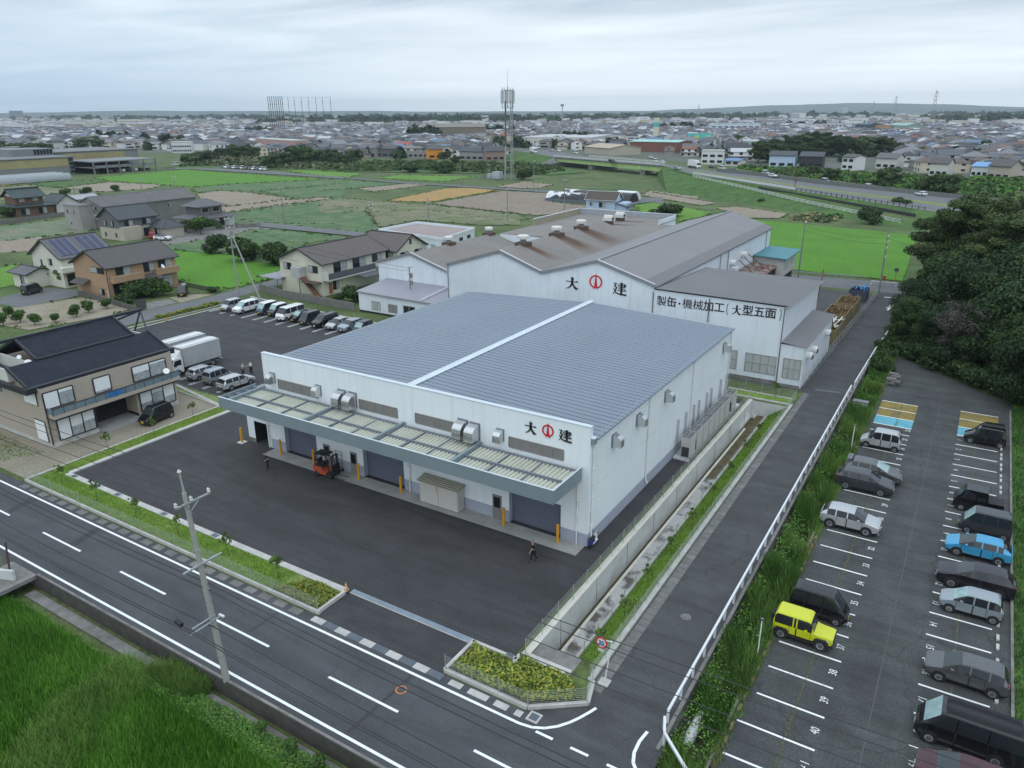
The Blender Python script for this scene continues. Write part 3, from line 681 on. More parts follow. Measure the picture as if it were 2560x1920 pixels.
b = MB(); b.slab([(-37.48, YF+.4, 9.25), (-37.1, YF+.4, 9.34), (-37.1, YB+.3, 9.34), (-37.48, YB+.3, 9.25)], .04, flash); b.slab([(-37.1, YF+.4, 9.34), (-36.72, YF+.4, 9.25), (-36.72, YB+.3, 9.25), (-37.1, YB+.3, 9.34)], .04, flash)
rc_ = b.build('ridge_cap', None); rc_.parent = rf_; rc_.location = -Vector((-37.1, 43.36, 0))
b = MB(); b.box(XR, XR+.30, YF, YF+.42, 8.20, 8.62, can_g); b.box(XR+.001, XR+.3, YF+.001, YF+.42, 8.62, 8.68, flash); b.build('gutter_end', nf)
for x0, x1, h in ops:
    MB().box(x0, x1, YF+.45, YF+.5, 0, h, shut).build('roller_shutter', nf)
for x0, x1, z0, z1, n_ in ((-51.85, -46.95, 6.35, 7.3, 5), (-42.05, -37.9, 6.4, 7.32, 5), (-36.05, -31.2, 6.42, 7.33, 5), (-27.2, -22.6, 6.4, 7.3, 5)):
    b = MB(); 
    b.box(x0, x1, YF-.05, YF-.001, z0, z0+.08, brown_f); b.box(x0, x1, YF-.05, YF-.001, z1-.07, z1, brown_f)
    for k in range(n_+1):
        xx = x0+(x1-x0)*k/n_; b.box(xx-.035, xx+.035, YF-.051, YF-.002, z0+.08, z1-.07, brown_f)
    wf = b.build('window', nf)
    p_ = MB().box(x0, x1, YF-.02, YF-.004, z0+.04, z1-.04, brown_w).build('pane', None); p_.parent = wf; p_.location = -Vector((-37.1, 43.36, 0))
for x0, x1 in ((-46.85, -46.05), (-43.62, -42.85), (-28.72, -27.9)):
    d_ = MB().box(x0, x1, YF-.05, YF-.001, .02, 2.08, brown_f).build('door', nf)
    p_ = MB().box(x0+.12, x1-.12, YF-.07, YF-.05, 1.0, 1.9, glass_d).build('door_glass', None); p_.parent = d_; p_.location = -Vector((-37.1, 43.36, 0))
def hood(x, zc, s_, par, side=False):
    b = MB(); n_ = 6; pr = [(0, s_*.55), (0, -s_*.55), (s_*.9, -s_*.55), (s_*.9, 0)] + [(s_*.9*math.cos(t), s_*.55*math.sin(t)) for t in np.linspace(.25, math.pi/2-.2, n_)]+[(s_*.18, s_*.55)]
    for sg in (-1, 1):
        if side: pts = [(XR+u, x+sg*s_*.37, zc+v) for u, v in pr]
        else: pts = [(x+sg*s_*.37, YF-u, zc+v) for u, v in pr]
        b.poly(pts if (sg < 0) != side else pts[::-1], stain)
    for (u0, v0), (u1, v1) in zip(pr[1:], pr[2:]+pr[:1]):
        if side: b.poly([(XR+u0, x-s_*.37, zc+v0), (XR+u1, x-s_*.37, zc+v1), (XR+u1, x+s_*.37, zc+v1), (XR+u0, x+s_*.37, zc+v0)][::-1], stain)
        else: b.poly([(x-s_*.37, YF-u0, zc+v0), (x-s_*.37, YF-u1, zc+v1), (x+s_*.37, YF-u1, zc+v1), (x+s_*.37, YF-u0, zc+v0)], stain)
    if side: b.box(XR+.001, XR+.06, x-s_*.5, x+s_*.5, zc-s_*.62, zc+s_*.62, can_d)
    else: b.box(x-s_*.43, x+s_*.43, YF-.06, YF-.001, zc-s_*.62, zc+s_*.62, can_d)
    b.build('vent_hood', par)
for x, zc, s_ in ((-52.5, 7.3, .8), (-46.75, 7.2, .78), (-43.95, 7.1, 1.12), (-42.75, 7.1, 1.12), (-31.35, 7.1, 1.12), (-30.25, 7.05, 1.12), (-27.95, 7.25, .8)): hood(x, zc, s_, nf)
for y in (47.3, 51.9, 58.0, 74.4): hood(y, 7.05, .82, nf, True)
for y, zb in ((43.75, .45), (54.1, .8), (64.9, .5), (76.6, .4)):
    b = MB(); b.tube((XR+.1, y, 8.3), (XR+.1, y, zb), .065, pvc, n=8); b.tube((XR+.1, y, zb), (XR+.28, y, zb-.3), .065, pvc, n=8)
    for zz in np.arange(1.6, 8.2, 1.15): b.box(XR+.001, XR+.19, y-.09, y+.09, zz, zz+.04, pvc)
    b.build('downpipe', nf)
for x in (-53.9, -36.9, -21.35):
    b = MB(); b.tube((x, YF-.12, 5.2), (x, YF-.12, .03), .06, pvc, n=8)
    for zz in (1.2, 2.3, 3.6): b.box(x-.09, x+.09, YF-.2, YF-.001, zz, zz+.04, pvc)
    b.build('downpipe', nf)
# the annex under the west end of the canopy
b = MB()
b.poly([(-56.9, YF, .45), (-55.95, YF, .45), (-55.95, YF, 3.6), (-56.9, YF, 3.6)], clad); b.poly([(-54.2, YF, .0), (XL, YF, .0), (XL, YF, 3.6), (-54.2, YF, 3.6)], clad)
b.poly([(-55.95, YF, 2.3), (-54.2, YF, 2.3), (-54.2, YF, 3.6), (-55.95, YF, 3.6)], clad); b.poly([(-56.9, YF, 0), (-55.95, YF, 0), (-55.95, YF, .45), (-56.9, YF, .45)], conc_d)
b.poly([(-56.9, YF, 0), (-56.9, YF, 3.6), (-56.9, 50, 3.6), (-56.9, 50, 0)], clad_y); b.box(-56.9, XL-.001, YF, 50, 3.6, 3.72, flash)
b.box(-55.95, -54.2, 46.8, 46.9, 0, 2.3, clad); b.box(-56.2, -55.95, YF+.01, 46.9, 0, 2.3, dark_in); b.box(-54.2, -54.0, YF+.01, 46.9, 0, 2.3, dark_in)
b.poly([(-56.9, 50, 0), (XL, 50, 0), (XL, 50, 3.6), (-56.9, 50, 3.6)][::-1], clad)
b.build('annex', nf)
# canopy
CX0, CX1, CY0, CY1, CZ0, CZ1 = -54.95, -21.1, 39.15, 43.3, 5.28, 6.32
cn = thing('entrance_canopy', 'long grey steel canopy along the front of the new factory', 'canopy', (-38, 43.3, 5.3))
b = MB(); b.box(CX0, CX1, CY0, CY0+.10, CZ0, CZ1, can_g); b.box(CX1-.1, CX1, CY0+.10, CY1, CZ0, CZ1, can_g); b.box(CX0, CX0+.1, CY0+.10, CY1, CZ0, CZ1, can_g)
b.box(CX0-.01, CX1+.01, CY0-.02, CY0+.12, CZ1, CZ1+.03, flash); b.box(CX1-.12, CX1+.01, CY0+.12, CY1, CZ1, CZ1+.03, flash)
b.build('fascia', cn)
b = MB(); fx = [-53.75, -44.7, -37.2, -29.7, CX1-.1]
for x in fx[:-1]: b.box(x-.11, x+.11, CY0+.1, CY1, CZ0+.2, CZ1-.02, can_g)
for y in (40.95, 42.95): b.box(CX0+.1, CX1-.1, y-.05, y+.05, CZ0+.62, CZ1-.12, can_d)
for i in range(4):
    for k in (1, 2):
        x = fx[i]+(fx[i+1]-fx[i])*k/3; b.box(x-.045, x+.045, CY0+.1, CY1-.2, CZ0+.66, CZ1-.20, can_d)
for k in range(4): b.box(CX0+.1, fx[0], 39.9+k*.95, 39.98+k*.95, CZ0+.6, CZ1-.1, can_d)
b.build('beam', cn)
b = MB()
x = fx[0]
while x < CX1-.3:
    x1 = min(x+.34, CX1-.12)
    for (xa, za), (xb, zb) in zip([(x, .0), (x+.11, .0), (x+.15, .13), (x+.28, .13)], [(x+.11, .0), (x+.15, .13), (x+.28, .13), (x1, .0)]):
        b.poly([(xa, CY0+.12, CZ0+.55+za), (xb, CY0+.12, CZ0+.55+zb), (xb, CY1-.02, CZ0+.67+zb), (xa, CY1-.02, CZ0+.67+za)], can_s)
    x += .34
b.poly([(CX0+.1, CY0+.12, CZ0+.5), (fx[0], CY0+.12, CZ0+.5), (fx[0], CY1, CZ0+.55), (CX0+.1, CY1, CZ0+.55)], can_s)
b.build('roof_sheet', cn)
# signs: letters and the emblem
def strokes_mesh(name, polys, mat, th):
    b = MB()
    for pl in polys:
        a = sum(pl[i][0]*pl[(i+1) % len(pl)][1]-pl[(i+1) % len(pl)][0]*pl[i][1] for i in range(len(pl)))
        if a < 0: pl = pl[::-1]
        n = len(b.v); k = b.mi(mat); N = len(pl)
        b.v += [(u, 0, v) for u, v in pl]+[(u, -th, v) for u, v in pl]
        b.f.append(tuple(n+i for i in range(N))[::-1]); b.m.append(k); b.f.append(tuple(n+N+i for i in range(N))); b.m.append(k)
        for i in range(N):
            j = (i+1) % N; b.f.append((n+i, n+j, n+N+j, n+N+i)); b.m.append(k)
    return b
def thick(pts, w0, w1=None):
    """a brush stroke along pts, width w0 to w1"""
    w1 = w0 if w1 is None else w1; L_ = []; R_ = []
    for i, p in enumerate(pts):
        a = pts[max(0, i-1)]; c = pts[min(len(pts)-1, i+1)]; d_ = math.hypot(c[0]-a[0], c[1]-a[1]) or 1
        nx, ny = -(c[1]-a[1])/d_, (c[0]-a[0])/d_; w_ = (w0+(w1-w0)*i/(len(pts)-1))/2
        L_.append((p[0]+nx*w_, p[1]+ny*w_)); R_.append((p[0]-nx*w_, p[1]-ny*w_))
    return L_+R_[::-1]
DAI = [thick([(-.48, .13), (.36, .13)], .055), [(.28, .14), (.48, .10), (.34, .24)], [(-.10, .5), (.12, .44), (.075, .12), (-.075, .12)],
       [(-.075, .13), (.075, .13), (.04, -.06), (-.05, -.24), (-.22, -.38), (-.5, -.48), (-.48, -.45), (-.25, -.30), (-.12, -.13)],
       [(-.02, .10), (.07, .13), (.11, -.05), (.22, -.22), (.38, -.34), (.5, -.36), (.46, -.41), (.30, -.50), (.15, -.38), (.03, -.16)]]
KEN = [thick([(-.12, .40), (.42, .40)], .05), thick([(-.20, .27), (.52, .27)], .05), thick([(-.12, .15), (.42, .15)], .05), thick([(-.10, .02), (.44, .02)], .05), thick([(-.16, -.12), (.48, -.12)], .055),
       thick([(.14, .52), (.14, -.36)], .15), thick([(.38, .42), (.38, .14)], .11), [(.36, .27), (.54, .25), (.46, .36)], [(.38, -.10), (.54, -.14), (.42, -.02)],
       thick([(-.5, .42), (-.26, .42)], .05), thick([(-.27, .44), (-.40, .16)], .09), thick([(-.42, .14), (-.24, .14)], .05), thick([(-.24, .16), (-.30, -.1), (-.38, -.28), (-.52, -.44)], .12, .04),
       thick([(-.46, .02), (-.36, -.22), (-.18, -.36), (.1, -.42), (.54, -.42)], .05, .14)]
def ring(r0, r1, n_, gap):
    out_ = []
    for a0, a1 in gap:
        t = np.linspace(a0, a1, n_); out_ += [[(r1*math.cos(t[i]), r1*math.sin(t[i])), (r1*math.cos(t[i+1]), r1*math.sin(t[i+1])), (r0*math.cos(t[i+1]), r0*math.sin(t[i+1])), (r0*math.cos(t[i]), r0*math.sin(t[i]))] for i in range(n_-1)]
    return out_
EMB = ring(.385, .49, 26, [(-math.pi/2+.30, math.pi*1.5-.30)]) + [[(0, .62), (.035, .40), (.13, -.50), (.20, -.60), (.04, -.47), (.0, -.40), (-.04, -.47), (-.20, -.60), (-.13, -.50), (-.035, .40)]]
def sign(name, polys, mat, x, zc, sx, sz, y, lab, th=.06):
    b = strokes_mesh(name, [[(u*sx, v*sz) for u, v in pl] for pl in polys], mat, th)
    o = b.build(name); o.location = (x, y-.002, zc); tag(o, lab, 'sign'); return o
sign('wall_letter', DAI, ink, -25.32, 8.38, .98, .98, YF, 'black raised character left of the emblem on the front of the new factory')
sign('wall_emblem', EMB, red_s, -23.9, 8.48, .95, .95, YF, 'red ring and arrow emblem on the front of the new factory')
sign('wall_letter', KEN, ink, -22.5, 8.38, .96, .92, YF, 'dense black character right of the emblem on the front of the new factory')

# ------------------------------------------------------------------ things along the front
def bollard(x, y, lab, base=False):
    t = thing('bollard', lab, 'bollard', (x, y, .012 if y < 43.4 and x > -56 else 0), 0, 'yellow bollards along the factory front')
    b = MB(); b.lathe([(.115, 0), (.115, 1.45), (.10, 1.5), (.05, 1.53)], yel, n=14); b.bl('post', t, 40)
    if base: MB().box(-.35, .35, -.35, .35, -.02, .05, conc_w).bl('footing', t)
for x, y, lab, bs in ((-57.2, 42.7, 'yellow bollard on a pale footing beside the annex', 1), (-51.85, 42.75, 'yellow bollard at the west side of the first shutter', 0), (-47.6, 42.75, 'yellow bollard behind the forklift truck', 0), (-42.2, 42.75, 'yellow bollard between brown door and the middle shutter', 0), (-37.5, 42.75, 'yellow bollard between the middle shutter and the storage cabinet', 0), (-27.35, 42.75, 'yellow bollard between brown door and the eastern shutter', 0), (-22.65, 42.75, 'yellow bollard at the east side of the eastern shutter', 0)): bollard(x, y, lab, bs)
cream = M('cream cabinet steel', (.48, .47, .42), .5, var=.05)
t = thing('storage_cabinet', 'cream steel storage shed with ribbed olive roof on the apron', 'storage shed', (-33.3, 42.4, .012))
b = MB(); b.box(-35.2, -31.4, 42.42, 43.25, .05, 2.0, cream); b.box(-35.2, -31.4, 42.40, 43.25, .012, .05, conc_d); b.build('body', t)
for x0, x1 in ((-35.15, -33.35), (-33.27, -31.45)): MB().box(x0, x1, 42.37, 42.42, .1, 1.86, M('cabinet door', (.53, .52, .47), .45, var=.03)).build('door', t)
MB().box(-33.55, -33.42, 42.34, 42.37, 1.3, 1.75, M('pink label', (.6, .3, .3), .5)).build('label_plate', t)
b = MB(); ol = M('olive roof', (.25, .235, .15), .6, var=.08)
b.slab([(-35.35, 42.25, 2.02), (-31.25, 42.25, 2.02), (-31.25, 43.3, 2.2), (-35.35, 43.3, 2.2)], .06, ol)
for k in range(5): b.bar((-35.35, 42.35+k*.22, 2.06+k*.04), (-31.25, 42.35+k*.22, 2.06+k*.04), .05, .05, cream)
b.build('roof', t)
# scooter
t = thing('scooter', 'white and blue scooter parked at the corner of the new factory', 'scooter', (-20.2, 43.85, 0))
b = MB(); b.box(-.15, .15, -.45, .35, .3, .42, pvc); b.hexa([(-.14, -.7, .35), (.14, -.7, .35), (.14, -.1, .35), (-.14, -.1, .35), (-.11, -.72, .72), (.11, -.72, .72), (.11, -.1, .7), (-.11, -.1, .7)], M('blue fairing', (.03, .05, .2), .3)); b.bar((0, .35, .4), (0, .2, .95), .3, .06, pvc); b.bl('body', t)
MB().box(-.12, .12, -.6, -.05, .7, .8, ink).bl('seat', t)
b = MB(); b.tube((-.3, .2, .98), (.3, .2, .98), .02, ink); b.bl('handlebar', t)
rub = M('tyre rubber', (.018, .018, .019), .85)
for y in (-.55, .5): MB().tube((-.05, y, .22), (.05, y, .22), .22, rub, n=16).bl('wheel', t)
b = MB(); b.bar((.25, .2, 1.0), (.28, .2, 1.15), .02, .02, ink); b.bar((-.25, .2, 1.0), (-.28, .2, 1.15), .02, .02, ink); b.bl('mirror', t)
# hand trolley, taps beside the forklift
t = thing('hand_trolley', 'grey hand trolley standing between the two brown doors', 'trolley', (-44.9, 43.05, .012))
b = MB(); gsm = M('grey tube', (.2, .21, .22), .4, metal=.6)
for x in (-.4, .4): b.tube((x, .1, .1), (x, .15, 1.85), .022, gsm)
for zz in (.3, .7, 1.1, 1.5, 1.85): b.tube((-.4, .12, zz), (.4, .12, zz), .018, gsm)
b.bl('frame', t); MB().box(-.4, .4, -.45, .1, .06, .10, gsm).bl('toe_plate', t)
for x in (-.42, .42): MB().tube((x-.03, .1, .12), (x+.03, .1, .12), .12, rub, n=12).bl('wheel', t)

# ------------------------------------------------------------------ air conditioners on the east side
acg = M('air conditioner casing', (.44, .44, .42), .5, var=.05); acd = M('dark coil', (.05, .055, .06), .6, stripes=(2, 18, .4, .5))
sheet_ = MB(); sheet_.box(-20.45, -18.95, 60.8, 77, -.02, .22, conc_w); tag(sheet_.build('equipment_plinth'), 'long pale concrete base carrying the air conditioners', 'plinth')
ac0 = None
ys_ = [61.7, 63.7, 65.4, 67.1, 68.8, 70.5, 72.3, 74.8]
names = ['air conditioner nearest the yard at the end of the row', 'second air conditioner from the yard end of the row', 'third air conditioner from the yard end of the row', 'fourth air conditioner from the yard end of the row', 'fifth air conditioner from the yard end of the row', 'sixth air conditioner from the yard end of the row', 'seventh air conditioner from the yard end of the row', 'last air conditioner at the far end of the row']
for i, y in enumerate(ys_):
    if ac0 is None:
        ac0 = t = thing('air_conditioner', names[0], 'air conditioner', (-19.4, y, .22), 0, 'air conditioners beside the new factory')
        b = MB(); b.box(-.42, .42, -.75, .75, .08, 2.0, acg); b.box(-.36, .36, -.7, .7, .02, .08, can_d); b.bl('casing', t)
        MB().box(-.34, .34, -.765, -.75, .15, 1.1, acd).bl('coil', t); MB().box(.42, .432, -.6, .6, .2, 1.1, acg).bl('panel', t)
        for q_ in (-.37, .37):
            b = MB(); b.box(-.36, .36, q_-.33, q_+.33, 2.0, 2.025, M('fan grille', (.10, .105, .11), .6)); b.box(-.36, .36, q_-.015, q_+.015, 2.025, 2.04, acg); b.box(-.015, .015, q_-.33, q_+.33, 2.0251, 2.039, acg); b.bl('fan_grille', t)
        b = MB(); b.bar((.55, -.8, .12), (.55, 1.1, .12), .12, .1, stain); b.bl('pipe_tray', t)
    else: dup(ac0, (-19.4, y, .22), 0, names[i])
b = MB()
for y in (61.4, 63.5, 65.7, 67.2, 69.6, 71.0, 74.1, 76.2): b.box(-20.515, -20.32, y, y+.14, .3, 3.6, stain)
tag(b.build('pipe_ducts'), 'bright vertical pipe ducts on the wall behind the air conditioners', 'duct', None, None)

# ------------------------------------------------------------------ the old factory behind
clad_o = M('old white cladding', (.73, .78, .83), .5, streak=.14, var=.04, scale=.2, stripes=(0, 3.2, .12, .93), second=(.58, .62, .66), sscale=.12, samt=.5)
clad_o2 = M('old white cladding side', (.73, .78, .83), .5, streak=.14, var=.04, scale=.2, stripes=(1, 3.2, .12, .93))
roof_o = M('weathered grey roof', (.20, .187, .175), .75, var=.10, scale=.25, fine=.1, fscale=5, stripes=(1, 2.5, .12, .92), second=(.20, .175, .15), sscale=.05)
roof_g = M('warm grey roof', (.205, .20, .204), .6, var=.06, scale=.2, fine=.06, fscale=5, stripes=(1, 2.5, .12, .93))
edge_w = M('roof edge flashing', (.58, .62, .65), .5, var=.05)
edge_g = M('grey verge', (.22, .22, .23), .6, var=.05)
of = thing('old_factory', 'old white factory with three grey gable bays and black lettering', 'factory', (-47, 85.6, 0))
Y0 = 85.6
def rustroof():
    if 'rust streaked roof' in MATS: return MATS['rust streaked roof']
    mt = roof_o.copy(); mt.name = 'rust streaked roof'; t = mt.node_tree; b = t.nodes['Principled BSDF']; L = t.links.new
    base = b.inputs['Base Color'].links[0].from_socket
    geo = t.nodes.new('ShaderNodeNewGeometry'); s = t.nodes.new('ShaderNodeSeparateXYZ'); L(geo.outputs['Position'], s.inputs[0])
    def m(op, a, c=None):
        n = t.nodes.new('ShaderNodeMath'); n.operation = op
        for i, v in enumerate((a, c)):
            if v is None: continue
            if isinstance(v, (int, float)): n.inputs[i].default_value = v
            else: L(v, n.inputs[i])
        return n.outputs[0]
    nz = t.nodes.new('ShaderNodeTexNoise'); nz.inputs['Scale'].default_value = .9; nz.inputs['Detail'].default_value = 5
    mp_ = t.nodes.new('ShaderNodeMapping'); mp_.inputs['Scale'].default_value = (.25, 1.6, 1); L(geo.outputs['Position'], mp_.inputs[0]); L(mp_.outputs[0], nz.inputs['Vector'])
    tot = None
    for x0, yv, ln, wd in ((-54.9, 91.8, 5.5, 1.3), (-54.9, 101.7, 6.5, 2.3), (-54.9, 109.9, 6.5, 2.6), (-63.2, 138.4, 6, 1.0), (-63.2, 143.9, 6, 1.1)):
        dx = m('SUBTRACT', s.outputs[0], x0); dy = m('ABSOLUTE', m('SUBTRACT', m('SUBTRACT', s.outputs[1], m('MULTIPLY', dx, .06)), yv))
        fx_ = m('MAXIMUM', m('SUBTRACT', 1.0, m('DIVIDE', m('ABSOLUTE', dx), ln)), 0.0)
        fy = m('MAXIMUM', m('SUBTRACT', 1.0, m('DIVIDE', dy, m('ADD', wd*.55, m('MULTIPLY', m('MAXIMUM', dx, 0.0), .16*wd)))), 0.0)
        k = m('MULTIPLY', m('POWER', fx_, .8), m('POWER', fy, .7)); k = m('MULTIPLY', k, m('GREATER_THAN', dx, -.5))
        tot = k if tot is None else m('MAXIMUM', tot, k)
    f_ = m('MINIMUM', m('MULTIPLY', tot, m('ADD', .35, m('MULTIPLY', nz.outputs[0], 3.0))), .95)
    rc = t.nodes.new('ShaderNodeRGB'); rc.outputs[0].default_value = (.085, .036, .014, 1)
    mx = t.nodes.new('ShaderNodeMix'); mx.data_type = 'RGBA'; L(f_, mx.inputs[0]); L(base, mx.inputs[6]); L(rc.outputs[0], mx.inputs[7]); L(mx.outputs[2], b.inputs['Base Color'])
    MATS['rust streaked roof'] = mt; return mt
rusty = rustroof()
b = MB()
b.poly([(-32.7, Y0, 0), (-32.7, Y0, 9.9), (-40.45, Y0, 12.1), (-48.4, Y0, 9.85), (-55.0, Y0, 12.05), (-63.85, Y0, 9.4), (-63.85, Y0, 0)][::-1], clad_o)
b.poly([(-63.86, 93.9, 0), (-63.86, 93.9, 4.4), (-77.4, 93.9, 8.4), (-84.3, 93.9, 6.5), (-84.3, 93.9, 0)][::-1], clad_o)
b.poly([(-63.85, 85.6, 0), (-63.85, 118.3, 0), (-63.85, 118.3, 9.4), (-63.85, 85.6, 9.4)][::-1], clad_o2)
b.poly([(-32.7, Y0, 0), (-32.7, 142, 0), (-32.7, 142, 9.9), (-32.7, Y0, 9.9)], clad_o2)
b.poly([(-32.7, 142, 0), (-48.4, 142, 0), (-48.4, 142, 9.85), (-40.45, 142, 12.1), (-32.7, 142, 9.9)], clad_o)
b.poly([(-84.3, 93.9, 0), (-84.3, 118.3, 0), (-84.3, 118.3, 6.5), (-84.3, 93.9, 6.5)][::-1], clad_o2); b.poly([(-84.3, 118.3, 0), (-63.9, 118.3, 0), (-63.9, 118.3, 6), (-77.4, 118.3, 8.4), (-84.3, 118.3, 6.5)], clad_o)
b.box(-63.95, -63.8, Y0-.10, Y0-.001, 8.2, 9.5, edge_w)
# east box with the long lettering
b.poly([(-32.69, Y0-.02, .5), (-17.15, Y0-.02, .5), (-17.15, Y0-.02, 9.25), (-32.69, Y0-.02, 9.45)], clad_o)
b.poly([(-32.69, Y0-.02, 0), (-17.15, Y0-.02, 0), (-17.15, Y0-.02, .5), (-32.69, Y0-.02, .5)], conc_d)
b.poly([(-17.15, Y0-.02, 0), (-17.15, 105, 0), (-17.15, 105, 8.4), (-17.15, Y0-.02, 9.25)], clad_o2)
b.poly([(-17.15, 105, 0), (-32.7, 105, 0), (-32.7, 105, 8.5), (-17.15, 105, 8.4)], clad_o)
b.poly([(-17.14, Y0-.03, .35), (-14.55, Y0-.03, .35), (-14.55, Y0-.03, 5.0), (-17.14, Y0-.03, 5.0)], clad_o); b.poly([(-17.14, Y0-.03, 0), (-14.55, Y0-.03, 0), (-14.55, Y0-.03, .35), (-17.14, Y0-.03, .35)], conc_d)
b.poly([(-14.55, Y0-.03, 0), (-14.55, 102.5, 0), (-14.55, 102.5, 4.8), (-14.55, Y0-.03, 4.9)], clad_o2)
b.poly([(-14.55, 102.5, 0), (-17.14, 102.5, 0), (-17.14, 102.5, 5.2), (-14.55, 102.5, 4.8)], clad_o)
# flat block at the back
b.box(-76, -48.4, 118.35, 118.5, 0, 8.55, clad_o); b.box(-54.2, -48.4, 141.8, 142, 0, 8.9, clad_o); b.box(-76.3, -76, 131, 151, 0, 9.7, M('stained parapet', (.33, .29, .21), .8, var=.12, stripes=(1, 1.6, .3, .9))); b.box(-76, -54, 151, 151.3, 0, 9.7, M('grey parapet', (.33, .35, .38), .7)); b.box(-54.2, -54, 142, 151, 0, 9.7, clad_o)
b.build('wall', of)
def slope(bb, x0, z0, x1, z1, ya, yb_, mt, th=.18): bb.slab([(x0, ya, z0), (x1, ya, z1), (x1, yb_, z1), (x0, yb_, z0)], th, mt)
b = MB(); ya = Y0-.15
slope(b, -40.45, 12.3, -34.0, 10.45, ya, 142.3, roof_g); slope(b, -34.0, 10.45, -32.4, 9.85, ya, 142.3, M('eaves sheet', (.155, .15, .155), .6, var=.06)); slope(b, -48.4, 10.05, -40.45, 12.3, ya, 142.3, roof_g)
b.bar((-40.45, ya, 12.33), (-40.45, 142.3, 12.33), .4, .08, edge_g); b.build('roof', of)
b = MB(); slope(b, -55.0, 12.25, -48.4, 10.0, ya, 118.3, rusty); slope(b, -63.9, 9.6, -55.0, 12.25, ya, 118.3, roof_o); slope(b, -76, 8.6, -53.9, 8.9, 118.4, 151, rusty, .1); slope(b, -53.9, 8.9, -48.4, 8.9, 118.4, 142, roof_o, .1); b.build('roof', of)
b = MB(); slope(b, -77.4, 8.6, -63.9, 4.6, 93.75, 118.3, roof_o); slope(b, -84.6, 6.6, -77.4, 8.6, 93.75, 118.3, roof_o); b.build('roof', of)
vg = lambda p, q, w_, h_, m: MB().bar(p, q, w_, h_, m).build('verge', of)
for p, q in (((-48.4, 9.95), (-40.45, 12.22)), ((-40.45, 12.22), (-32.5, 9.9)), ((-55, 12.17), (-48.4, 9.95)), ((-63.9, 9.52), (-55, 12.17))): vg((p[0], ya-.06, p[1]), (q[0], ya-.06, q[1]), .1, .36, edge_g)
for p, q in (((-77.4, 8.52), (-63.9, 4.52)), ((-84.5, 6.55), (-77.4, 8.52))): vg((p[0], 93.69, p[1]), (q[0], 93.69, q[1]), .1, .36, edge_g)
vg((-77.3, 93.9, 8.72), (-64, 93.9, 4.75), .22, .06, edge_w)
for p, q in (((-40.35, 12.42), (-32.6, 10.12)), ((-54.9, 12.37), (-48.5, 10.15))): vg((p[0], ya+.1, p[1]), (q[0], ya+.1, q[1]), .22, .06, edge_w)
vg((-76.1, 131.1, 9.8), (-76.1, 151.2, 9.8), .3, .12, edge_w); vg((-76, 151.15, 9.8), (-54, 151.15, 9.8), .3, .12, edge_w)
b = MB()     # corrugated roofs of the east box and the lean-to
x = -32.68
while x < -16.6:
    for (xa, za), (xb, zb) in (((x, 0), (x+.13, .13)), ((x+.13, .13), (x+.26, 0))):
        k_ = lambda xx: 9.62-.2*(xx+32.7)/15.5
        b.poly([(xa, Y0-.35, k_(xa)+za), (xb, Y0-.35, k_(xb)+zb), (xb, 105.3, k_(xb)+zb-.85), (xa, 105.3, k_(xa)+za-.85)], roof_g)
    x += .26
b.build('roof', of)
b = MB(); x = -17.12
while x < -14.4:
    for (xa, za), (xb, zb) in (((x, 0), (x+.11, .1)), ((x+.11, .1), (x+.22, 0))):
        b.poly([(xa, Y0-.25, 5.2-.1*(xa+17.1)+za), (xb, Y0-.25, 5.2-.1*(xb+17.1)+zb), (xb, 102.7, 5.2-.1*(xb+17.1)+zb), (xa, 102.7, 5.2-.1*(xa+17.1)+za)], roof_g)
    x += .22
b.build('lean_to_roof', of)
fro = M('frosted pane', (.40, .42, .42), .35, var=.06, scale=1.5); alu = M('aluminium frame', (.34, .34, .33), .45, metal=.3)
def window(par, x0, x1, z0, z1, y, cols, rows=2, pane=fro, frame=alu):
    """window on a wall facing the road (the -y side)"""
    b = MB()
    for k in range(cols+1):
        xx = x0+(x1-x0)*k/cols; b.box(xx-.04, xx+.04, y-.08, y-.001, z0+.041, z1-.041, frame)
    for k in range(rows+1):
        zz = z0+(z1-z0)*k/rows; b.box(x0-.04, x1+.04, y-.075, y-.001, zz-.04, zz+.04, frame)
    f_ = b.build('window', par)
    p_ = MB().box(x0, x1, y-.03, y-.004, z0, z1, pane).build('pane', None); p_.parent = f_; p_.location = -(par.location)
window(of, -20.95, -17.48, 1.2, 3.35, Y0-.02, 4); window(of, -16.65, -14.78, 1.1, 3.4, Y0-.03, 3); window(of, -22.8, -21.96, 1.2, 3.4, Y0-.02, 1)
b = MB()
for x in (-32.75, -25.77, -17.2): b.tube((x, Y0-.12, 9.2), (x, Y0-.12, .2), .06, M('brown pipe', (.16, .14, .13), .5), n=6)
b.tube((-14.6, Y0-.12, 4.9), (-14.6, Y0-.12, .2), .05, pvc, n=6); b.tube((-63.75, Y0-.12, 9.4), (-63.75, Y0-.12, 3), .06, edge_g, n=6); b.build('downpipe', of)
b = MB()
for y in (87.5, 90.2, 98.5): b.tube((-14.54, y, 3.55), (-13.95, y, 3.55), .42, pvc, n=14); b.box(-13.95, -13.9, y-.4, y+.4, 3.2, 3.6, ink)
b.build('exhaust_cowl', of)
b = MB()
for y, zz in ((110, 7.2), (118, 7.4), (119.5, 6.2), (124, 7.8)): b.tube((-32.7, y, zz), (-31.9, y, zz), .5, pvc, n=12)
b.build('exhaust_cowl', of)
b = MB()
for y in (112, 116, 139): b.tube((-32.6, y, 9.6), (-32.6, y, 4), .06, edge_g, n=6)
b.build('downpipe', of)
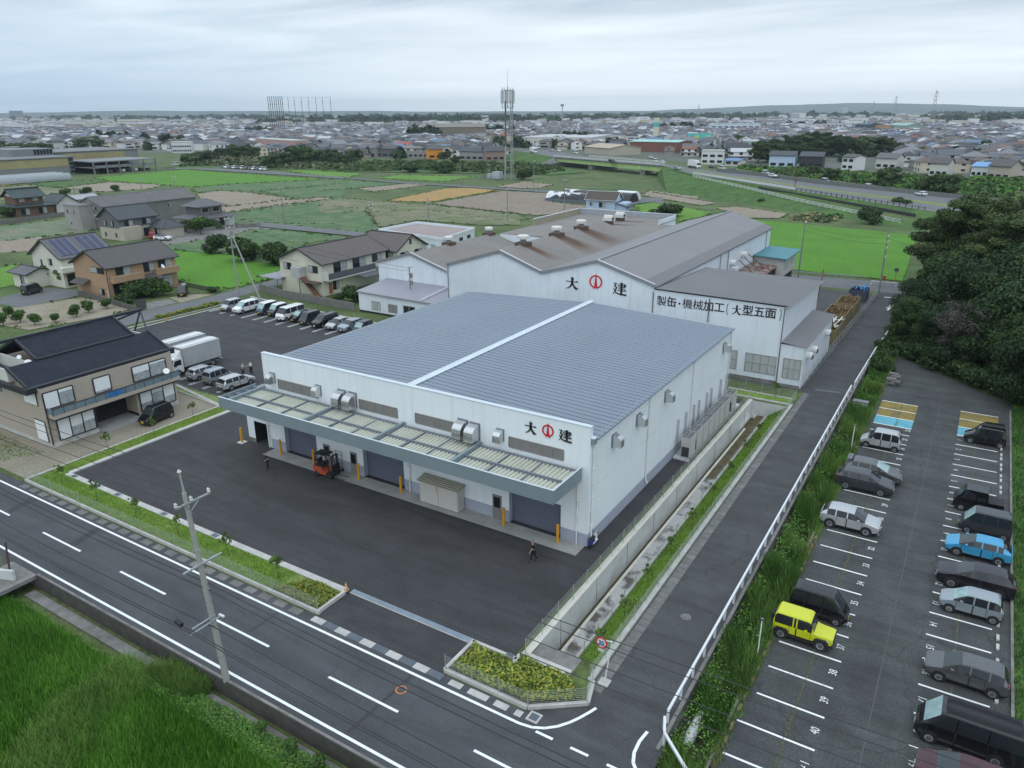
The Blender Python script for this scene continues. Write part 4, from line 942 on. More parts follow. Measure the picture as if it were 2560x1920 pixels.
# roof ventilators
whp = M('ventilator white', (.60, .59, .55), .5, var=.06); rb = M('rusty base', (.10, .065, .045), .85, var=.3, scale=2)
for x, y, zt, lab, sc in ((-55, 91.8, 12.25, 'round roof ventilator nearest the yard on the rusty ridge', 1), (-55, 101.7, 12.25, 'middle round roof ventilator on the rusty ridge', 1), (-55, 109.9, 12.25, 'farthest round roof ventilator on the rusty ridge', 1), (-77.5, 104.5, 8.6, 'front round roof ventilator on the low western gable', .9), (-77.5, 117, 8.6, 'rear round roof ventilator on the low western gable', .9)):
    t = thing('roof_ventilator', lab, 'ventilator', (x, y, zt), 0, 'round ventilators on the old factory roof')
    MB().box(-.9, .9, -.9, .9, -.45, .25, rb).bl('base', t)
    MB().lathe([(.42, .25), (.42, .7)], edge_g, n=16).bl('neck', t, 40)
    MB().lathe([(.6*sc, .7), (.85*sc, .75), (.85*sc, 1.15), (.7*sc, 1.25), (.1, 1.3)], whp, n=20).bl('cap', t, 40)
for x, y, lab in ((-63.2, 138.4, 'front white box ventilator on the flat roof block'), (-63.2, 143.9, 'rear white box ventilator on the flat roof block')):
    t = thing('roof_ventilator', lab, 'ventilator', (x, y, 8.8)); MB().box(-.7, .7, -.7, .7, 0, .7, rb).bl('base', t)
    b = MB(); b.box(-.9, .9, -.9, .9, .7, 1.3, whp); b.tube((-.9, 0, 1.3), (.9, 0, 1.3), .5, whp, n=12); b.bl('cap', t)
sign('wall_letter', DAI, ink, -43.9, 9.0, 1.85, 1.65, Y0, 'large black character left of the ring on the gable of the old factory', .05)
sign('wall_emblem', EMB, red_s, -40.55, 9.55, 1.85, 1.75, Y0, 'large red ring and arrow emblem on the gable of the old factory', .05)
sign('wall_letter', KEN, ink, -37.25, 9.0, 1.75, 1.62, Y0, 'large dense black character right of the ring on the gable of the old factory', .05)
TX = '製缶・機械加工(大型五面)'
its = []; widths = [1.36]*2+[.75]+[1.36]*4+[.8]+[1.36]*4+[.8]; tot = sum(widths); xx = -32.3; scl = (15.0)/tot
for ch, wd in zip(TX, widths):
    wd *= scl; c_ = xx+wd/2; zc = 8.2+.015*(c_+25)
    if ch == '大': me = strokes_mesh('c', [[(u*1.15, v*1.2) for u, v in pl] for pl in DAI], ink, .03).data('c'); M4 = Matrix.Translation((c_, Y0-.025, zc))
    elif ch == '・': me = strokes_mesh('c', [[(.13*math.cos(t_), .13*math.sin(t_)) for t_ in np.linspace(0, 2*math.pi, 12, endpoint=False)]], ink, .03).data('c'); M4 = Matrix.Translation((c_, Y0-.025, zc))
    elif ch in '()':
        s_ = -1 if ch == '(' else 1
        me = strokes_mesh('c', [thick([(s_*(.18*math.cos(a_)-.05), .68*math.sin(a_)) for a_ in np.linspace(-1.35, 1.35, 9)], .07)], ink, .03).data('c'); M4 = Matrix.Translation((c_, Y0-.025, zc))
    else: me = text_mesh(ch, 1.30, .015, ink, 0. if ch in '機械製' else .018); M4 = Matrix.Translation((c_, Y0-.05, zc)) @ Matrix.Rotation(math.pi/2, 4, 'X')
    its.append((me, M4)); xx += wd
o = link('wall_lettering', join_text('wall_lettering', its)); tag(o, 'long row of black characters under the eaves of the old factory', 'sign')
# the low office wing to the west
t = thing('office_wing', 'low white office wing with a lilac grey roof before the old factory', 'building', (-75, 90, 0))
lil = M('lilac roof', (.30, .30, .335), .55, metal=.2, var=.05, stripes=(0, 2.6, .1, .9))
b = MB(); b.poly([(-82.3, 86.6, .3), (-64.4, 86.6, .3), (-64.4, 86.6, 3.1), (-82.3, 86.6, 3.3)], clad_o); b.poly([(-82.3, 86.6, -.02), (-64.4, 86.6, -.02), (-64.4, 86.6, .3), (-82.3, 86.6, .3)], dark_in); b.poly([(-82.3, 86.6, 0), (-82.3, 94, 0), (-82.3, 94, 3.9), (-82.3, 86.6, 3.3)][::-1], clad_o2); b.poly([(-82.3, 94, 0), (-64.4, 94, 0), (-64.4, 94, 3.8), (-82.3, 94, 3.9)][::-1], clad_o)
b.build('wall', t)
b = MB(); b.slab([(-82.5, 86.3, 3.35), (-64.4, 86.3, 3.15), (-64.4, 94, 3.9), (-82.5, 94, 4.05)], .2, lil); b.bar((-69.6, 86.3, 3.35), (-69.6, 94, 4.1), .2, .25, edge_w); b.build('roof', t)
window(t, -79.6, -77.9, .7, 2.0, 86.6, 3, 1, M('blind pane', (.45, .47, .45), .3)); window(t, -76.2, -74.5, .7, 1.95, 86.6, 3, 1, M('curtain pane', (.22, .23, .22), .2)); window(t, -73.2, -71, .8, 2.1, 86.6, 2, 1, glass_d)
# teal roofed hut and rusty canopy at the north east
t = thing('site_hut', 'pale hut with a teal roof beside the old factory', 'hut', (-30, 136, 0))
b = MB(); b.box(-32.6, -27.6, 131.6, 141.6, 3.2, 6.3, M('hut wall', (.5, .5, .47), .6, var=.06)); b.box(-32.3, -28, 132, 141.2, 0, 3.2, dark_in); b.build('wall', t)  # lower near-black block paints the shade of the open space below the hut
MB().slab([(-32.65, 131, 6.6), (-27.0, 131, 6.4), (-27.0, 142.2, 6.4), (-32.65, 142.2, 6.6)], .15, M('teal roof', (.045, .20, .235), .5, var=.06, stripes=(0, .35, .04, .8))).build('roof', t)
b = MB()
for y in (133, 137.5): b.box(-27.599, -27.55, y, y+2.4, 4.4, 5.6, fro)
wf = b.build('window', t)
t = thing('rusty_lean_to', 'low lean-to with a rust speckled roof beside the teal hut', 'shed', (-32, 135, 0))
MB().slab([(-32.6, 121.5, 5.5), (-28.4, 121.5, 5.1), (-28.4, 130.9, 5.1), (-32.6, 130.9, 5.5)], .12, M('rust speckled sheet', (.24, .22, .20), .8, second=(.12, .035, .02), sscale=1.1, samt=1., sharp=(.46, .52))).build('roof', t)
b = MB()
for x, y in ((-28.6, 121.8), (-28.6, 126), (-28.6, 130.5)): b.tube((x, y, 0), (x, y, 5.1), .07, rb)
b.build('post', t)
for y in (122, 125, 128): MB().tube((-32.6, y, 7.2), (-29.5, y-1, 5.3), .07, rb).build('brace', t)
MB().box(-32.5, -28.7, 126, 130.8, 0, 5, dark_in).build('shade_block', t)  # solid near-black block, the gloom under the lean-to roof put in as colour
# timber stacks and stored goods along the fence
wood = M('yellowed timber', (.22, .175, .085), .85, var=.2, scale=1.5, stripes=(1, 1.4, .12, .6)); rust_m = M('rusty steel', (.16, .075, .045), .8, var=.3, scale=2)
tarp = M('blue tarpaulin', (.03, .22, .45), .5, var=.1)
for k, (x0, x1, y0, y1, h, mt, lab) in enumerate(((-16.9, -14.4, 106, 113, 2.0, wood, 'yellow timber crate rack nearest the lean-to'), (-17.6, -14.6, 114.5, 121, 2.1, wood, 'long timber crate rack halfway along the fence'), (-17.2, -14.4, 122, 127.5, 2.2, wood, 'timber crate rack with rusty steel on top'), (-17, -14.3, 133, 136.5, 2.0, M('blue grey skip', (.05, .06, .09), .7), 'dark skip with a blue tarpaulin by the fence'))):
    t = thing('storage_rack', lab, 'rack', ((x0+x1)/2, (y0+y1)/2, 0)); b = MB()
    b.box(x0, x0+.1, y0, y1, .1, h, mt); b.box(x1-.1, x1, y0, y1, .1, h, mt); b.box(x0+.1, x1-.1, y0, y0+.1, .1, h, mt); b.box(x0+.1, x1-.1, y1-.1, y1, .1, h, mt); b.box(x0, x1, y0, y1, 0, .1, rust_m); b.build('crate', t)
    b = MB(); r2 = random.Random(k)
    for _ in range(14):
        xx = r2.uniform(x0+.2, x1-.2); yy = r2.uniform(y0+.4, y1-.6); b.bar((xx, yy, h+r2.uniform(-.3, .2)), (xx+r2.uniform(-.4, .4), yy+r2.uniform(.5, 1.8), h+r2.uniform(-.2, .25)), .15, .12, tarp if k == 3 else (rust_m if k != 0 else whp))
    b.build('contents', t)

# ------------------------------------------------------------------ vehicles
def paintm(name, c, rough=.28, metal=.0):
    m_ = M(name, c, rough, metal=metal, var=.03, coord='obj'); b_ = m_.node_tree.nodes['Principled BSDF']; b_.inputs['Coat Weight'].default_value = .3; b_.inputs['Coat Roughness'].default_value = .04; return m_
tint = M('tinted glass', (.020, .024, .028), .04, var=0); wind = M('windscreen glass', (.035, .045, .05), .06, var=0); shade = M('windscreen with a sunshade', (.30, .42, .42), .12, var=.2, scale=2., coord='obj')
trim = M('black trim', (.016, .016, .017), .6, var=0); rimm = M('alloy rim', (.40, .41, .42), .3, metal=.7, var=0); hl = M('headlight', (.62, .66, .68), .1, var=0); tl = M('tail light', (.30, .012, .014), .2, var=0)
plate_y = M('yellow plate', (.60, .45, .02), .5, var=0); plate_w = M('white plate', (.7, .7, .68), .5, var=0)
# per kind: length, width, height, bonnet front and rear height, belt, cowl, roof front, roof rear, tail base, tail height, pillars, cabin top width factor, wheel radius, axle front/rear
KINDS = {
 'kei_wagon': (3.40, 1.48, 1.78, .80, 1.02, 1.00, .62, 1.12, 3.22, 3.38, 1.0, (1.75, 2.55), .84, .28, .55, 2.98),
 'kei_van':   (3.40, 1.48, 1.88, .78, 1.02, 1.00, .30, .88, 3.28, 3.38, 1.0, (1.50, 2.40), .88, .27, .60, 2.95),
 'minivan':   (4.50, 1.70, 1.80, .92, 1.10, 1.06, .80, 1.60, 4.22, 4.46, 1.02, (2.30, 3.35), .82, .31, .85, 3.60),
 'big_van':   (4.75, 1.75, 2.02, .95, 1.18, 1.15, .32, .98, 4.62, 4.73, 1.10, (1.75, 3.10), .88, .33, .70, 3.55),
 'hatch':     (4.00, 1.69, 1.53, .83, 1.0, .99, .85, 1.70, 3.68, 3.95, 1.0, (2.15, 3.05), .74, .31, .75, 3.30),
 'low_hatch': (4.05, 1.70, 1.47, .78, .96, .98, .80, 1.78, 3.42, 3.97, 1.04, (2.20, 3.10), .72, .31, .75, 3.30),
 'compact':   (3.40, 1.48, 1.58, .84, 1.0, .97, .70, 1.35, 3.18, 3.37, .97, (1.80, 2.55), .80, .28, .58, 2.95),
 'suv':       (4.45, 1.83, 1.64, .95, 1.12, 1.12, 1.08, 1.98, 3.85, 4.38, 1.12, (2.45, 3.40), .74, .36, .88, 3.55),
 'small_suv': (4.15, 1.77, 1.59, .93, 1.08, 1.06, 1.0, 1.80, 3.62, 4.08, 1.08, (2.25, 3.05), .75, .35, .84, 3.38),
 'wagon':     (4.30, 1.69, 1.50, .80, .97, .96, 1.0, 1.75, 3.95, 4.24, .92, (2.20, 3.05), .78, .30, .80, 3.38),
 'jeep':      (3.40, 1.48, 1.74, .95, 1.02, 1.00, 1.05, 1.28, 3.34, 3.38, 1.0, (2.05, 2.25), .88, .35, .62, 2.87),
}
_cache = {}
def car_meshes(kind, paint_, glassf, roofm=None, cladding=None):
    key = (kind, paint_.name, glassf.name, roofm.name if roofm else '', cladding.name if cladding else '')
    if key in _cache: return _cache[key]
    L_, W_, H_, hf, hr, belt, cowl, rf_, rr, rw, dk, pil, wt, wr, af, ar = KINDS[kind]; w2 = W_/2
    K = [(0.0, .38, hf-.20, hf-.12, .76, .80, .70), (.12, .24, hf-.10, hf, .92, .94, .82), (max(.2, cowl*.55), .20, hf+(hr-hf)*.4-.05, hf+(hr-hf)*.55, .97, .985, .87),
         (cowl, .19, belt-.02, hr, .985, 1, .88), (rf_, .18, belt, H_-.05, 1, 1, wt), (rf_+.28, .18, belt, H_-.01, 1, 1, wt+.01), (rr-.30, .18, belt+.01, H_-.01, 1, 1, wt), (rr, .18, belt+.02, H_-.05, .995, .99, wt-.02),
         (rw, .22, belt-.02, dk+.02, .96, .965, wt+.06), (L_, .34, belt-.12, dk-.10, .88, .90, wt)]
    if kind == 'jeep':
        K = [(0.0, .42, hf-.16, hf-.04, .82, .84, .74), (.06, .36, hf-.10, hf, .84, .86, .80), (.6, .34, hf-.06, hf+.02, .86, .88, .82), (cowl, .34, belt-.02, hr, .90, .92, .84), (rf_, .33, belt, H_-.03, .92, .94, .86), (rf_+.2, .33, belt, H_, .92, .94, .87), (rr-.2, .33, belt, H_, .92, .94, .87), (rr, .35, belt, H_-.04, .92, .93, .86), (rw, .38, belt-.02, dk, .90, .92, .88), (L_, .42, belt-.1, dk-.1, .88, .9, .85)]
    ks = np.array(K); gx0, gx1 = rf_-.10, rr-.02
    if kind in ('kei_van', 'big_van'): gx0 = cowl+.28
    cuts = [gx0] + [v for p in pil for v in (p-.04, p+.04)] + [gx1 if kind not in ('suv', 'small_suv', 'low_hatch', 'hatch', 'compact') else rr+.05]
    cuts = sorted(set([c for c in cuts] + list(ks[:, 0]))); cuts += [x for x in np.arange(.05, L_, .15) if min(abs(x-c) for c in cuts) > .05]; cuts += [v for p_ in (cowl+.18, pil[0], ar-.42) for v in (p_-.014, p_+.014)]; cuts.sort()
    xf = np.linspace(-.6, L_+.6, 400); sg = .05 if kind in ('jeep', 'kei_van', 'big_van') else .11; gk = np.exp(-.5*((np.arange(-60, 61)*(xf[1]-xf[0]))/sg)**2); gk /= gk.sum()
    sm = [np.convolve(np.pad(np.interp(xf, ks[:, 0], ks[:, j]), 60, mode='edge'), gk, 'valid') for j in range(1, 7)]
    st = [[x]+[np.interp(x, xf, sm[j]) for j in range(6)] for x in cuts]
    spans = []; lim = [gx0]+[v for p in pil for v in (p-.04, p+.04)]+[cuts and (gx1 if kind not in ('suv', 'small_suv', 'low_hatch', 'hatch', 'compact') else rr+.05)]
    for i in range(0, len(lim), 2): spans.append((lim[i], lim[i+1]))
    ins = lambda a, c: any(s0-1e-4 <= a and c <= s1+1e-4 for s0, s1 in spans)
    rows = []
    for x, zb, zb2, zt, wl_, wb, wt_ in st:
        e_ = min(.10, max(.02, (zt-zb2)*.18)); X = L_/2-x
        h = [(wl_*w2*.90, zb), (wl_*w2, zb+.24*(zb2-zb)), (wb*w2, zb+.72*(zb2-zb)), (wb*w2*.985, zb2), (wt_*w2, zt-e_), (wt_*w2-.03, zt-e_*.38), (wt_*w2-.12, zt-.008), (0, zt+.02)]
        rows.append([(X, y_, z_) for y_, z_ in h]+[(X, -y_, z_) for y_, z_ in h[-2::-1]])
    N = len(rows[0]); P = {k: MB() for k in ('body', 'windscreen', 'rear_window', 'side_window_l', 'side_window_r')}
    rp = roofm or paint_
    for i in range(len(rows)-1):
        x0, x1 = st[i][0], st[i+1][0]
        for j in range(N-1):
            q_ = [rows[i][j], rows[i][j+1], rows[i+1][j+1], rows[i+1][j]]
            jj = j if j < 7 else N-2-j; part, mt = 'body', paint_
            if jj == 3 and ins(x0, x1): part, mt = ('side_window_l' if j < 7 else 'side_window_r'), tint
            elif jj == 3 and cowl-1e-4 <= x0 and x1 <= rf_+1e-4 and kind != 'jeep': mt = trim if x1 <= gx0+.01 else paint_
            elif jj >= 4 and cowl-1e-4 <= x0 and x1 <= rf_+1e-4: part, mt = 'windscreen', glassf
            elif jj >= 4 and rr-1e-4 <= x0 and x1 <= rw+1e-4: part, mt = 'rear_window', tint
            elif jj >= 4 and x0 >= rf_-1e-4 and x1 <= rr+1e-4: mt = rp
            elif jj == 0 or (jj in (1, 2) and x1-x0 < .03): mt = trim
            P[part].poly(q_, mt)
    n0 = rows[0]; P['body'].poly([n0[k] for k in range(N)][::-1], paint_); P['body'].poly(rows[-1], paint_)
    P['body'].poly([(r[0]) for r in (rows[0], rows[-1])]+[rows[-1][-1], rows[0][-1]], trim)
    fx_ = L_/2; bz = hf-.3
    P['body'].box(fx_-.04, fx_+.02, -w2*.62, w2*.62, .30, .50, trim); P['body'].box(fx_-.03, fx_+.012, -w2*.45, w2*.45, hf-.28, hf-.20, gsm)
    P['body'].box(-L_/2-.02, -L_/2+.03, -w2*.7, w2*.7, .34, .48, trim)
    for s_ in (-1, 1):
        for ax in (af, ar):
            P['body'].tube((L_/2-ax, s_*(w2-.10), wr+.03), (L_/2-ax, s_*(w2+.004), wr+.03), wr+.06, cladding or trim, n=20)
    out_ = {k: v.data(k, 62) for k, v in P.items() if v.f}
    ty = MB(); ty.tube((0, -.10, 0), (0, .10, 0), wr, rub, n=20); out_['tyre'] = ty.data('tyre', 40)
    rm = MB(); rm.tube((0, .09, 0), (0, .112, 0), wr*.62, rimm, n=14)
    for k in range(5):
        a = k*2*math.pi/5; rm.bar((0, .112, 0), (wr*.6*math.cos(a), .112, wr*.6*math.sin(a)), .05, .02, rimm)
    rm.tube((0, .1125, 0), (0, .115, 0), wr*.36, trim, n=10); out_['rim'] = rm.data('rim')
    hm = MB(); hm.hexa([(-.16, -.17, -.07), (.03, -.15, -.07), (.02, .13, -.06), (-.2, .17, -.06), (-.18, -.17, .05), (-.02, -.15, .05), (-.03, .13, .06), (-.24, .17, .06)], hl); out_['headlight'] = hm.data('headlight')
    tm = MB(); tm.box(-.05, .015, -.07, .07, -.16, .16, tl); out_['tail_light'] = tm.data('tail_light')
    mm = MB(); mm.box(-.08, .08, -.02, .16, -.07, .07, paint_); out_['door_mirror'] = mm.data('door_mirror')
    for k, pm in (('y', plate_y), ('w', plate_w)): out_['plate_'+k] = MB().box(-.01, .01, -.17, .17, -.085, .085, pm).data('number_plate')
    _cache[key] = out_; return out_
def car(kind, paint_, label, x, y, rz, glassf=None, group=None, z=0.0, roofm=None, cladding=None, cat=None, name=None, sc=1.0):
    ms = car_meshes(kind, paint_, glassf or wind, roofm, cladding); L_, W_, H_, hf, hr, belt, cowl, rf_, rr, rw, dk, pil, wt, wr, af, ar = KINDS[kind]; w2 = W_/2
    kei = W_ < 1.5
    c = cat or {'kei_van': 'van', 'big_van': 'van', 'minivan': 'minivan', 'kei_wagon': 'car'}.get(kind, 'car')
    t = thing(name or ('parked_van' if c == 'van' else 'parked_car'), label, c, (x, y, z), rz, group)
    if sc != 1: t.scale = (sc, sc, sc)
    for k in ('body', 'windscreen', 'rear_window'): link(k, ms[k], t)
    for k in ('side_window_l', 'side_window_r'): link('side_window', ms[k], t)
    for ax in (af, ar):
        for s_ in (-1, 1):
            wh_ = link('wheel', ms['tyre'], t, (L_/2-ax, s_*(w2-.085), wr)); r_ = link('rim', ms['rim'], wh_)
            if s_ < 0: r_.rotation_euler = (0, 0, math.pi)
    zf = hf-.14 if kind != 'jeep' else .74
    for s_ in (-1, 1):
        h_ = link('headlight', ms['headlight'], t, (L_/2-.10, s_*w2*.66, zf)); h_.scale = (1, s_, 1)
        link('tail_light', ms['tail_light'], t, (-L_/2+.08, s_*w2*.80, belt-.12 if 'van' not in kind else belt-.1))
        m_ = link('door_mirror', ms['door_mirror'], t, (L_/2-cowl-.45 if kind not in ('kei_van', 'big_van') else L_/2-cowl-.35, s_*(w2-.02), belt+.04)); m_.scale = (1, s_, 1)
    link('number_plate', ms['plate_y' if kei else 'plate_w'], t, (L_/2+.025, 0, .44)); link('number_plate', ms['plate_y' if kei else 'plate_w'], t, (-L_/2-.03, 0, .62))
    return t
c_sil = paintm('silver paint', (.46, .47, .48), .3, .35); c_wht = paintm('white paint', (.72, .73, .73)); c_blk = paintm('black paint', (.010, .010, .012), .16); c_gry = paintm('dark grey paint', (.055, .058, .066), .22, .3)
c_gm = paintm('gunmetal paint', (.115, .118, .122), .28, .4); c_plum = paintm('plum black paint', (.022, .018, .026), .18, .2); c_blu = paintm('sky blue paint', (.045, .30, .52), .25, .1); c_sb = paintm('silver blue paint', (.30, .345, .375), .28, .35)
c_mar = paintm('maroon paint', (.055, .014, .022), .2, .2); c_lime = paintm('lime yellow paint', (.55, .58, .012), .35); c_red = paintm('red paint', (.42, .02, .015), .25); c_slate = paintm('slate blue paint', (.055, .075, .095), .25, .2)
GL = 'cars parked in the numbered lot'
def pose(W, pf, pr, Wd, snap=None):
    """the two near-side wheel contacts give the stance of a car"""
    a, b_ = at(W(*pf)), at(W(*pr)); d_ = a-b_; ang = math.atan2(d_.y, d_.x)
    if snap is not None: ang = snap
    return (a+b_)/2, ang
# west column
def place(kind, W, pf, pr, face, *a, off=1, **k):
    p, ang = pose(W, pf, pr, 0, face); L_, W_ = KINDS[kind][:2]; af, ar = KINDS[kind][14:16]
    n = Vector((-math.sin(face), math.cos(face), 0))
    if n.dot(p) < 0: n = -n
    mid = (L_/2-af + L_/2-ar)/2; f_ = Vector((math.cos(face), math.sin(face), 0))
    c_ = p + n*(W_/2)*off - f_*mid
    return car(kind, *a[:2], c_.x, c_.y, face, *a[2:], **k)
place('kei_wagon', Z4, (543, 562), (775, 599), math.pi, c_sil, 'silver tall box car facing the weeds beside stall 24', group=GL)
place('suv', Z4, (660, 966), (370, 908), .0, c_gry, 'dark grey crossover in stall 28 with its nose to the aisle', group=GL)
tt = car('suv', c_gm, 'grey crossover with a roof spoiler parked beyond the dark crossover', -4.35, 65.95, 0, shade, GL)
MB().box(-2.15, -1.75, -.62, .62, 1.58, 1.66, c_gm).bl('spoiler', tt)
place('small_suv', Z4, (540, 1293), (237, 1226), .0, c_sil, 'silver compact crossover with black wheel arches in stall 30', group=GL)
car('kei_van', c_blk, 'black tall van parked just beyond the lime yellow off-roader', -4.55, 43.95, 0, None, GL)
jp = place('jeep', Z5, (812, 618), (545, 538), .0, c_lime, 'lime yellow boxy off-roader in stall 37', group=GL, cladding=trim, name='off_roader')
b = MB()
for s_ in (-1, 1):
    for ax in (.62, 2.87): b.hexa([(1.7-ax-.42, s_*.62, .62), (1.7-ax+.42, s_*.62, .62), (1.7-ax+.42, s_*.76, .55), (1.7-ax-.42, s_*.76, .55), (1.7-ax-.30, s_*.62, .80), (1.7-ax+.30, s_*.62, .80), (1.7-ax+.28, s_*.75, .76), (1.7-ax-.28, s_*.75, .76)], trim)
    b.box(-.75, .66, s_*.70-.04, s_*.70+.04, .30, .42, trim)
b.bl('wheel_arch', jp); MB().box(1.66, 1.74, -.74, .74, .40, .58, trim).bl('bumper', jp); MB().box(-1.9, -1.7, -.3, .3, .65, 1.25, rub).bl('spare_wheel', jp)
# east column, noses to the aisle
k1 = place('kei_wagon', Z4, (1405, 525), (1655, 570), math.pi, c_blk, 'black tall box car with a roof box beside the yellow bays', group=GL)
MB().hexa([(-1.4, -.35, 1.86), (.5, -.35, 1.86), (.5, .35, 1.86), (-1.4, .35, 1.86), (-1.3, -.3, 2.12), (.2, -.28, 2.08), (.2, .28, 2.08), (-1.3, .3, 2.12)], c_blk).bl('roof_box', k1)
dv = thing('deck_van', 'black deck van with an open cargo bed in stall 7', 'van', (0, 0, 0), math.pi, GL)
p, _ = pose(Z4, (1310, 1083), (1600, 1133), 0, math.pi); dv.location = (p.x+.05, p.y+.74, 0)
ms = car_meshes('kei_van', c_blk, wind)
K = KINDS['kei_van']
def deck_van(t):
    b = MB(); X0 = 1.7
    pr_ = [(1.70, .3), (1.70, .75), (1.58, 1.0), (.95, 1.82), (.8, 1.86), (-.55, 1.86), (-.62, 1.1), (-1.70, 1.1), (-1.70, .3)]
    for s_ in (-1, 1):
        pl = [(x_, s_*(.74 if z_ < 1.2 else .66), z_) for x_, z_ in pr_]; b.poly(pl if s_ < 0 else pl[::-1], c_blk)
    for (xa, za), (xb, zb) in zip(pr_[:-1], pr_[1:]):
        wa, wb = (.74 if za < 1.2 else .66), (.74 if zb < 1.2 else .66); b.poly([(xa, -wa, za), (xb, -wb, zb), (xb, wb, zb), (xa, wa, za)][::-1], c_blk if not (1.0 <= za and zb <= 1.1) or xa > 0 else trim)
    b.bl('body', t, 40)
    MB().poly([(1.57, -.62, 1.03), (1.57, .62, 1.03), (.98, .58, 1.80), (.98, -.58, 1.80)], wind).bl('windscreen', t)
    for s_ in (-1, 1):
        for x0, x1 in ((.25, .95), (-.45, .15)):
            b = MB(); pl = [(x0, s_*.745, 1.08), (x1+.25 if x1 > .9 else x1, s_*.745, 1.08), (x1, s_*.672, 1.72), (x0, s_*.672, 1.72)]; b.poly(pl if s_ < 0 else pl[::-1], tint); b.bl('side_window', t)
    b = MB(); b.box(-1.66, -.64, -.66, .66, 1.101, 1.11, trim); b.tube((-.6, -.7, 1.9), (-.6, .7, 1.9), .03, trim); b.bl('cargo_bed', t)
    for ax in (.6, 2.95):
        for s_ in (-1, 1): w_ = link('wheel', ms['tyre'], t, (1.7-ax, s_*.68, .27)); r_ = link('rim', ms['rim'], w_); r_.rotation_euler = (0, 0, 0 if s_ > 0 else math.pi)
    for s_ in (-1, 1): h_ = link('headlight', ms['headlight'], t, (1.60, s_*.52, .68)); h_.scale = (1, s_, 1); link('tail_light', ms['tail_light'], t, (-1.66, s_*.62, .7))
deck_van(dv)
p = at(Z4(1283, 1240)); car('kei_van', c_gry, 'dark grey box van between the deck van and the sky blue car', p.x+1.85, p.y+.65, math.pi, shade, GL)
place('low_hatch', Z4, (1300, 1461), (1625, 1536), math.pi, c_blu, 'sky blue hatchback in the eastern column', group=GL)
place('suv', Z5, (1700, 196), (2030, 268), math.pi, c_plum, 'plum black crossover beside the sky blue hatchback', group=GL)
place('compact', Z5, (1700, 360), (1985, 440), math.pi, c_sb, 'silver blue small car in stall 13', shade, group=GL)
place('hatch', Z5, (1635, 835), (1970, 942), math.pi, c_gm, 'dark grey hatchback with red tail lights in stall 16', group=GL)
bv = place('big_van', Z5, (1570, 1270), (1985, 1392), math.pi, c_blk, 'large black van with a ribbed roof in stall 18', shade, group=GL, sc=1.0)
b = MB()
for k in range(-5, 6): b.box(-2.1, 1.2, k*.12-.015, k*.12+.015, 2.025, 2.045, c_blk)
b.bl('roof_rib', bv)
car('hatch', c_mar, 'maroon car cut by the bottom edge of the picture', 3.75, 33.85, math.pi, None, GL)
# factory yard, back row facing the yard
GY = 'cars parked along the back of the yard'
row = [('kei_wagon', c_sil, 'silver box car at the hedge end of the back row', A8, (1755, 255), None), ('minivan', c_wht, 'white sloping minivan second from the hedge', A8, (1850, 275), shade), ('kei_van', c_slate, 'slate blue box car with a white roof in the back row', A5, (140, 915), shade), ('kei_wagon', c_gry, 'dark box car between the white roofed car and the white van', A5, (225, 925), shade),
       ('big_van', c_wht, 'tall white van in the back row', A5, (300, 965), None), ('compact', c_blk, 'black small car just east of the tall white van', A5, (405, 972), shade), ('kei_van', c_gry, 'charcoal box car west of the big black minivan', A5, (480, 995), None), ('minivan', c_blk, 'big black minivan in the back row', A5, (580, 1020), None),
       ('low_hatch', c_sil, 'silver wedge nosed hatchback in the back row', A5, (690, 1035), None), ('small_suv', c_sb, 'silver blue crossover near the roof edge of the new factory', A5, (790, 1055), None), ('kei_wagon', c_plum, 'dark car almost hidden by the new factory roof', A5, (900, 1075), shade)]
for k, (kd, pm, lab, W, pf, gl) in enumerate(row):
    p = at(W(*pf)); x = p.x; L_ = KINDS[kd][0]
    car(kd, pm, lab, x, p.y+L_/2+.2, -math.pi/2+R.uniform(-.02, .02), gl, GY, roofm=(c_wht if 'white roof' in lab else None))
b = MB()
for k in range(12):
    x = -102.9+2.55*k
    for s_ in (-.16, .16): b.poly([(x+s_-.05, 74.2, .006), (x+s_+.05, 74.2, .006), (x+s_+.05, 79.0, .006), (x+s_-.05, 79.0, .006)], paint)
    b.poly([(x-.21, 74.12, .006), (x+.21, 74.12, .006), (x+.21, 74.2, .006), (x-.21, 74.2, .006)], paint)
for k in range(5):
    x = -78.3+2.5*k
    for s_ in (-.16, .16): b.poly([(x+s_-.05, 50.4, .006), (x+s_+.05, 50.4, .006), (x+s_+.05, 55.2, .006), (x+s_-.05, 55.2, .006)], paint)
struct('yard_markings', b)
GS = 'silver cars beside the trucks'
car('hatch', c_sil, 'silver hatchback next to the box truck', -76.6, 53.2, math.pi/2, None, GS)
car('kei_wagon', c_sb, 'silver box car between the other two silver cars', -73.75, 53.0, math.pi/2, None, GS)
car('wagon', c_sil, 'silver estate car nearest the canopy', -70.6, 53.0, math.pi/2-.06, None, GS)
car('kei_wagon', c_blk, 'black box car parked on gravel before the tan house', -69.2, 41.75, -math.pi/2+.12, None)
car('kei_van', c_gry, 'dark box van parked on the drive of the solar roof house', -140.7, 66.3, math.pi/2+.25, None)
car('kei_van', c_blk, 'black box van on the bay beside the orange house', -116.6, 79.2, -.75, None)
car('kei_wagon', c_red, 'red box car under the grey house', *at(A4(1205, 492))[:2], math.radians(150), None)
car('small_suv', c_wht, 'white crossover with black roof on the grey house drive', *at(A4(1290, 508))[:2], math.radians(25), None, roofm=c_blk)
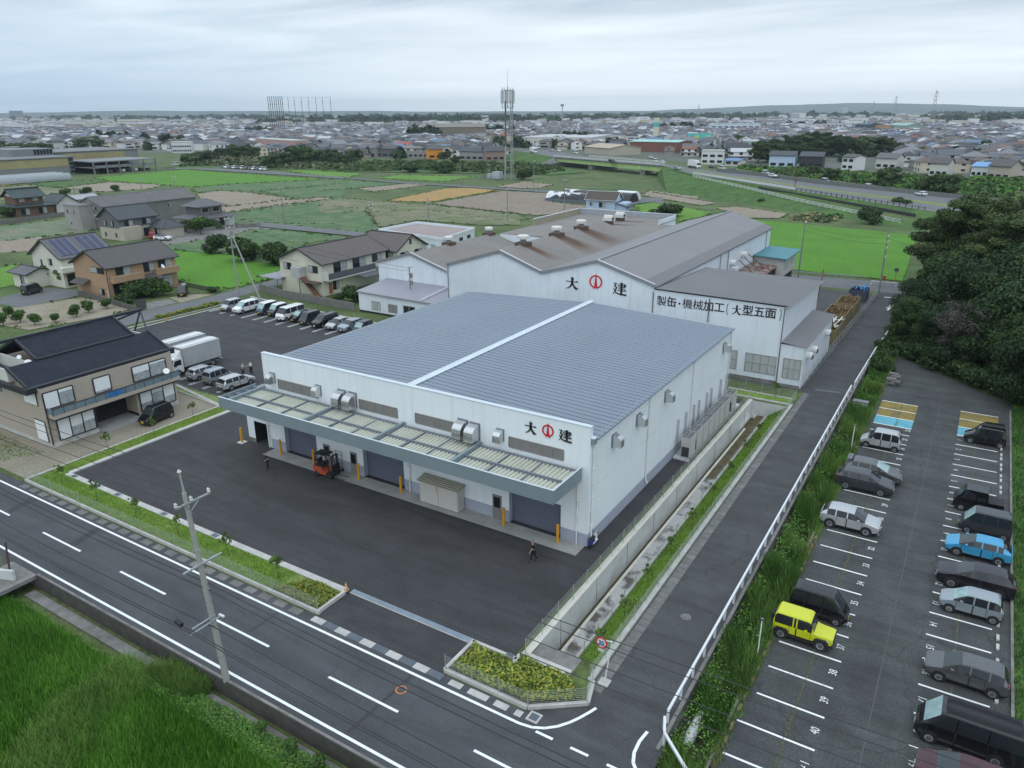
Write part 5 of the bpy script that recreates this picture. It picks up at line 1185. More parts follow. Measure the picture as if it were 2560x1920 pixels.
# cars on the trunk road and far lots
GR = 'vehicles on the trunk road'
def onroad(u, s_, lane): 
    i = min(int(u), 3); f_ = u-i; A_, B_ = rn[i].lerp(rn[i+1], f_), rf[i].lerp(rf[i+1], f_); p = A_.lerp(B_, lane); d_ = rn[i+1]-rn[i]; return p, math.atan2(d_.y, d_.x)+(math.pi if s_ < 0 else 0)
for W, pt, zz, kd, pm, s_, lab in ((A3, (1065, 640), 4.0, 'kei_van', c_wht, 1, 'white box van on the trunk road before the reeds'), (A3, (1303, 668), 3.2, 'suv', c_wht, -1, 'white crossover on the trunk road right of the white van'), (A3, (1615, 712), 2.6, 'hatch', c_wht, -1, 'white and red car at the end of the trunk road by the trees'), (A3, (765, 606), 4.7, 'hatch', c_wht, 1, 'white saloon beside the road sign on the trunk road'), (A3, (722, 592), 4.9, 'kei_van', c_wht, 1, 'white kei truck just ahead of the white saloon'),
    (A3, (525, 575), 5.1, 'suv', c_blk, -1, 'black car on the trunk road behind the white van'), (A3, (470, 563), 5.1, 'kei_van', c_wht, -1, 'white small van on the bridge road'), (A3, (415, 556), 5.1, 'hatch', c_gm, -1, 'grey car on the bridge road'), (A3, (125, 528), 5.1, 'hatch', c_wht, -1, 'white car on the bridge beside the dark wall'), (A3, (85, 520), 5.1, 'kei_van', c_wht, -1, 'white van on the bridge beside the dark wall'), (A3, (215, 562), 5.1, 'hatch', c_sil, 1, 'silver car crossing the near lane of the bridge'),
    (A2, (1490, 562), 5.1, 'hatch', c_sil, 1, 'silver green car on the approach road'), (A2, (1535, 565), 5.1, 'hatch', c_wht, 1, 'white car following on the approach road'), (A2, (1645, 578), 5.1, 'kei_van', c_wht, 1, 'white van on the approach road near the timber yard'), (A2, (1875, 630), 5.1, 'suv', c_blk, 1, 'black car on the bridge deck'), (A3, (62, 497), .05, 'hatch', c_wht, 1, 'white car parked on grass by the red brick hall')):
    p = at(W(*pt), zz); dr = (rn[1]-wl[1]); car(kd, pm, lab, p.x, p.y, math.atan2(dr.y, dr.x)+(math.pi if s_ < 0 else 0), None, GR if zz > 1 else None, z=zz, name='moving_car' if zz > 1 else None)
GF = 'cars parked in a row beside the rice field'
cols = [c_gm, c_wht, c_blk, c_wht, c_gry, c_wht, c_gry, c_gm, c_wht, c_blk, c_wht, c_wht]; cn_ = ['grey', 'white', 'black', 'white', 'charcoal', 'white', 'dark', 'grey', 'white', 'black', 'white', 'white']; od = ['first', 'second', 'third', 'fourth', 'fifth', 'sixth', 'seventh', 'eighth', 'ninth', 'tenth', 'eleventh', 'last']
for k in range(12):
    p = at(A1(1432+k*25, 566+k*1.4)); car(['compact', 'minivan', 'hatch', 'minivan', 'hatch', 'kei_van', 'hatch', 'compact', 'minivan', 'hatch', 'minivan', 'kei_van'][k], cols[k], f'{cn_[k]} car, {od[k]} from the west in the row beside the rice field', p.x, p.y, math.radians(-62), None, GF)
p = at(A1(1130, 550)); car('big_van', c_wht, 'white van outside the grey concrete works', p.x, p.y, math.radians(25))

# box trucks
alb = M('aluminium box', (.50, .51, .51), .45, metal=.35, var=.06, scale=.8, stripes=(1, .55, .03, .85)); trw = M('truck white', (.70, .71, .71), .35)
def truck(lab, x, y, rz):
    t = thing('box_truck', lab, 'truck', (x, y, 0), rz, 'box trucks behind the tan house')
    b = MB(); b.box(-3.3, 2.0, -1.02, 1.02, .95, 3.2, alb); b.box(-3.31, 2.01, -1.04, 1.04, .90, .95, trim); b.bl('cargo_box', t)
    b = MB(); b.box(-3.3, 2.02, -1.05, -.35, 3.2, 3.26, alb); b.box(-3.3, 2.02, .35, 1.05, 3.2, 3.26, alb); b.box(-3.3, 2.02, -.35, .35, 3.2, 3.30, trw); b.bl('roof_panel', t)
    b = MB(); pr_ = [(3.75, .45), (3.75, 1.25), (3.5, 1.35), (3.28, 2.15), (3.1, 2.25), (2.1, 2.25), (2.1, .45)]
    for s_ in (-1, 1):
        pl = [(u, s_*.95, v) for u, v in pr_]; b.poly(pl if s_ < 0 else pl[::-1], trw)
    for (xa, za), (xb, zb) in zip(pr_, pr_[1:]+pr_[:1]): b.poly([(xa, -.95, za), (xb, -.95, zb), (xb, .95, zb), (xa, .95, za)][::-1], trw)
    b.bl('cab', t)
    MB().poly([(3.52, -.85, 1.36), (3.52, .85, 1.36), (3.31, .83, 2.08), (3.31, -.83, 2.08)], wind).bl('windscreen', t)
    for s_ in (-1, 1):
        b = MB(); pl = [(2.35, s_*.955, 1.35), (3.42, s_*.955, 1.35), (3.22, s_*.955, 2.0), (2.35, s_*.955, 2.0)]; b.poly(pl if s_ < 0 else pl[::-1], tint); b.bl('side_window', t)
        MB().box(3.2, 3.3, s_*1.1-.1, s_*1.1+.1, 1.3, 1.75, trim).bl('door_mirror', t)
        MB().box(3.7, 3.77, s_*.7-.18, s_*.7+.18, .65, .85, hl).bl('headlight', t)
    b = MB(); b.hexa([(3.0, -.75, 2.25), (3.0, .75, 2.25), (2.1, .8, 2.25), (2.1, -.8, 2.25), (2.5, -.6, 2.7), (2.5, .6, 2.7), (2.1, .75, 3.0), (2.1, -.75, 3.0)], trw); b.bl('wind_deflector', t)
    b = MB(); b.box(-3.3, 3.5, -.4, .4, .5, .9, trim); b.box(-1.8, 1.2, -.98, -.9, .45, .8, gsm); b.box(-1.8, 1.2, .9, .98, .45, .8, gsm); b.box(-3.6, -3.3, -.9, .9, .45, .6, gsm); b.bl('chassis', t)
    for xx in (2.85, -2.0):
        for s_ in (-1, 1):
            w_ = thing('wheel', None, None, (xx, s_*.82, .40)); w_.parent = t
            MB().tube((0, -.14, 0), (0, .14, 0), .40, rub, n=18).bl('tyre', w_); MB().tube((0, -.15, 0), (0, .15, 0), .22, rimm, n=12).bl('rim', w_)
truck('silver box truck nearest the parked silver cars', -80.3, 54.6, -math.pi/2); truck('silver box truck behind the other, nearest the tan house roof', -83.6, 55.1, -math.pi/2)

# far trucks
def lorry(lab, p, rz, box):
    t = thing('lorry', lab, 'truck', p, rz); MB().box(-3.6, 2.2, -1.15, 1.15, 1.0, 3.5, box).bl('cargo_box', t)
    MB().hexa([(2.4, -1.1, .6), (4.1, -1.1, .6), (4.1, 1.1, .6), (2.4, 1.1, .6), (2.4, -1.05, 2.7), (3.9, -1.05, 2.7), (3.9, 1.05, 2.7), (2.4, 1.05, 2.7)], trw).bl('cab', t)
    MB().box(3.95, 4.08, -.95, .95, 1.6, 2.4, tint).bl('windscreen', t)
    for xx in (3.2, -1.2, -2.4):
        for s_ in (-1, 1): MB().tube((xx, s_*.85, .48), (xx, s_*1.12, .48), .48, rub, n=12).bl('wheel', t)
dr = (rn[1]-wl[1]); ra = math.atan2(dr.y, dr.x)
lorry('white box lorry coming off the approach road', at(A2(1372, 572), 5.1), ra, trw); lorry('white lorry on the trunk road before the pale house', at(A3(310, 553), 5.1), ra, trw); lorry('grey lorry with a red cab far along the approach road', at(A2(1390, 545), 5.1), ra, alb)

# forklift
orange = M('forklift orange', (.40, .07, .035), .4, var=.06)
t = thing('forklift', 'orange and black forklift truck before the first shutter', 'forklift', (-45.0, 41.9, 0), math.radians(8))
b = MB(); b.hexa([(-1.15, -.52, .35), (.1, -.52, .25), (.1, .52, .25), (-1.15, .52, .35), (-1.2, -.5, 1.0), (-.35, -.52, .95), (-.35, .52, .95), (-1.2, .5, 1.0)], orange)
b.hexa([(.1, -.52, .3), (.55, -.5, .25), (.55, .5, .25), (.1, .52, .3), (-.2, -.52, .62), (.5, -.5, .45), (.5, .5, .45), (-.2, .52, .62)], orange); b.bl('body', t)
MB().box(-.95, -.15, -.45, .45, .96, 1.12, trim).bl('engine_cover', t)
b = MB(); b.box(-.7, -.25, -.24, .24, 1.12, 1.25, trim); b.box(-.8, -.68, -.24, .24, 1.2, 1.6, trim); b.bl('seat', t)
b = MB()
for s_ in (-1, 1):
    b.bar((-1.0, s_*.48, 1.0), (-.85, s_*.45, 2.12), .06, .06, trim); b.bar((.5, s_*.48, .5), (.25, s_*.45, 2.12), .06, .06, trim)
b.box(-.95, .35, -.5, .5, 2.12, 2.17, trim)
b.bl('overhead_guard', t)
b = MB()
for s_ in (-1, 1): b.box(.72, .86, s_*.36-.05, s_*.36+.05, .1, 2.1, trim)
for zz in (.35, 1.1, 2.05): b.box(.74, .84, -.36, .36, zz, zz+.1, trim)
b.box(.88, .94, -.5, .5, .25, .75, trim); b.box(.9, .92, -.5, .5, .75, 1.25, ink); b.bl('mast', t)
for s_ in (-1, 1): MB().box(.94, 1.95, s_*.3-.06, s_*.3+.06, .08, .12, gsm).bl('fork', t)
b = MB(); b.tube((-.05, 0, 1.0), (.1, 0, 1.35), .02, trim); b.tube((.02, 0, 1.36), (.05, 0, 1.38), .17, trim, n=14); b.bl('steering_wheel', t)
for xx, rr_ in ((.5, .33), (-.85, .26)):
    for s_ in (-1, 1):
        w_ = thing('wheel', None, None, (xx, s_*.45, rr_)); w_.parent = t
        MB().tube((0, -.12, 0), (0, .12, 0), rr_, rub, n=16).bl('tyre', w_); MB().tube((0, -.13, 0), (0, .13, 0), rr_*.5, trim, n=10).bl('rim', w_)
b = MB(); b.tube((-.2, .3, 2.17), (-.2, .3, 2.35), .05, trim); b.bl('beacon', t)

# ------------------------------------------------------------------ people
skin = M('skin', (.42, .26, .19), .6, var=0); hairm = M('hair', (.012, .010, .010), .6, var=0)
def skinned(name, joints, bones, mat, parent, sub=2, root=0):
    me = bpy.data.meshes.new(name); me.from_pydata([j[:3] for j in joints], bones, []); me.materials.append(mat)
    o = bpy.data.objects.new(name, me); COL.objects.link(o)
    o.modifiers.new('Skin', 'SKIN').use_smooth_shade = True
    for i, j in enumerate(joints):
        r_ = j[3]; me.skin_vertices[0].data[i].radius = (r_, j[4] if len(j) > 4 else r_)
    me.skin_vertices[0].data[root].use_root = True
    s_ = o.modifiers.new('Sub', 'SUBSURF'); s_.levels = s_.render_levels = sub
    dg = bpy.context.evaluated_depsgraph_get(); m2 = bpy.data.meshes.new_from_object(o.evaluated_get(dg)); bpy.data.objects.remove(o); bpy.data.meshes.remove(me)
    m2.name = name; m2.materials.clear(); m2.materials.append(mat)
    return link(name, m2, parent)
def person(lab, x, y, rz, shirt, trousers, stride=.25, armL=(.1, .0), armR=(-.1, .0), bend=0., cap=None, scale=1.0, bag=None, shoe=None):
    """+x is forward; stride opens the legs, arm = (forward swing of elbow, raise of hand)"""
    t = thing('person', lab, 'person', (x, y, 0), rz); t.scale = (scale,)*3
    hip, kn, an = .90, .49, .08; J = []; B = []
    def a(*v): J.append(v); return len(J)-1
    pel = a(0, 0, .95, .13, .15); sp = a(.01+bend*.1, 0, 1.12, .115, .14); ch = a(.02+bend*.3, 0, 1.34, .12, .165); nk = a(.03+bend*.5, 0, 1.47, .055); hd0 = a(.045+bend*.6, 0, 1.56, .075, .07); hd1 = a(.05+bend*.65, 0, 1.66, .085, .075); nose = a(.055+bend*.66, 0, 1.70, .06)
    B += [(pel, sp), (sp, ch), (ch, nk), (nk, hd0), (hd0, hd1), (hd1, nose)]
    legs = []
    for s_, f_ in ((1, stride), (-1, -stride)):
        h_ = a(0, s_*.10, hip, .085); k_ = a(f_*.55+.03, s_*.11, kn, .058); n_ = a(f_*.95-.02, s_*.11, an+.05*abs(min(f_, 0)), .038); tt_ = a(f_*.95+.15, s_*.12, .04+.03*abs(min(f_, 0)), .035)
        B += [(pel, h_), (h_, k_), (k_, n_), (n_, tt_)]; legs.append((h_, k_, n_, tt_))
    arms = []
    for s_, (el, ra_) in ((1, armL), (-1, armR)):
        sh = a(.02+bend*.3, s_*.19, 1.38, .058); e_ = a(el+bend*.2, s_*.25, 1.12, .043); hx = el+.08+ra_*.22; hz = .88+ra_*.32; wr_ = a(hx+bend*.1, s_*.24, hz, .030); pa = a(hx+.03+bend*.1, s_*.24, hz-.06+ra_*.05, .032, .02)
        B += [(ch, sh), (sh, e_), (e_, wr_), (wr_, pa)]; arms.append((sh, e_, wr_))
        for k in range(4):
            f1 = a(hx+.035+bend*.1+(k-1.5)*.017, s_*.24, hz-.115, .0085); f2 = a(hx+.045+bend*.1+(k-1.5)*.015, s_*.225, hz-.155-.008*(k in (1, 2)), .0075); B += [(pa, f1), (f1, f2)]
        th = a(hx+.075+bend*.1, s_*.225, hz-.06, .009); th2 = a(hx+.09+bend*.1, s_*.22, hz-.095, .008); B += [(pa, th), (th, th2)]
    body = skinned('body', J, B, skin, t, 1)
    g_ = lambda i, r_, *r2: (*J[i][:3], J[i][3]+r_, *( [J[i][4]+r_] if len(J[i]) > 4 else []))
    JJ = [g_(pel, .025), g_(sp, .025), g_(ch, .022), (*J[nk][:2], 1.44, .075)]; BB = [(0, 1), (1, 2), (2, 3)]
    for sh, e_, wr_ in arms:
        n = len(JJ); JJ += [g_(sh, .02), (*[J[sh][q_]*.35+J[e_][q_]*.65 for q_ in range(3)], .062)]; BB += [(2, n), (n, n+1)]
    skinned('shirt', JJ, BB, shirt, t, 1)
    JJ = [g_(pel, .02)]; BB = []
    for h_, k_, n_, tt_ in legs:
        n = len(JJ); JJ += [g_(h_, .018), g_(k_, .02), (*J[n_][:2], J[n_][2]+.03, .056)]; BB += [(0, n), (n, n+1), (n+1, n+2)]
    skinned('trousers', JJ, BB, trousers, t, 1)
    for h_, k_, n_, tt_ in legs: skinned('shoe', [(*J[n_][:3], .05), (J[tt_][0]-.04, J[tt_][1], J[tt_][2], .048), (J[tt_][0]+.03, J[tt_][1], J[tt_][2]-.005, .035)], [(0, 1), (1, 2)], shoe or trim, t, 1)
    hx = .045+bend*.65
    skinned('hair', [(hx-.015, 0, 1.73, .088, .082), (hx-.05, 0, 1.64, .07, .075)], [(0, 1)], cap or hairm, t, 1)
    b = MB()
    for s_ in (-1, 1): b.box(hx+.073, hx+.083, s_*.03-.012, s_*.03+.012, 1.645, 1.657, trim)
    b.box(hx+.07, hx+.10, -.012, .012, 1.60, 1.64, skin); b.box(hx+.066, hx+.078, -.025, .025, 1.565, 1.575, M('lips', (.3, .12, .1), .6, var=0)); b.bl('face', t)
    if bag: MB().box(hx-.30, hx-.26, -.3, -.12, .95, 1.25, bag).bl('clipboard', t)
    return t
navy = M('navy cloth', (.014, .016, .03), .85, var=.1, coord='obj', scale=6); blk_c = M('black cloth', (.010, .010, .012), .85, var=.1, coord='obj', scale=6); wht_c = M('white cloth', (.62, .63, .66), .8, var=.06, coord='obj', scale=6); mint_c = M('mint cloth', (.40, .50, .50), .8, var=.06, coord='obj', scale=6)
person('person in black clothes and a cap walking in front of the eastern shutter', -22.9, 39.65, math.radians(215), blk_c, blk_c, .26, (.16, .1), (-.12, 0), .05, cap=M('grey cap', (.05, .045, .04), .8, var=0))
person('person in navy shirt and shorts walking ahead of the forklift', -50.45, 39.95, math.radians(265), navy, navy, .2, (.05, .9), (-.05, .0), 0, scale=.97)
person('person in a white shirt standing behind the silver estate car', -72.45, 56.75, math.radians(200), wht_c, blk_c, .08, (.1, 1.), (.1, 1.0))
person('person in a pale mint jacket facing the one in white', -72.75, 55.75, math.radians(30), mint_c, blk_c, .06, (.1, .9), (.0, .2), .04)
# cone
t = thing('traffic_cone', 'orange and white traffic cone at the planter corner', 'cone', (-31.65, 30.05, .1)); cw = M('cone orange', (.6, .26, .02), .5)
MB().box(-.2, .2, -.2, .2, 0, .04, trim).bl('base', t); b = MB(); b.lathe([(.15, .04), (.11, .25)], cw, n=14); b.lathe([(.11, .25), (.09, .37)], whp, n=14); b.lathe([(.09, .37), (.06, .5)], cw, n=14); b.lathe([(.06, .5), (.05, .57)], whp, n=14); b.lathe([(.05, .57), (.025, .7)], cw, n=14); b.bl('cone', t)
t = thing('traffic_cone', 'small orange cone at the end of the low hedge', 'cone', (*at(A8(1318, 325))[:2], 0)); MB().box(-.2, .2, -.2, .2, 0, .04, trim).bl('base', t); MB().lathe([(.15, .04), (.09, .37), (.025, .7)], cw, n=14).bl('cone', t)

# ------------------------------------------------------------------ houses near by
tan = M('tan siding', (.40, .345, .285), .75, var=.05, scale=.6, stripes=(2, 4, .06, .9)); navyr = M('black slate roof', (.021, .026, .036), .85, spec=.25, var=.18, scale=1.2, fine=.35, fscale=9); blkt = M('black fascia', (.018, .02, .028), .5, var=.08)
wsh = M('white shutter', (.76, .78, .78), .5, var=.03); curt = M('curtained pane', (.36, .385, .385), .12, var=.25, scale=2.2); gblue = M('balcony glass', (.16, .215, .24), .12, var=.1)
t = thing('tan_house', 'tan two-storey house with a long black roof and open roof terraces', 'house', (-77, 39, 0))
b = MB(); HX0, HX1, HY0, HY1 = -86.5, -71.5, 32.4, 46.0
b.poly([(HX1, HY0, .45), (HX1, 37.0, .45), (HX1, 37.0, 6), (HX1, HY0, 6)], tan); b.poly([(HX1, 41.35, .45), (HX1, HY1, .45), (HX1, HY1, 6), (HX1, 41.35, 6)], tan); b.poly([(HX1, 37.0, 2.75), (HX1, 41.35, 2.75), (HX1, 41.35, 6), (HX1, 37, 6)], tan)
b.poly([(HX0, HY0, .45), (HX1, HY0, .45), (HX1, HY0, 6), (HX0, HY0, 6)], tan); b.poly([(HX1, HY1, .45), (HX0, HY1, .45), (HX0, HY1, 6), (HX1, HY1, 6)], tan); b.poly([(HX0, HY1, 0), (HX0, HY0, 0), (HX0, HY0, 6), (HX0, HY1, 6)], tan)
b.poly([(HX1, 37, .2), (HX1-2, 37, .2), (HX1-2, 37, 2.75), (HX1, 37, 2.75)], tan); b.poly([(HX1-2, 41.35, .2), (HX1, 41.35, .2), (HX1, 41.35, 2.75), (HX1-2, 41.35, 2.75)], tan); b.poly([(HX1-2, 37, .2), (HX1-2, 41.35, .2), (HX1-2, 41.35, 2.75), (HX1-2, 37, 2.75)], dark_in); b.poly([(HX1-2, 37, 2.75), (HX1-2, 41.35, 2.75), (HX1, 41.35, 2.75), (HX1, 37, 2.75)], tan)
b.box(HX0, HX1-.001, HY0+.001, 37, -.02, .45, conc); b.box(HX0, HX1-.001, 41.35, HY1-.001, -.02, .45, conc); b.box(-73.5, -70.6, 37.01, 41.34, -.02, .2, conc_apron)
b.build('wall', t)
def zr(x): return 6.1+(9.05-6.1)*(min(abs(x+72.4), abs(x+85.6)))/6.6
b = MB()
def rs(xa, xb, ya, yb): b.slab([(xa, ya, zr(xa)), (xb, ya, zr(xb)), (xb, yb, zr(xb)), (xa, yb, zr(xa))], .16, navyr)
rs(-75.6, -72.4, 31.7, 46.5); rs(-79, -75.6, 34.6, 44.7); rs(-85.6, -82.3, 31.7, 46.5); rs(-82.3, -79, 34.6, 44.7)
b.bar((-75.6, 34.5, zr(-75.6)+.06), (-75.6, 44.8, zr(-75.6)+.06), .28, .12, blkt)
for x0 in (-75.6, -78.9):
    for y in (34.6, 44.7): pass
for y in (34.6, 44.7): b.bar((-75.6, y, zr(-75.6)+.05), (-79, y, 9.1), .22, .24, blkt); b.bar((-82.4, y, zr(-82.4)+.05), (-79, y, 9.1), .22, .24, blkt)
b.build('roof', t)
b = MB()
b.bar((-79, 30.9, 9.12), (-79, 48.2, 9.12), .30, .30, blkt)
for y0, y1 in ((31.0, 31.8), (48.0, 46.4)): b.bar((-79, y0, 9.05), (-75.7, y1, 7.6), .16, .2, blkt); b.bar((-79, y0, 9.05), (-79, (y0+y1)/2+.4*(1 if y1 > y0 else -1), 6.6), .14, .14, blkt); b.bar((-75.7, y1, 7.62), (-72.4, y1, 6.1), .2, .22, blkt); b.bar((-79, y0, 9.05), (-82.3, y1, 7.6), .16, .2, blkt)
b.box(-72.55, -71.95, 31.4, 46.8, 5.55, 6.12, blkt); b.box(-85.9, -72.55, 31.4, 31.7, 5.55, 6.05, blkt); b.box(-85.9, -72.55, 46.5, 46.8, 5.55, 6.05, blkt)
b.build('eaves', t)
b = MB(); whw = M('terrace wall', (.60, .60, .56), .7, var=.06)
for y0, y1 in ((31.9, 34.5), (44.8, 46.3)):
    b.box(-82.2, -75.9, y0, y0+.15, 6.0, 7.2, whw); b.box(-82.2, -75.9, y1-.15, y1, 6.0, 7.2, whw); b.box(-76.05, -75.9, y0+.15, y1-.15, 6.0, 7.1, whw); b.box(-82.2, -82.05, y0+.15, y1-.15, 6, 7.2, whw); b.box(-82.05, -76.05, y0+.15, y1-.15, 6.0, 6.06, conc_d)
b.build('roof_terrace', t)
def win_x(par, y0, y1, z0, z1, x, panes, shutter=0., name='window', frame=blkt):
    """window facing east; shutter = how far the roller shutter is down"""
    fr = MB(); fr.box(x+.001, x+.10, y0, y1, z0-.05, z0+.04, frame); fr.box(x+.001, x+.10, y0, y1, z1-.04, z1+.05, frame); n_ = len(panes)
    for k in range(n_+1):
        yy = y0+(y1-y0)*k/n_; fr.box(x+.001, x+.11, yy-.05, yy+.05, z0+.04, z1-.04, frame)
    f_ = fr.build(name, par)
    for k, sh in enumerate(panes):
        ya, yb = y0+(y1-y0)*k/n_+.05, y0+(y1-y0)*(k+1)/n_-.05; zs = z1-(z1-z0)*sh
        if sh < .98: MB().box(x+.002, x+.05, ya, yb, z0, min(zs, z1), curt).build('pane', f_)
        if sh > .02: MB().box(x+.002, x+.08, ya, yb, zs, z1, wsh).build('shutter', f_)
    return f_
win_x(t, 33.2, 36.8, .55, 2.7, HX1, (1., .55, .5)); win_x(t, 41.7, 45.7, .55, 2.7, HX1, (.6, .25, .65))
win_x(t, 32.5, 35.3, 3.9, 5.5, HX1, (1., .2)); win_x(t, 37.3, 39.0, 3.9, 5.5, HX1, (.85,)); win_x(t, 41.4, 45.2, 3.9, 5.5, HX1, (.45, .15))
b = MB(); b.box(-71.45, -70.9, 33.0, 37.0, 2.72, 2.95, blkt); b.box(-71.45, -70.9, 41.5, 45.9, 2.72, 2.95, blkt); b.build('window_awning', t)
b = MB()
for x0, x1, z0, z1 in ((-73.6, -71.9, .6, 2.6), (-74.6, -72.4, 4.2, 5.5), (-81, -79, 4.4, 5.5)):
    f_ = MB().box(x0-.06, x1+.06, HY0-.08, HY0-.001, z0-.06, z1+.06, blkt).build('window', t); MB().box(x0, x1, HY0-.10, HY0-.081, z0, z1, wsh).build('shutter', f_)
b = MB(); b.box(-71.45, -70.45, 32.6, 46.0, 3.05, 3.4, tan); b.box(-71.45, -70.45, 32.6, 46.0, 2.95, 3.05, blkt); b.build('balcony', t)
b = MB(); b.box(-70.5, -70.46, 32.6, 46.0, 3.45, 4.05, gblue); b.box(-71.45, -70.5, 32.6, 32.64, 3.45, 4.05, gblue); 
for k in range(14): b.box(-70.52, -70.44, 32.6+k*1.03-.02, 32.6+k*1.03+.02, 3.4, 4.1, blkt)
b.box(-70.53, -70.43, 32.6, 46, 4.05, 4.10, blkt); b.box(-70.455, -70.44, 38.0, 39.6, 3.48, 4.02, M('blue sheet', (.03, .15, .38), .5)); b.build('balcony_rail', t)
for x, y, zz, s_ in ((-76.0, 34.0, 7.3, .34), (-76.6, 33.6, 7.9, .2), (-70.6, 44.6, 4.3, .32)):
    b = MB(); b.lathe([(.02, 0), (s_*.6, .05), (s_, .16)], wsh, n=18); me = b.data('dish'); o = link('satellite_dish', me, t, (x+77, y-39, zz)); o.rotation_euler = (0, math.radians(55), -.5)
b = MB(); b.tube((-71.4, 36.9, .5), (-71.4, 36.9, 3), .04, blkt); b.tube((HX1+.06, 32.5, 5.5), (HX1+.06, 32.5, .3), .05, blkt, n=6); b.build('downpipe', t)

def house(lab, x, y, rz, w, d, eave, ridge, wallm, roofm, kind='gable', oh=.55, wins=(), group=None, trimm=None, name='house', z=0, lower=None, winm=None):
    """local axes: ridge along x; wins = (side, u, z, w, h) with side in x+ x- y+ y-"""
    trimm = trimm or blkt
    t = thing(name, lab, 'house', (x, y, z), rz, group); b = MB(); X, Y = w/2, d/2
    if kind == 'gable':
        b.poly([(-X, -Y, 0), (X, -Y, 0), (X, -Y, eave), (-X, -Y, eave)], wallm); b.poly([(X, Y, 0), (-X, Y, 0), (-X, Y, eave), (X, Y, eave)], wallm)
        b.poly([(X, -Y, 0), (X, Y, 0), (X, Y, eave), (X, 0, ridge-.1), (X, -Y, eave)], wallm); b.poly([(-X, Y, 0), (-X, -Y, 0), (-X, -Y, eave), (-X, 0, ridge-.1), (-X, Y, eave)], wallm)
    else: b.box(-X, X, -Y, Y, 0, eave, wallm)
    b.bl('wall', t)
    r_ = MB(); sl = (ridge-eave)/Y; ze = eave-sl*oh+.05
    if kind == 'gable':
        r_.slab([(-X-oh, -Y-oh, ze), (X+oh, -Y-oh, ze), (X+oh, 0, ridge+.05), (-X-oh, 0, ridge+.05)], .16, roofm); r_.slab([(-X-oh, 0, ridge+.05), (X+oh, 0, ridge+.05), (X+oh, Y+oh, ze), (-X-oh, Y+oh, ze)], .16, roofm)
        r_.bar((-X-oh, 0, ridge+.09), (X+oh, 0, ridge+.09), .25, .1, trimm)
        for s_ in (-1, 1):
            for q_ in (-1, 1): r_.bar((s_*(X+oh+.02), q_*(Y+oh), ze-.06), (s_*(X+oh+.02), 0, ridge), .05, .22, trimm)
            r_.bar((-X-oh, s_*(Y+oh+.05), ze-.08), (X+oh, s_*(Y+oh+.05), ze-.08), .1, .12, trimm)
    elif kind == 'hip':
        k = max(X-Y, .4); A_ = [(-X-oh, -Y-oh, ze), (X+oh, -Y-oh, ze), (X+oh, Y+oh, ze), (-X-oh, Y+oh, ze)]; p0, p1 = (-k, 0, ridge), (k, 0, ridge)
        for q_ in ([A_[0], A_[1], p1, p0], [A_[2], A_[3], p0, p1], [A_[1], A_[2], p1], [A_[3], A_[0], p0]): r_.poly(q_, roofm)
        r_.poly(A_[::-1], trimm); r_.bar(p0, p1, .25, .12, trimm)
        for a_, c_ in ((A_[0], p0), (A_[3], p0), (A_[1], p1), (A_[2], p1)): r_.bar(a_, c_, .18, .1, trimm)
    else:
        r_.box(-X-.1, X+.1, -Y-.1, Y+.1, eave, eave+.35, trimm); r_.box(-X+.15, X-.15, -Y+.15, Y-.15, eave+.35, eave+.36, roofm)
    r_.bl('roof', t)
    for side, u, z0, ww, hh in wins:
        f_ = MB(); p_ = MB(); e_ = .05
        if side[0] == 'y':
            s_ = 1 if side[1] == '+' else -1; yy = s_*Y
            f_.box(u-ww/2-.06, u+ww/2+.06, min(yy, yy+s_*.07)+.001, max(yy, yy+s_*.07), z0-.06, z0+hh+.06, alu if trimm is not blkt else blkt); p_.box(u-ww/2, u-.03, min(yy, yy+s_*.09), max(yy, yy+s_*.09), z0, z0+hh, winm or glass_d); p_.box(u+.03, u+ww/2, min(yy, yy+s_*.09), max(yy, yy+s_*.09), z0, z0+hh, curt)
        else:
            s_ = 1 if side[1] == '+' else -1; xx = s_*X
            f_.box(min(xx, xx+s_*.07)+.001, max(xx, xx+s_*.07), u-ww/2-.06, u+ww/2+.06, z0-.06, z0+hh+.06, alu if trimm is not blkt else blkt); p_.box(min(xx, xx+s_*.09), max(xx, xx+s_*.09), u-ww/2, u-.03, z0, z0+hh, winm or glass_d); p_.box(min(xx, xx+s_*.09), max(xx, xx+s_*.09), u+.03, u+ww/2, z0, z0+hh, curt)
        fo = f_.bl('window', t); p_.bl('pane', fo)
    return t
tile_b = M('brown grey tiles', (.085, .080, .078), .7, var=.10, scale=.8, stripes=(0, 2.6, .18, .78)); tile_g = M('grey tiles', (.115, .115, .122), .7, var=.12, scale=.8, stripes=(0, 2.6, .18, .8)); tile_br = M('brown ribbed roof', (.105, .085, .078), .65, var=.08, scale=.6, stripes=(1, 1.6, .14, .7)); tile_d = M('dark tiles', (.055, .062, .068), .6, var=.12, scale=.8, stripes=(1, 2.6, .18, .8))
ora = M('orange stucco', (.37, .245, .15), .8, var=.06, scale=.7, stripes=(2, .55, .04, .85)); creamw = M('cream stucco', (.60, .585, .47), .8, var=.05, scale=.6); greyw = M('grey siding', (.13, .13, .135), .8, var=.06); beigew = M('beige siding', (.42, .38, .31), .8, var=.06, scale=.6); offw = M('off white wall', (.55, .54, .51), .8, var=.06)
HP = math.pi/2
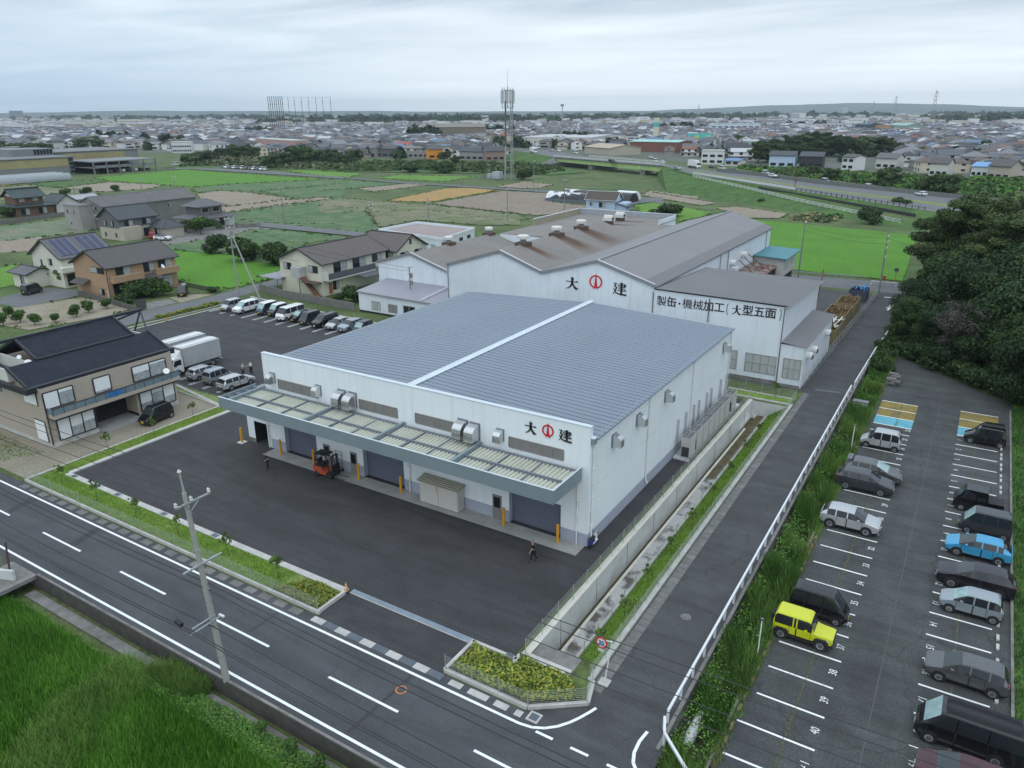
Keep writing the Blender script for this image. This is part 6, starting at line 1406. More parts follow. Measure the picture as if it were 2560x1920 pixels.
# orange house: ridge along y
t = house('orange stucco house with brown grey tiled roof and two balconies', -128.6, 77.0, HP, 13.0, 9.8, 5.7, 8.0, ora, tile_b, wins=[('y-', -3.6, 3.6, 2.6, 1.7), ('y-', 1.2, 3.7, 1.9, 1.6), ('y-', 4.4, 3.6, 2.6, 1.7), ('y-', -4.0, .4, 3.6, 2.1), ('y-', 3.5, .4, 3.6, 2.1), ('x-', -2.2, 4.4, 3.8, .9), ('x-', -2.5, .7, 1.4, 1.0)])
b = MB()
for u0, u1 in ((-6.2, -.6), (1.9, 6.4)): b.box(u0, u1, -6.1, -4.92, 2.9, 3.95, ora)
b.bl('balcony', t)
MB().slab([(-1.6, -7.0, 2.55), (2.6, -7.0, 2.55), (2.6, -4.92, 3.3), (-1.6, -4.92, 3.3)], .12, tile_b).bl('porch_roof', t)
MB().slab([(-6.5, .5, 3.0), (-8.0, .5, 2.4), (-8.0, 4.5, 2.4), (-6.5, 4.5, 3.0)], .12, tile_b).bl('side_roof', t)
b = MB(); b.lathe([(.02, 0), (.3, .05), (.4, .14)], wsh, n=14); o = link('satellite_dish', b.data('dish'), t, (3.0, -6.15, 4.3)); o.rotation_euler = (1.1, 0, .3)
b = MB(); b.tube((-6.55, -4.8, 5.4), (-6.55, -4.8, .3), .05, blkt); b.bl('downpipe', t)
# solar house: ridge along y
t = house('cream house with dark solar panels on its roof', -144.6, 76.4, HP, 9.4, 9.6, 5.6, 8.4, M('ivory stucco', (.62, .61, .52), .8, var=.04, scale=.5), tile_g, wins=[('x-', -1.2, 3.9, 1.2, 1.1), ('x-', 1.8, 3.6, .5, 1.0), ('y-', 1.6, 3.6, 2.3, 1.5), ('y-', -2.8, .4, 2.6, 2.0), ('y-', 2.4, .4, 2.6, 2.0)])
pv = M('solar glass', (.018, .026, .07), .12, var=.15, scale=.9, stripes=(1, 1.0, .03, 2.2)); sl = (8.4-5.6)/4.8
for u0, u1 in ((-4.2, -.7), (.5, 4.6)):
    b = MB(); f_ = lambda v: 8.52-sl*v
    b.slab([(u0, -4.7, f_(4.7)), (u1, -4.7, f_(4.7)), (u1, -.6, f_(.6)), (u0, -.6, f_(.6))], .06, pv)
    n_ = 3
    for k in range(n_+1): uu = u0+(u1-u0)*k/n_; b.bar((uu, -4.72, f_(4.72)+.02), (uu, -.58, f_(.58)+.02), .06, .03, alu)
    b.bl('solar_panel', t)
t2 = MB(); t2.box(-5.6, -1.2, -6.4, -4.81, 3.0, 3.9, MATS['ivory stucco']); t2.bl('balcony', t)
t3 = house('low entry wing with a dark roof and brick red wall before the solar roof house', -147.5, 70.2, 0, 5.2, 4.4, 2.8, 3.5, MATS['ivory stucco'], tile_g, wins=[('y-', .6, .2, 1.0, 2.0)], name='entry_wing')
MB().box(-2.66, -2.6, -2.1, 1.8, .1, 2.7, M('brick red wall', (.15, .045, .03), .8, var=.08)).bl('red_panel', t3)
# grey house, warehouse, hip house, traditional house
t = house('dark grey and beige house in front of the grey warehouse', -185.6, 113.9, HP, 10.4, 8.4, 5.4, 7.9, greyw, tile_d, wins=[('y-', -2.6, 3.4, 2.2, 1.3), ('y-', 2.2, 3.4, 2.2, 1.3), ('x-', -1.6, 3.4, 1.0, 1.2), ('x-', 1.4, 3.4, 1.0, 1.2), ('y-', 2.6, .4, 3.0, 2.0), ('x-', -2.2, .8, .9, .9), ('x-', 2.2, .8, .9, .9)])
MB().box(-5.3, -.6, -5.9, -4.21, 0, 3.3, beigew).bl('annex', t); b = MB(); b.box(-5.22, 5.0, -4.26, 4.26, 0, 2.9, beigew); b.bl('lower_wall', t)
house('single storey wing with a dark roof beside the dark grey house', -178.5, 119.6, 0, 6.0, 5.5, 2.8, 4.6, beigew, tile_d, 'hip', wins=[('y-', 0, .4, 2.0, 1.8)], name='house_wing')
concg = M('grey concrete wall', (.20, .20, .185), .85, var=.14, scale=.25, second=(.13, .13, .12), sscale=.15); asb = M('grey slate sheet roof', (.125, .12, .118), .85, var=.15, scale=.3, stripes=(1, 2.0, .15, .85))
t = house('large grey concrete warehouse with a low curved roof behind the grey house', -208.5, 132.0, HP, 29, 12.5, 6.3, 8.4, concg, asb, oh=.3, wins=[('x-', -2.6, 5.2, 1.8, .7), ('x-', 1.2, 5.2, 2.0, .7), ('y-', 5.5, 4.2, .8, .9)], trimm=edge_g, name='warehouse')
b = MB(); b.box(-14.8, -14.51, -6.2, 1, 2.7, 4.0, M('greenish panel', (.36, .42, .40), .5)); b.bl('wall_panel', t)
t = house('low grey concrete block at the end of the warehouse', -210.5, 115.6, 0, 7.5, 4.0, 6.3, 6.5, M('lighter concrete', (.30, .29, .27), .85, var=.12, scale=.4), concg, 'flat', wins=[('y-', -1.6, 4.3, 1.2, .9), ('y-', 1.4, 4.3, .9, .9), ('y-', -.8, 1.4, 1.2, .5)], name='warehouse_block', trimm=edge_g)
t = house('grey house with two stacked hip roofs behind the garden', -184.6, 135.8, HP, 12.0, 9.4, 3.1, 4.6, offw, tile_g, 'hip', oh=1.0, wins=[('y-', -2.5, .4, 3.0, 2.0), ('y-', 2.6, .4, 3.0, 2.0)])
b = MB(); b.box(-3.6, 3.6, -3.0, 3.0, 3.5, 5.9, greyw); b.bl('upper_wall', t); ur = MB(); A_ = [(-4.6, -4, 5.8), (4.6, -4, 5.8), (4.6, 4, 5.8), (-4.6, 4, 5.8)]
for q_ in ([A_[0], A_[1], (1.2, 0, 7.6), (-1.2, 0, 7.6)], [A_[2], A_[3], (-1.2, 0, 7.6), (1.2, 0, 7.6)], [A_[1], A_[2], (1.2, 0, 7.6)], [A_[3], A_[0], (-1.2, 0, 7.6)]): ur.poly(q_, tile_g)
ur.poly(A_[::-1], edge_g); ur.bl('upper_roof', t)
for u in (-1.9, 1.6): f_ = MB().box(u-1.1, u+1.1, -3.08, -3.001, 4.1, 5.5, offw).bl('upper_window', t); MB().box(u-1, u+1, -3.12, -3.081, 4.2, 5.4, glass_d).bl('pane', f_)
t = house('traditional house with dark green tiled roofs and a timber upper storey', -255.5, 124.5, HP, 11.5, 9.0, 3.2, 4.6, M('timber wall', (.14, .085, .055), .8, var=.1), M('green black tiles', (.035, .055, .055), .55, var=.12, scale=.6, stripes=(1, 2.4, .2, .75)), 'hip', oh=1.1, wins=[('y-', -3, .5, 2.4, 1.8), ('y-', 2.2, .5, 2.4, 1.8)])
gb = MATS['green black tiles']; b = MB(); b.box(-4.6, 3.6, -3.2, 3.2, 3.4, 5.9, MATS['timber wall']); b.poly([(-4.61, -3.2, 5.9), (-4.61, 3.2, 5.9), (-4.61, 0, 7.9)][::-1], offw); b.bl('upper_wall', t)
ur = MB(); ur.slab([(-5.6, -4.1, 5.6), (4.5, -4.1, 5.6), (4.5, 0, 8.0), (-5.6, 0, 8.0)], .2, gb); ur.slab([(-5.6, 0, 8.0), (4.5, 0, 8.0), (4.5, 4.1, 5.6), (-5.6, 4.1, 5.6)], .2, gb); ur.box(-5.7, 4.6, -.2, .2, 8.0, 8.3, gb); ur.bl('upper_roof', t)
for u in (-2.8, 1.2): f_ = MB().box(u-.9, u+.9, -3.28, -3.201, 4.2, 5.4, blkt).bl('upper_window', t); MB().box(u-.8, u+.8, -3.31, -3.281, 4.3, 5.3, curt).bl('pane', f_)
house('side wing with a gabled dark green roof beside the traditional house', -255, 134.5, 0, 8, 7, 3.0, 5.4, offw, gb, wins=[('y-', 0, .5, 2.2, 1.6)], name='house_wing')
house('low white shed with a pale roof beside the traditional house', -264, 146, HP, 10, 7, 2.6, 3.8, offw, M('pale sheet roof', (.33, .34, .36), .6, var=.06), oh=.2, trimm=edge_g, name='shed')
# cream house by the yard
t = house('cream house with brown ribbed roof, balcony and outside stair', -99.6, 99.2, HP, 16.5, 10.2, 5.8, 7.9, creamw, tile_br, wins=[('x-', -3.0, 4.0, 2.2, 1.1), ('x-', 3.2, 4.0, 1.8, 1.1), ('y-', -3.8, 3.6, 3.2, 2.0), ('y-', 1.0, 3.6, 3.2, 2.0), ('y-', 5.8, 3.9, 2.6, 1.4), ('y-', -5.2, .8, 1.3, 1.5), ('y-', 6.6, .9, 1.4, 1.4)])
MB().box(-8.2, 3.6, -6.6, -5.11, 2.75, 3.0, offw).bl('balcony', t)
b = MB(); b.box(-8.2, 3.6, -6.62, -6.56, 3.0, 4.05, M('slat rail', (.10, .11, .125), .6, stripes=(1, 6, .3, .6))); b.box(-8.2, -8.14, -6.56, -5.11, 3.0, 4.4, offw); b.bl('balcony_rail', t)
MB().slab([(-1.2, -8.6, 2.5), (6.2, -8.6, 2.5), (6.2, -5.12, 2.85), (-1.2, -5.12, 2.85)], .1, M('grey awning', (.11, .115, .125), .5, var=.1)).bl('awning', t)
MB().box(-6.9, -6.1, -5.18, -5.101, .2, 2.1, M('orange door', (.34, .14, .05), .6)).bl('door', t)
b = MB(); b.box(-10.0, -8.3, -1.4, .6, 3.1, 4.9, M('stair box', (.42, .43, .42), .6)); b.bar((-9.2, -4.8, .1), (-9.2, -1.2, 3.2), 1.0, .3, rust_m)
b.tube((-9.9, -1.2, 0), (-9.9, -1.2, 3.1), .08, rust_m); b.box(-9.9, -8.3, -5.0, -1.5, 2.4, 2.5, M('rust roof', (.10, .065, .05), .8, var=.2)); b.bl('outside_stair', t)
t = house('gabled wing with an arched attic window behind the cream house', -97.5, 112.8, 0, 9.5, 8.5, 5.6, 7.9, creamw, tile_br, wins=[('x+', -2.0, 3.6, 2.2, 1.2), ('x+', 2.2, 3.6, 2.2, 1.2), ('y-', 2.6, 3.4, 2.4, 1.6), ('x+', 0, 6.1, .6, .9)], name='house_wing')
t = thing('carport', 'flat lilac carport roof on posts beside the cream house', 'carport', (-105, 93, 0)); MB().slab([(-108.2, 89, 2.55), (-103.6, 89, 2.5), (-103.6, 96, 2.5), (-108.2, 96, 2.55)], .1, M('lilac sheet', (.26, .25, .30), .5, var=.05)).build('roof', t); b = MB()
for x, y in ((-108, 89.2), (-103.8, 89.2), (-108, 95.8), (-103.8, 95.8)): b.tube((x, y, 0), (x, y, 2.5), .06, rb)
b.build('post', t)
# white flat roofed building
t = thing('flat_roof_building', 'white flat roofed building with a pinkish roof behind the cream house', 'building', (-110, 141, 0))
q4 = [at(A5(1095, 228), 4.2), at(A5(1600, 302), 4.2), at(A5(1852, 216), 4.2), at(A5(1400, 170), 4.2)]
b = MB(); b.prism([(p.x, p.y) for p in q4], 0, 3.7, clad_o); cx_ = sum((p for p in q4), Vector())/4
for i in range(4):
    a_, c_ = q4[i], q4[(i+1) % 4]; b.bar((a_.x, a_.y, 3.96), (c_.x, c_.y, 3.96), .25, .52, clad_o)
b.build('wall', t); MB().poly([(*(p.lerp(cx_, .03))[:2], 3.74) for p in q4], M('pinkish roof deck', (.32, .26, .245), .8, var=.1, scale=.4, second=(.24, .22, .21), sscale=.2)).build('roof', t)
for k in range(3):
    a_, c_ = q4[0].lerp(q4[1], .55+.14*k), q4[0].lerp(q4[1], .62+.14*k); MB().bar((a_.x, a_.y-.05, 1.9), (c_.x, c_.y-.05, 1.9), .12, 1.3, curt).build('window', t)
for k in range(2):
    a_, c_ = q4[1].lerp(q4[2], .5+.25*k), q4[1].lerp(q4[2], .6+.25*k); MB().bar((a_.x+.05, a_.y, 2.6), (c_.x+.05, c_.y, 2.6), .12, .8, glass_d).build('window', t)
# block walls and garden walls
blk_w = M('grey block wall', (.17, .165, .155), .9, var=.15, scale=1., stripes=(2, 5, .08, .8))
def gwall(lab, pts, h, th, mt, name='garden_wall', z0=0):
    b = MB()
    for p, q in zip(pts[:-1], pts[1:]): b.bar((p[0], p[1], z0+h/2), (q[0], q[1], z0+h/2), th, h, mt)
    return tag(b.build(name), lab, 'wall')
gwall('long grey block wall between the yard and the cream house', [(-107.6, 88.3), (-100, 87.0), (-83, 86.2)], 1.3, .2, blk_w)
gwall('pale low retaining wall behind the parked cars', [(-104.3, 83.6), (-90, 82.4), (-60, 81.0)], .35, .3, conc, 'retaining_kerb')
gwall('dark slatted fence below the orange house', [tuple(at(A4(x, y))[:2]) for x, y in ((620, 940), (860, 1010), (1085, 1075))], .9, .12, M('grey slats', (.12, .115, .105), .85, stripes=(2, 5, .3, .6)), 'slat_fence')
gwall('grey wall round the traditional house garden', [tuple(at(A4(x, y))[:2]) for x, y in ((0, 385), (300, 345), (690, 290))], 1.2, .25, blk_w)
gwall('grey wall before the hip roofed house garden', [tuple(at(A4(x, y))[:2]) for x, y in ((1480, 455), (1800, 415), (2060, 400))], 1.0, .2, conc_d)
gwall('dark garden screen at the bay of the orange house', [tuple(at(A4(x, y))[:2]) for x, y in ((1080, 1060), (1160, 1045))], 1.6, .1, M('dark screen', (.07, .075, .075), .8), 'garden_screen')
gwall('low dark fence along the paddy behind the orange house', [tuple(at(A4(x, y))[:2]) for x, y in ((1360, 850), (1730, 925))], .8, .06, M('mesh dark', (.09, .11, .06), .8), 'mesh_fence')
t = thing('bridge_parapet', 'pale parapet of the little bridge at the road edge with a rusty post', 'parapet', (-53, 18.5, 0)); b = MB(); p0, p1 = at(Z7(0, 930), .6), at(Z7(105, 885), .6); b.bar((p0.x-2, p0.y, .2), (p1.x, p1.y, .2), .2, 1.0, conc_w); b.build('wall', t); MB().tube((p1.x-.5, p1.y-.02, .3), (p1.x-.8, p1.y+.3, 2.5), .07, M('rust post', (.07, .04, .035), .8)).build('post', t)
# stones, box near the weed strip
t = thing('stone_pile', 'stack of grey stone slabs at the end of the weed strip', 'stones', (*at(A7(920, 1400))[:2], 0)); r2 = random.Random(3)
for k in range(12):
    b = MB(); b.box(-.5, .5, -.3, .3, 0, .2, M('grey stone', (.15, .145, .14), .9, var=.2, scale=3)); o = b.bl('stone', t); o.location = (r2.uniform(-.25, .25), (k//4)*1.0-1.0+r2.uniform(-.15, .15), .2*(k % 4)); o.rotation_euler = (r2.uniform(-.1, .1), r2.uniform(-.1, .1), r2.uniform(-.5, .5))
t = thing('pump_box', 'grey metal box on legs in the weeds beside the guard rail', 'box', (*at(A7(690, 1585))[:2], -.3)); b = MB(); b.box(-.7, .7, -.35, .35, .7, 1.2, M('grey steel box', (.36, .38, .38), .5)); b.box(-.75, .75, -.4, .4, 1.2, 1.26, gsm); b.bl('case', t); b = MB()
for x in (-.6, .6): b.box(x-.05, x+.05, -.3, .3, 0, .7, gsm)
b.bl('leg', t)

# ------------------------------------------------------------------ poles, wires, signs, rails, fences
pc = M('concrete pole', (.30, .295, .275), .85, var=.08, scale=1.); galv = M('galvanised steel', (.42, .45, .47), .45, metal=.5, var=.06); pcl = M('weathered pole', (.22, .21, .195), .85, var=.1); ins_ = M('insulator', (.62, .60, .56), .3); wire = M('cable', (.03, .03, .033), .6)
def pole(lab, x, y, h, arms=((.92, 2.0), (.62, 1.6)), rz=0., lean=(0, 0), mt=None, rad=.17, boxes=0, group='utility poles', z=0., name='utility_pole'):
    t = thing(name, lab, 'utility pole', (x, y, z), rz, group); top = (lean[0], lean[1], h); b = MB(); b.tube((0, 0, 0), top, rad, mt or pcl, r1=rad*.6, n=10)
    b.bl('pole', t)
    for f_, w_ in arms:
        c_ = (lean[0]*f_, lean[1]*f_, h*f_); a_ = MB(); a_.bar((c_[0]+.14, c_[1]-w_/2, c_[2]), (c_[0]+.14, c_[1]+w_/2, c_[2]), .09, .09, galv); ao = a_.bl('crossarm', t)
        i_ = MB()
        for u in (-.46, -.1 if w_ > 1.7 else .0, .46): i_.lathe([(.04, c_[2]+.05), (.09, c_[2]+.08), (.06, c_[2]+.16), (.08, c_[2]+.2), (.03, c_[2]+.26)], ins_, c_[0]+.14, c_[1]+u*w_, 8)
        i_.bl('insulator', ao)
    for k in range(boxes):
        b = MB(); zz = h*(.80-.16*k); b.tube((.36, 0, zz-.32), (.36, 0, zz+.32), .19, pcl, n=12); b.box(.1, .38, -.04, .04, zz-.05, zz+.05, galv); b.bl('transformer', t)
    return t
# the pole on the road edge
PX, PY, PH = -31.7, 20.5, 12.4
t = thing('utility_pole', 'tall concrete utility pole standing at the near edge of the road', 'utility pole', (PX, PY, -.1), 0, 'utility poles')
LX, LY = -1.25, .1
def pp(f_): return Vector((LX*f_, LY*f_, PH*f_))
b = MB(); b.tube(pp(0), pp(.93), .19, pc, r1=.12, n=14); b.bl('pole', t, 50)
b = MB()
for zz in (.14, .3, .36, .42, .47, .50, .53, .60, .66, .86, .78): p = pp(zz); b.tube(p, p+Vector((0, 0, .06)), .20-.07*zz, galv, n=14)
b.bl('band', t)
b = MB(); top = pp(.93)
for a in (-.6, 0, .6): b.tube(pp(.84)+Vector((.13*math.sin(a*3), .13*math.cos(a*3), 0)), pp(1.02), .02, galv)
b.tube(pp(.93), pp(1.02), .05, galv); b.bl('top_bracket', t)
MB().lathe([(.05, 0), (.12, .05), (.08, .12), (.03, .2)], ins_, pp(1.02).x, pp(1.02).y, 10).bl('insulator', t).location = (0, 0, pp(1.02).z)
def arm(f_, y0, y1, off, nm='crossarm', w_=.09): p = pp(f_); return MB().bar(p+Vector((off, y0, 0)), p+Vector((off, y1, 0)), w_, w_, galv).bl(nm, t)
a1_ = arm(.885, -.75, 1.35, .16); i_ = MB(); p = pp(.885)
for u in (-.7, .2, 1.28): i_.lathe([(.05, p.z+.06), (.10, p.z+.12), (.06, p.z+.2), (.10, p.z+.26), (.03, p.z+.36)], ins_, p.x+.16, p.y+u, 10)
i_.bl('insulator', a1_); MB().bar(p+Vector((.18, .7, 0)), p+Vector((.05, 0, -.7)), .05, .05, galv).bl('brace', t)
arm(.60, -1.15, 1.25, .16); arm(.345, -1.35, .1, .16, w_=.06); arm(.325, -1.55, .35, .18, w_=.06)
b = MB(); p = pp(.33); b.box(p.x+.1, p.x+.5, p.y+.3, p.y+.42, p.z-.02, p.z+.06, pvc); b.bl('lamp_head', t)
b = MB()
for k in range(12): p = pp(.35+.045*k); s_ = 1 if k % 2 else -1; b.tube(p, p+Vector((s_*.33, 0, 0)), .012, galv, n=5)
b.bl('step_bolt', t)
MB().tube(pp(.34)+Vector((-1.25, -1.35, .02)), pp(.34)+Vector((-.75, -1.35, -.04)), .13, ink, n=10).bl('splice_box', t)
# wires along the road
def cat(p, q, sag, n=14): return [Vector(p).lerp(Vector(q), k/n)-Vector((0, 0, sag*4*(k/n)*(1-k/n))) for k in range(n+1)]
def wires(lab, spans, r_=.012, name='overhead_wires'):
    t = thing(name, lab, 'wires', spans[0][0])
    for p, q, s_ in spans: MB().pipe(cat(p, q, s_), r_, wire, 5).build('wire', t)
base = Vector((PX, PY, -.1)); tp = lambda f_, dy, dx=.16, dz=.3: base+pp(f_)+Vector((dx, dy, dz))
sp_ = []
for f_, dy, dz, rr_ in ((1.02, 0, .2, 0), (.885, -.7, .36, 0), (.885, .2, .36, 0), (.885, 1.28, .36, 0)):
    p = tp(f_, dy, .16, dz); sp_ += [(p, p+Vector((-38, 0, 0)), .5), (p, p+Vector((38, 0, 0)), .5)]
wires('thin power lines running along the road from the pole top', sp_, .017)
sp_ = []
for f_, dy in ((.47, .05), (.50, .12)):
    p = tp(f_, dy, .2, 0); sp_ += [(p, p+Vector((-38, 0, .3)), .45), (p, p+Vector((38, 0, .3)), .45)]
for f_, dy in ((.335, -1.5), (.335, -1.35), (.30, -.2)):
    p = tp(f_, dy, .18, 0); sp_ += [(p, p+Vector((-38, 0, .2)), .5), (p, p+Vector((38, 0, .2)), .5)]
wires('black telephone cables along the road below the power lines', sp_, .03, 'telephone_cables')
# poles elsewhere
def polepx(lab, W, pb, pt, **k):
    p = at(W(*pb)); h = hgt(W(*pb), W(*pt)); return pole(lab, p.x, p.y, h, **k)
yp = polepx('steel utility pole with many arms beside the yard corner', A4, (1885, 950), (1800, 320), mt=pc, rad=.16, arms=((.97, 2.0), (.86, 1.8), (.74, 1.4), (.62, 1.2)), boxes=2)
b = MB(); p0, p1 = at(A4(2065, 995)), at(A4(1840, 450), 0); l = yp.location; b.tube((p0.x-l.x, p0.y-l.y, 0), (0, 0, 11.3), .13, pc, r1=.11, n=10); b.bl('prop', yp)
polepx('grey utility pole with transformers in front of the office wing', A5, (1355, 882), (1325, 525), arms=((.97, 1.4), (.85, 1.2), (.7, 1.0)), boxes=2, rad=.14)
polepx('wooden brown utility pole at the corner of the side road', A7, (815, 815), (880, 345), arms=((.90, 1.8), (.82, 1.5), (.73, 1.5), (.6, .8)), lean=(-.1, .6))
polepx('plain leaning grey pole behind the teal hut', A7, (262, 680), (310, 280), arms=((.96, .8),), lean=(0, .3))
for lab, W, pb, pt in (('pole standing in the crop field left of the cream house', A1, (1828, 922), (1805, 680)), ('pole before the reeds left of the antenna tower', A2, (905, 782), (898, 610)), ('pole at the edge of the brown field behind the old factory', A2, (1205, 1015), (1203, 795)), ('pole beside the black tarpaulin sheds', A2, (1570, 952), (1565, 735)), ('pole right of the antenna tower', A2, (1375, 812), (1375, 615)), ('pole at the foot of the bridge bank', A2, (2052, 842), (2055, 655)), ('lattice armed pole left of the flat roofed building', A5, (1045, 250), (1030, 5)), ('lattice armed pole behind the flat roofed building', A5, (1490, 178), (1475, -25)), ('pole among the fields left of the warehouse roof', A1, (480, 738), (463, 612)), ('pole rising behind the warehouse roof', A1, (915, 730), (905, 628)), ('second pole rising behind the warehouse roof', A1, (1130, 720), (1120, 618))):
    polepx(lab, W, pb, pt, arms=((.96, 1.8), (.86, 1.6), (.76, 1.2)) if 'lattice' in lab or 'rising' in lab else ((.95, 1.8),), rad=.15)
wires('cables from the steel yard pole to the office wing and the fields', [((-109.5, 83.9, 13), (-75.2, 90.7, 7), .9), ((-109.5, 84.3, 11.6), (-75.2, 91, 6.4), .9), ((-109.5, 83.5, 13), (-138.4, 152.4, 8), 1.2), ((-109.5, 83.5, 10), (-124, 78, 5.6), .6), ((-109.5, 83.5, 10), (-99.6, 91, 5.6), .5)], .02)
wires('cables crossing the far road between the brown pole and the leaning pole', [((-13, 138.5, 10), (-28.1, 148, 9.8), .5), ((-13, 138.5, 9), (-28.1, 148, 9), .5), ((-13, 138.5, 10), (-2, 131, 9.5), .4)], .02)
tag(MB().tube((-19.8, 120.4, 0), (-19.4, 120.9, 7.2), .07, rust_m).build('rusty_post'), 'thin rusty post behind the box roof of the old factory', 'post')
for lab, W, pb, pt in (('slim pale post among tall weeds, nearest the yellow off-roader', Z5, (390, 668), (418, 405)), ('slim pale post in the weeds near the silver tall box car', Z4, (418, 608), (430, 370)), ('white post lamp beside the orange house', A4, (870, 1005), (855, 890)), ('rusty short post beside the block wall', A5, (615, 865), (595, 690))):
    p = at(W(*pb)); h = hgt(W(*pb), W(*pt)); t = thing('post', lab, 'post', (p.x, p.y, 0)); MB().tube((0, 0, 0), (0, 0, h), .035, rust_m if 'rusty' in lab else pvc).bl('post_shaft', t); MB().box(-.08, .08, -.06, .06, h-.05, h+.08, gsm).bl('post_cap', t)
# speed sign 30
p = at(Z6(1275, 985)); t = thing('speed_sign', 'round red and white speed sign on a leaning white post', 'road sign', (p.x, p.y, 0)); hs = 2.75
b = MB(); b.tube((0, 0, 0), (.25, .2, hs), .04, pvc, n=8); b.tube((.25, .2, hs-.02), (-.1, .0, hs+.05), .03, pvc); b.bl('post', t); MB().box(-.3, .3, -.3, .3, -.01, .06, conc).bl('footing', t)
dsk = thing('sign_plate', None, None, (-.28, -.02, hs-.16)); dsk.parent = t; dsk.rotation_euler = (0, 0, math.radians(-2))
def disc(r0, z_, mt, nm):
    b = MB(); o_ = [(r0*math.cos(a_), z_, r0*math.sin(a_)) for a_ in np.linspace(0, 2*math.pi, 28, endpoint=False)]; i2 = [(x_, z_+.02, zz) for x_, _, zz in o_]; b.poly(o_, mt); b.poly(i2[::-1], mt)
    for k in range(28): b.poly([o_[k], o_[(k+1) % 28], i2[(k+1) % 28], i2[k]][::-1], mt)
    return b.bl(nm, dsk)
disc(.36, 0, red_s, 'rim'); disc(.27, -.006, trw, 'face'); o = link('numeral', text_mesh('30', .36, .004, M('sign blue', (.02, .05, .25), .5), .01), dsk, (0, -.012, 0)); o.rotation_euler = (HP, 0, 0)
MB().box(-.47, -.09, -.03, -.01, hs-.74, hs-.56, M('small plate', (.55, .55, .52), .6)).bl('supplementary_plate', t)
# stop sign and mirror at the crossroads
p = at(A7(850, 735)); t = thing('stop_sign', 'red inverted triangle sign by the guard rail at the crossroads', 'road sign', (p.x, p.y, 0)); MB().tube((0, 0, 0), (0, 0, 1.9), .035, gsm).bl('post', t); b = MB(); b.poly([(-.4, -.05, 1.85), (0, -.05, 1.15), (.4, -.05, 1.85)], red_s); b.poly([(-.4, -.03, 1.85), (.4, -.03, 1.85), (0, -.03, 1.15)], gsm); b.bl('sign_plate', t)
t = thing('traffic_mirror', 'round traffic mirror on a post at the crossroads', 'mirror', (-12.2, 154.4, 0)); MB().tube((0, 0, 0), (0, 0, 1.9), .05, M('mirror orange', (.45, .2, .08), .5)).bl('post', t); MB().tube((0, -.05, 2.05), (0, -.12, 2.05), .42, M('mirror glass', (.25, .27, .28), .1, metal=.8), n=18).bl('mirror_disc', t)

def rail(lab, pts, hgt_=.80, step=2.0, mt=None, name='guard_rail', cat_='guard rail', two=False, z0=0., zs=None):
    mt = mt or M('white guard rail', (.66, .68, .70), .45, var=.05)
    P3_ = [Vector((p[0], p[1], zs[i] if zs else z0)) for i, p in enumerate(pts)]
    t = thing(name, lab, cat_, P3_[0]); r_ = MB(); n_ = 0; Lp = 0
    for p, q in zip(P3_[:-1], P3_[1:]):
        for hh in ((hgt_,) if not two else (hgt_, hgt_*.55)): r_.bar(p+Vector((0, 0, hh)), q+Vector((0, 0, hh)), .13, .13, mt)
    r_.build('rail', t)
    me = MB().tube((0, 0, -.6), (0, 0, hgt_-.05), .075, mt, n=8).data('rail_post')
    for p, q in zip(P3_[:-1], P3_[1:]):
        k = max(1, round((q-p).length/step))
        for i in range(k): link('rail_post', me, t, p.lerp(q, i/k)-P3_[0])
    link('rail_post', me, t, P3_[-1]-P3_[0]); return t
rail('long white guard rail between the side road and the weedy ditch', [(-9.45, 30.4), (-9.45, 60), (-9.45, 87.6)])
rail('farther white guard rail curving along the side road to the trees', [(-9.3, 89.0), (-9.1, 104), (-8.6, 119), (-7.6, 130)])
pq = at(Z6(1830, 1576), .75); pq2 = at(Z6(1690, 1340), .75)
rail('short white guard rail slanting away at the corner of the ditch', [(-9.45, 29.9), (pq2.x, pq2.y), (pq.x, pq.y), (pq.x+(pq.x-pq2.x)*1.5, pq.y+(pq.y-pq2.y)*1.5)])
b = MB(); b.box(-9.32, -9.12, 28.4, 104, -.05, .10, conc_d); b.tube((-8.3, 29.8, -.55), (-8.1, 36.2, -.55), .28, conc_w, n=12); struct('ditch_kerb', b)
rail('white rail at the far edge of the crossroads', [tuple(at(A7(765, 725))[:2]), tuple(at(A7(938, 740))[:2])], .75, 2.)
rail('low grey rail along the bright rice field', [(-40, 151.2), (-17, 153.2)], .45, 2.5, galv, 'field_rail')
# white fence up the embankment and dark rails of the trunk road
F3 = fen[1:-1]
t = thing('guard_fence', 'long white fence along the grass embankment below the trunk road', 'fence', F3[0]); b = MB()
for p, q in zip(F3[:-1], F3[1:]):
    for hh in (.25, .6, 1.0): b.bar(p+Vector((0, 0, hh)), q+Vector((0, 0, hh)), .09, .09, wh)
b.build('rail', t); me = MB().box(-.06, .06, -.06, .06, -.2, 1.05, wh).data('fence_post')
for p, q in zip(F3[:-1], F3[1:]):
    k = int((q-p).length/2.6)
    for i in range(k): link('fence_post', me, t, p.lerp(q, i/k)-F3[0])
t = thing('guard_rail', 'white rail along the near edge of the trunk road', 'guard rail', rn[1]); b = MB()
for p, q in ((rn[1], rn[2]), (rn[2], rn[3])):
    for hh in (.5, .85): b.bar(p+Vector((0, 0, hh)), q+Vector((0, 0, hh)), .1, .22, wh)
b.build('rail', t)
t = thing('guard_rail', 'dark posted rail along the lower part of the trunk road', 'guard rail', rn[3]); b = MB(); b.bar(rn[3]+Vector((0, 0, .7)), rn[4]+Vector((0, 0, .7)), .06, .1, M('brown rail', (.05, .045, .04), .7)); b.build('rail', t); me = MB().box(-.12, .12, -.12, .12, 0, 1.0, MATS['brown rail']).data('rail_post')
for i in range(24): link('rail_post', me, t, rn[3].lerp(rn[4], i/23)-rn[3])
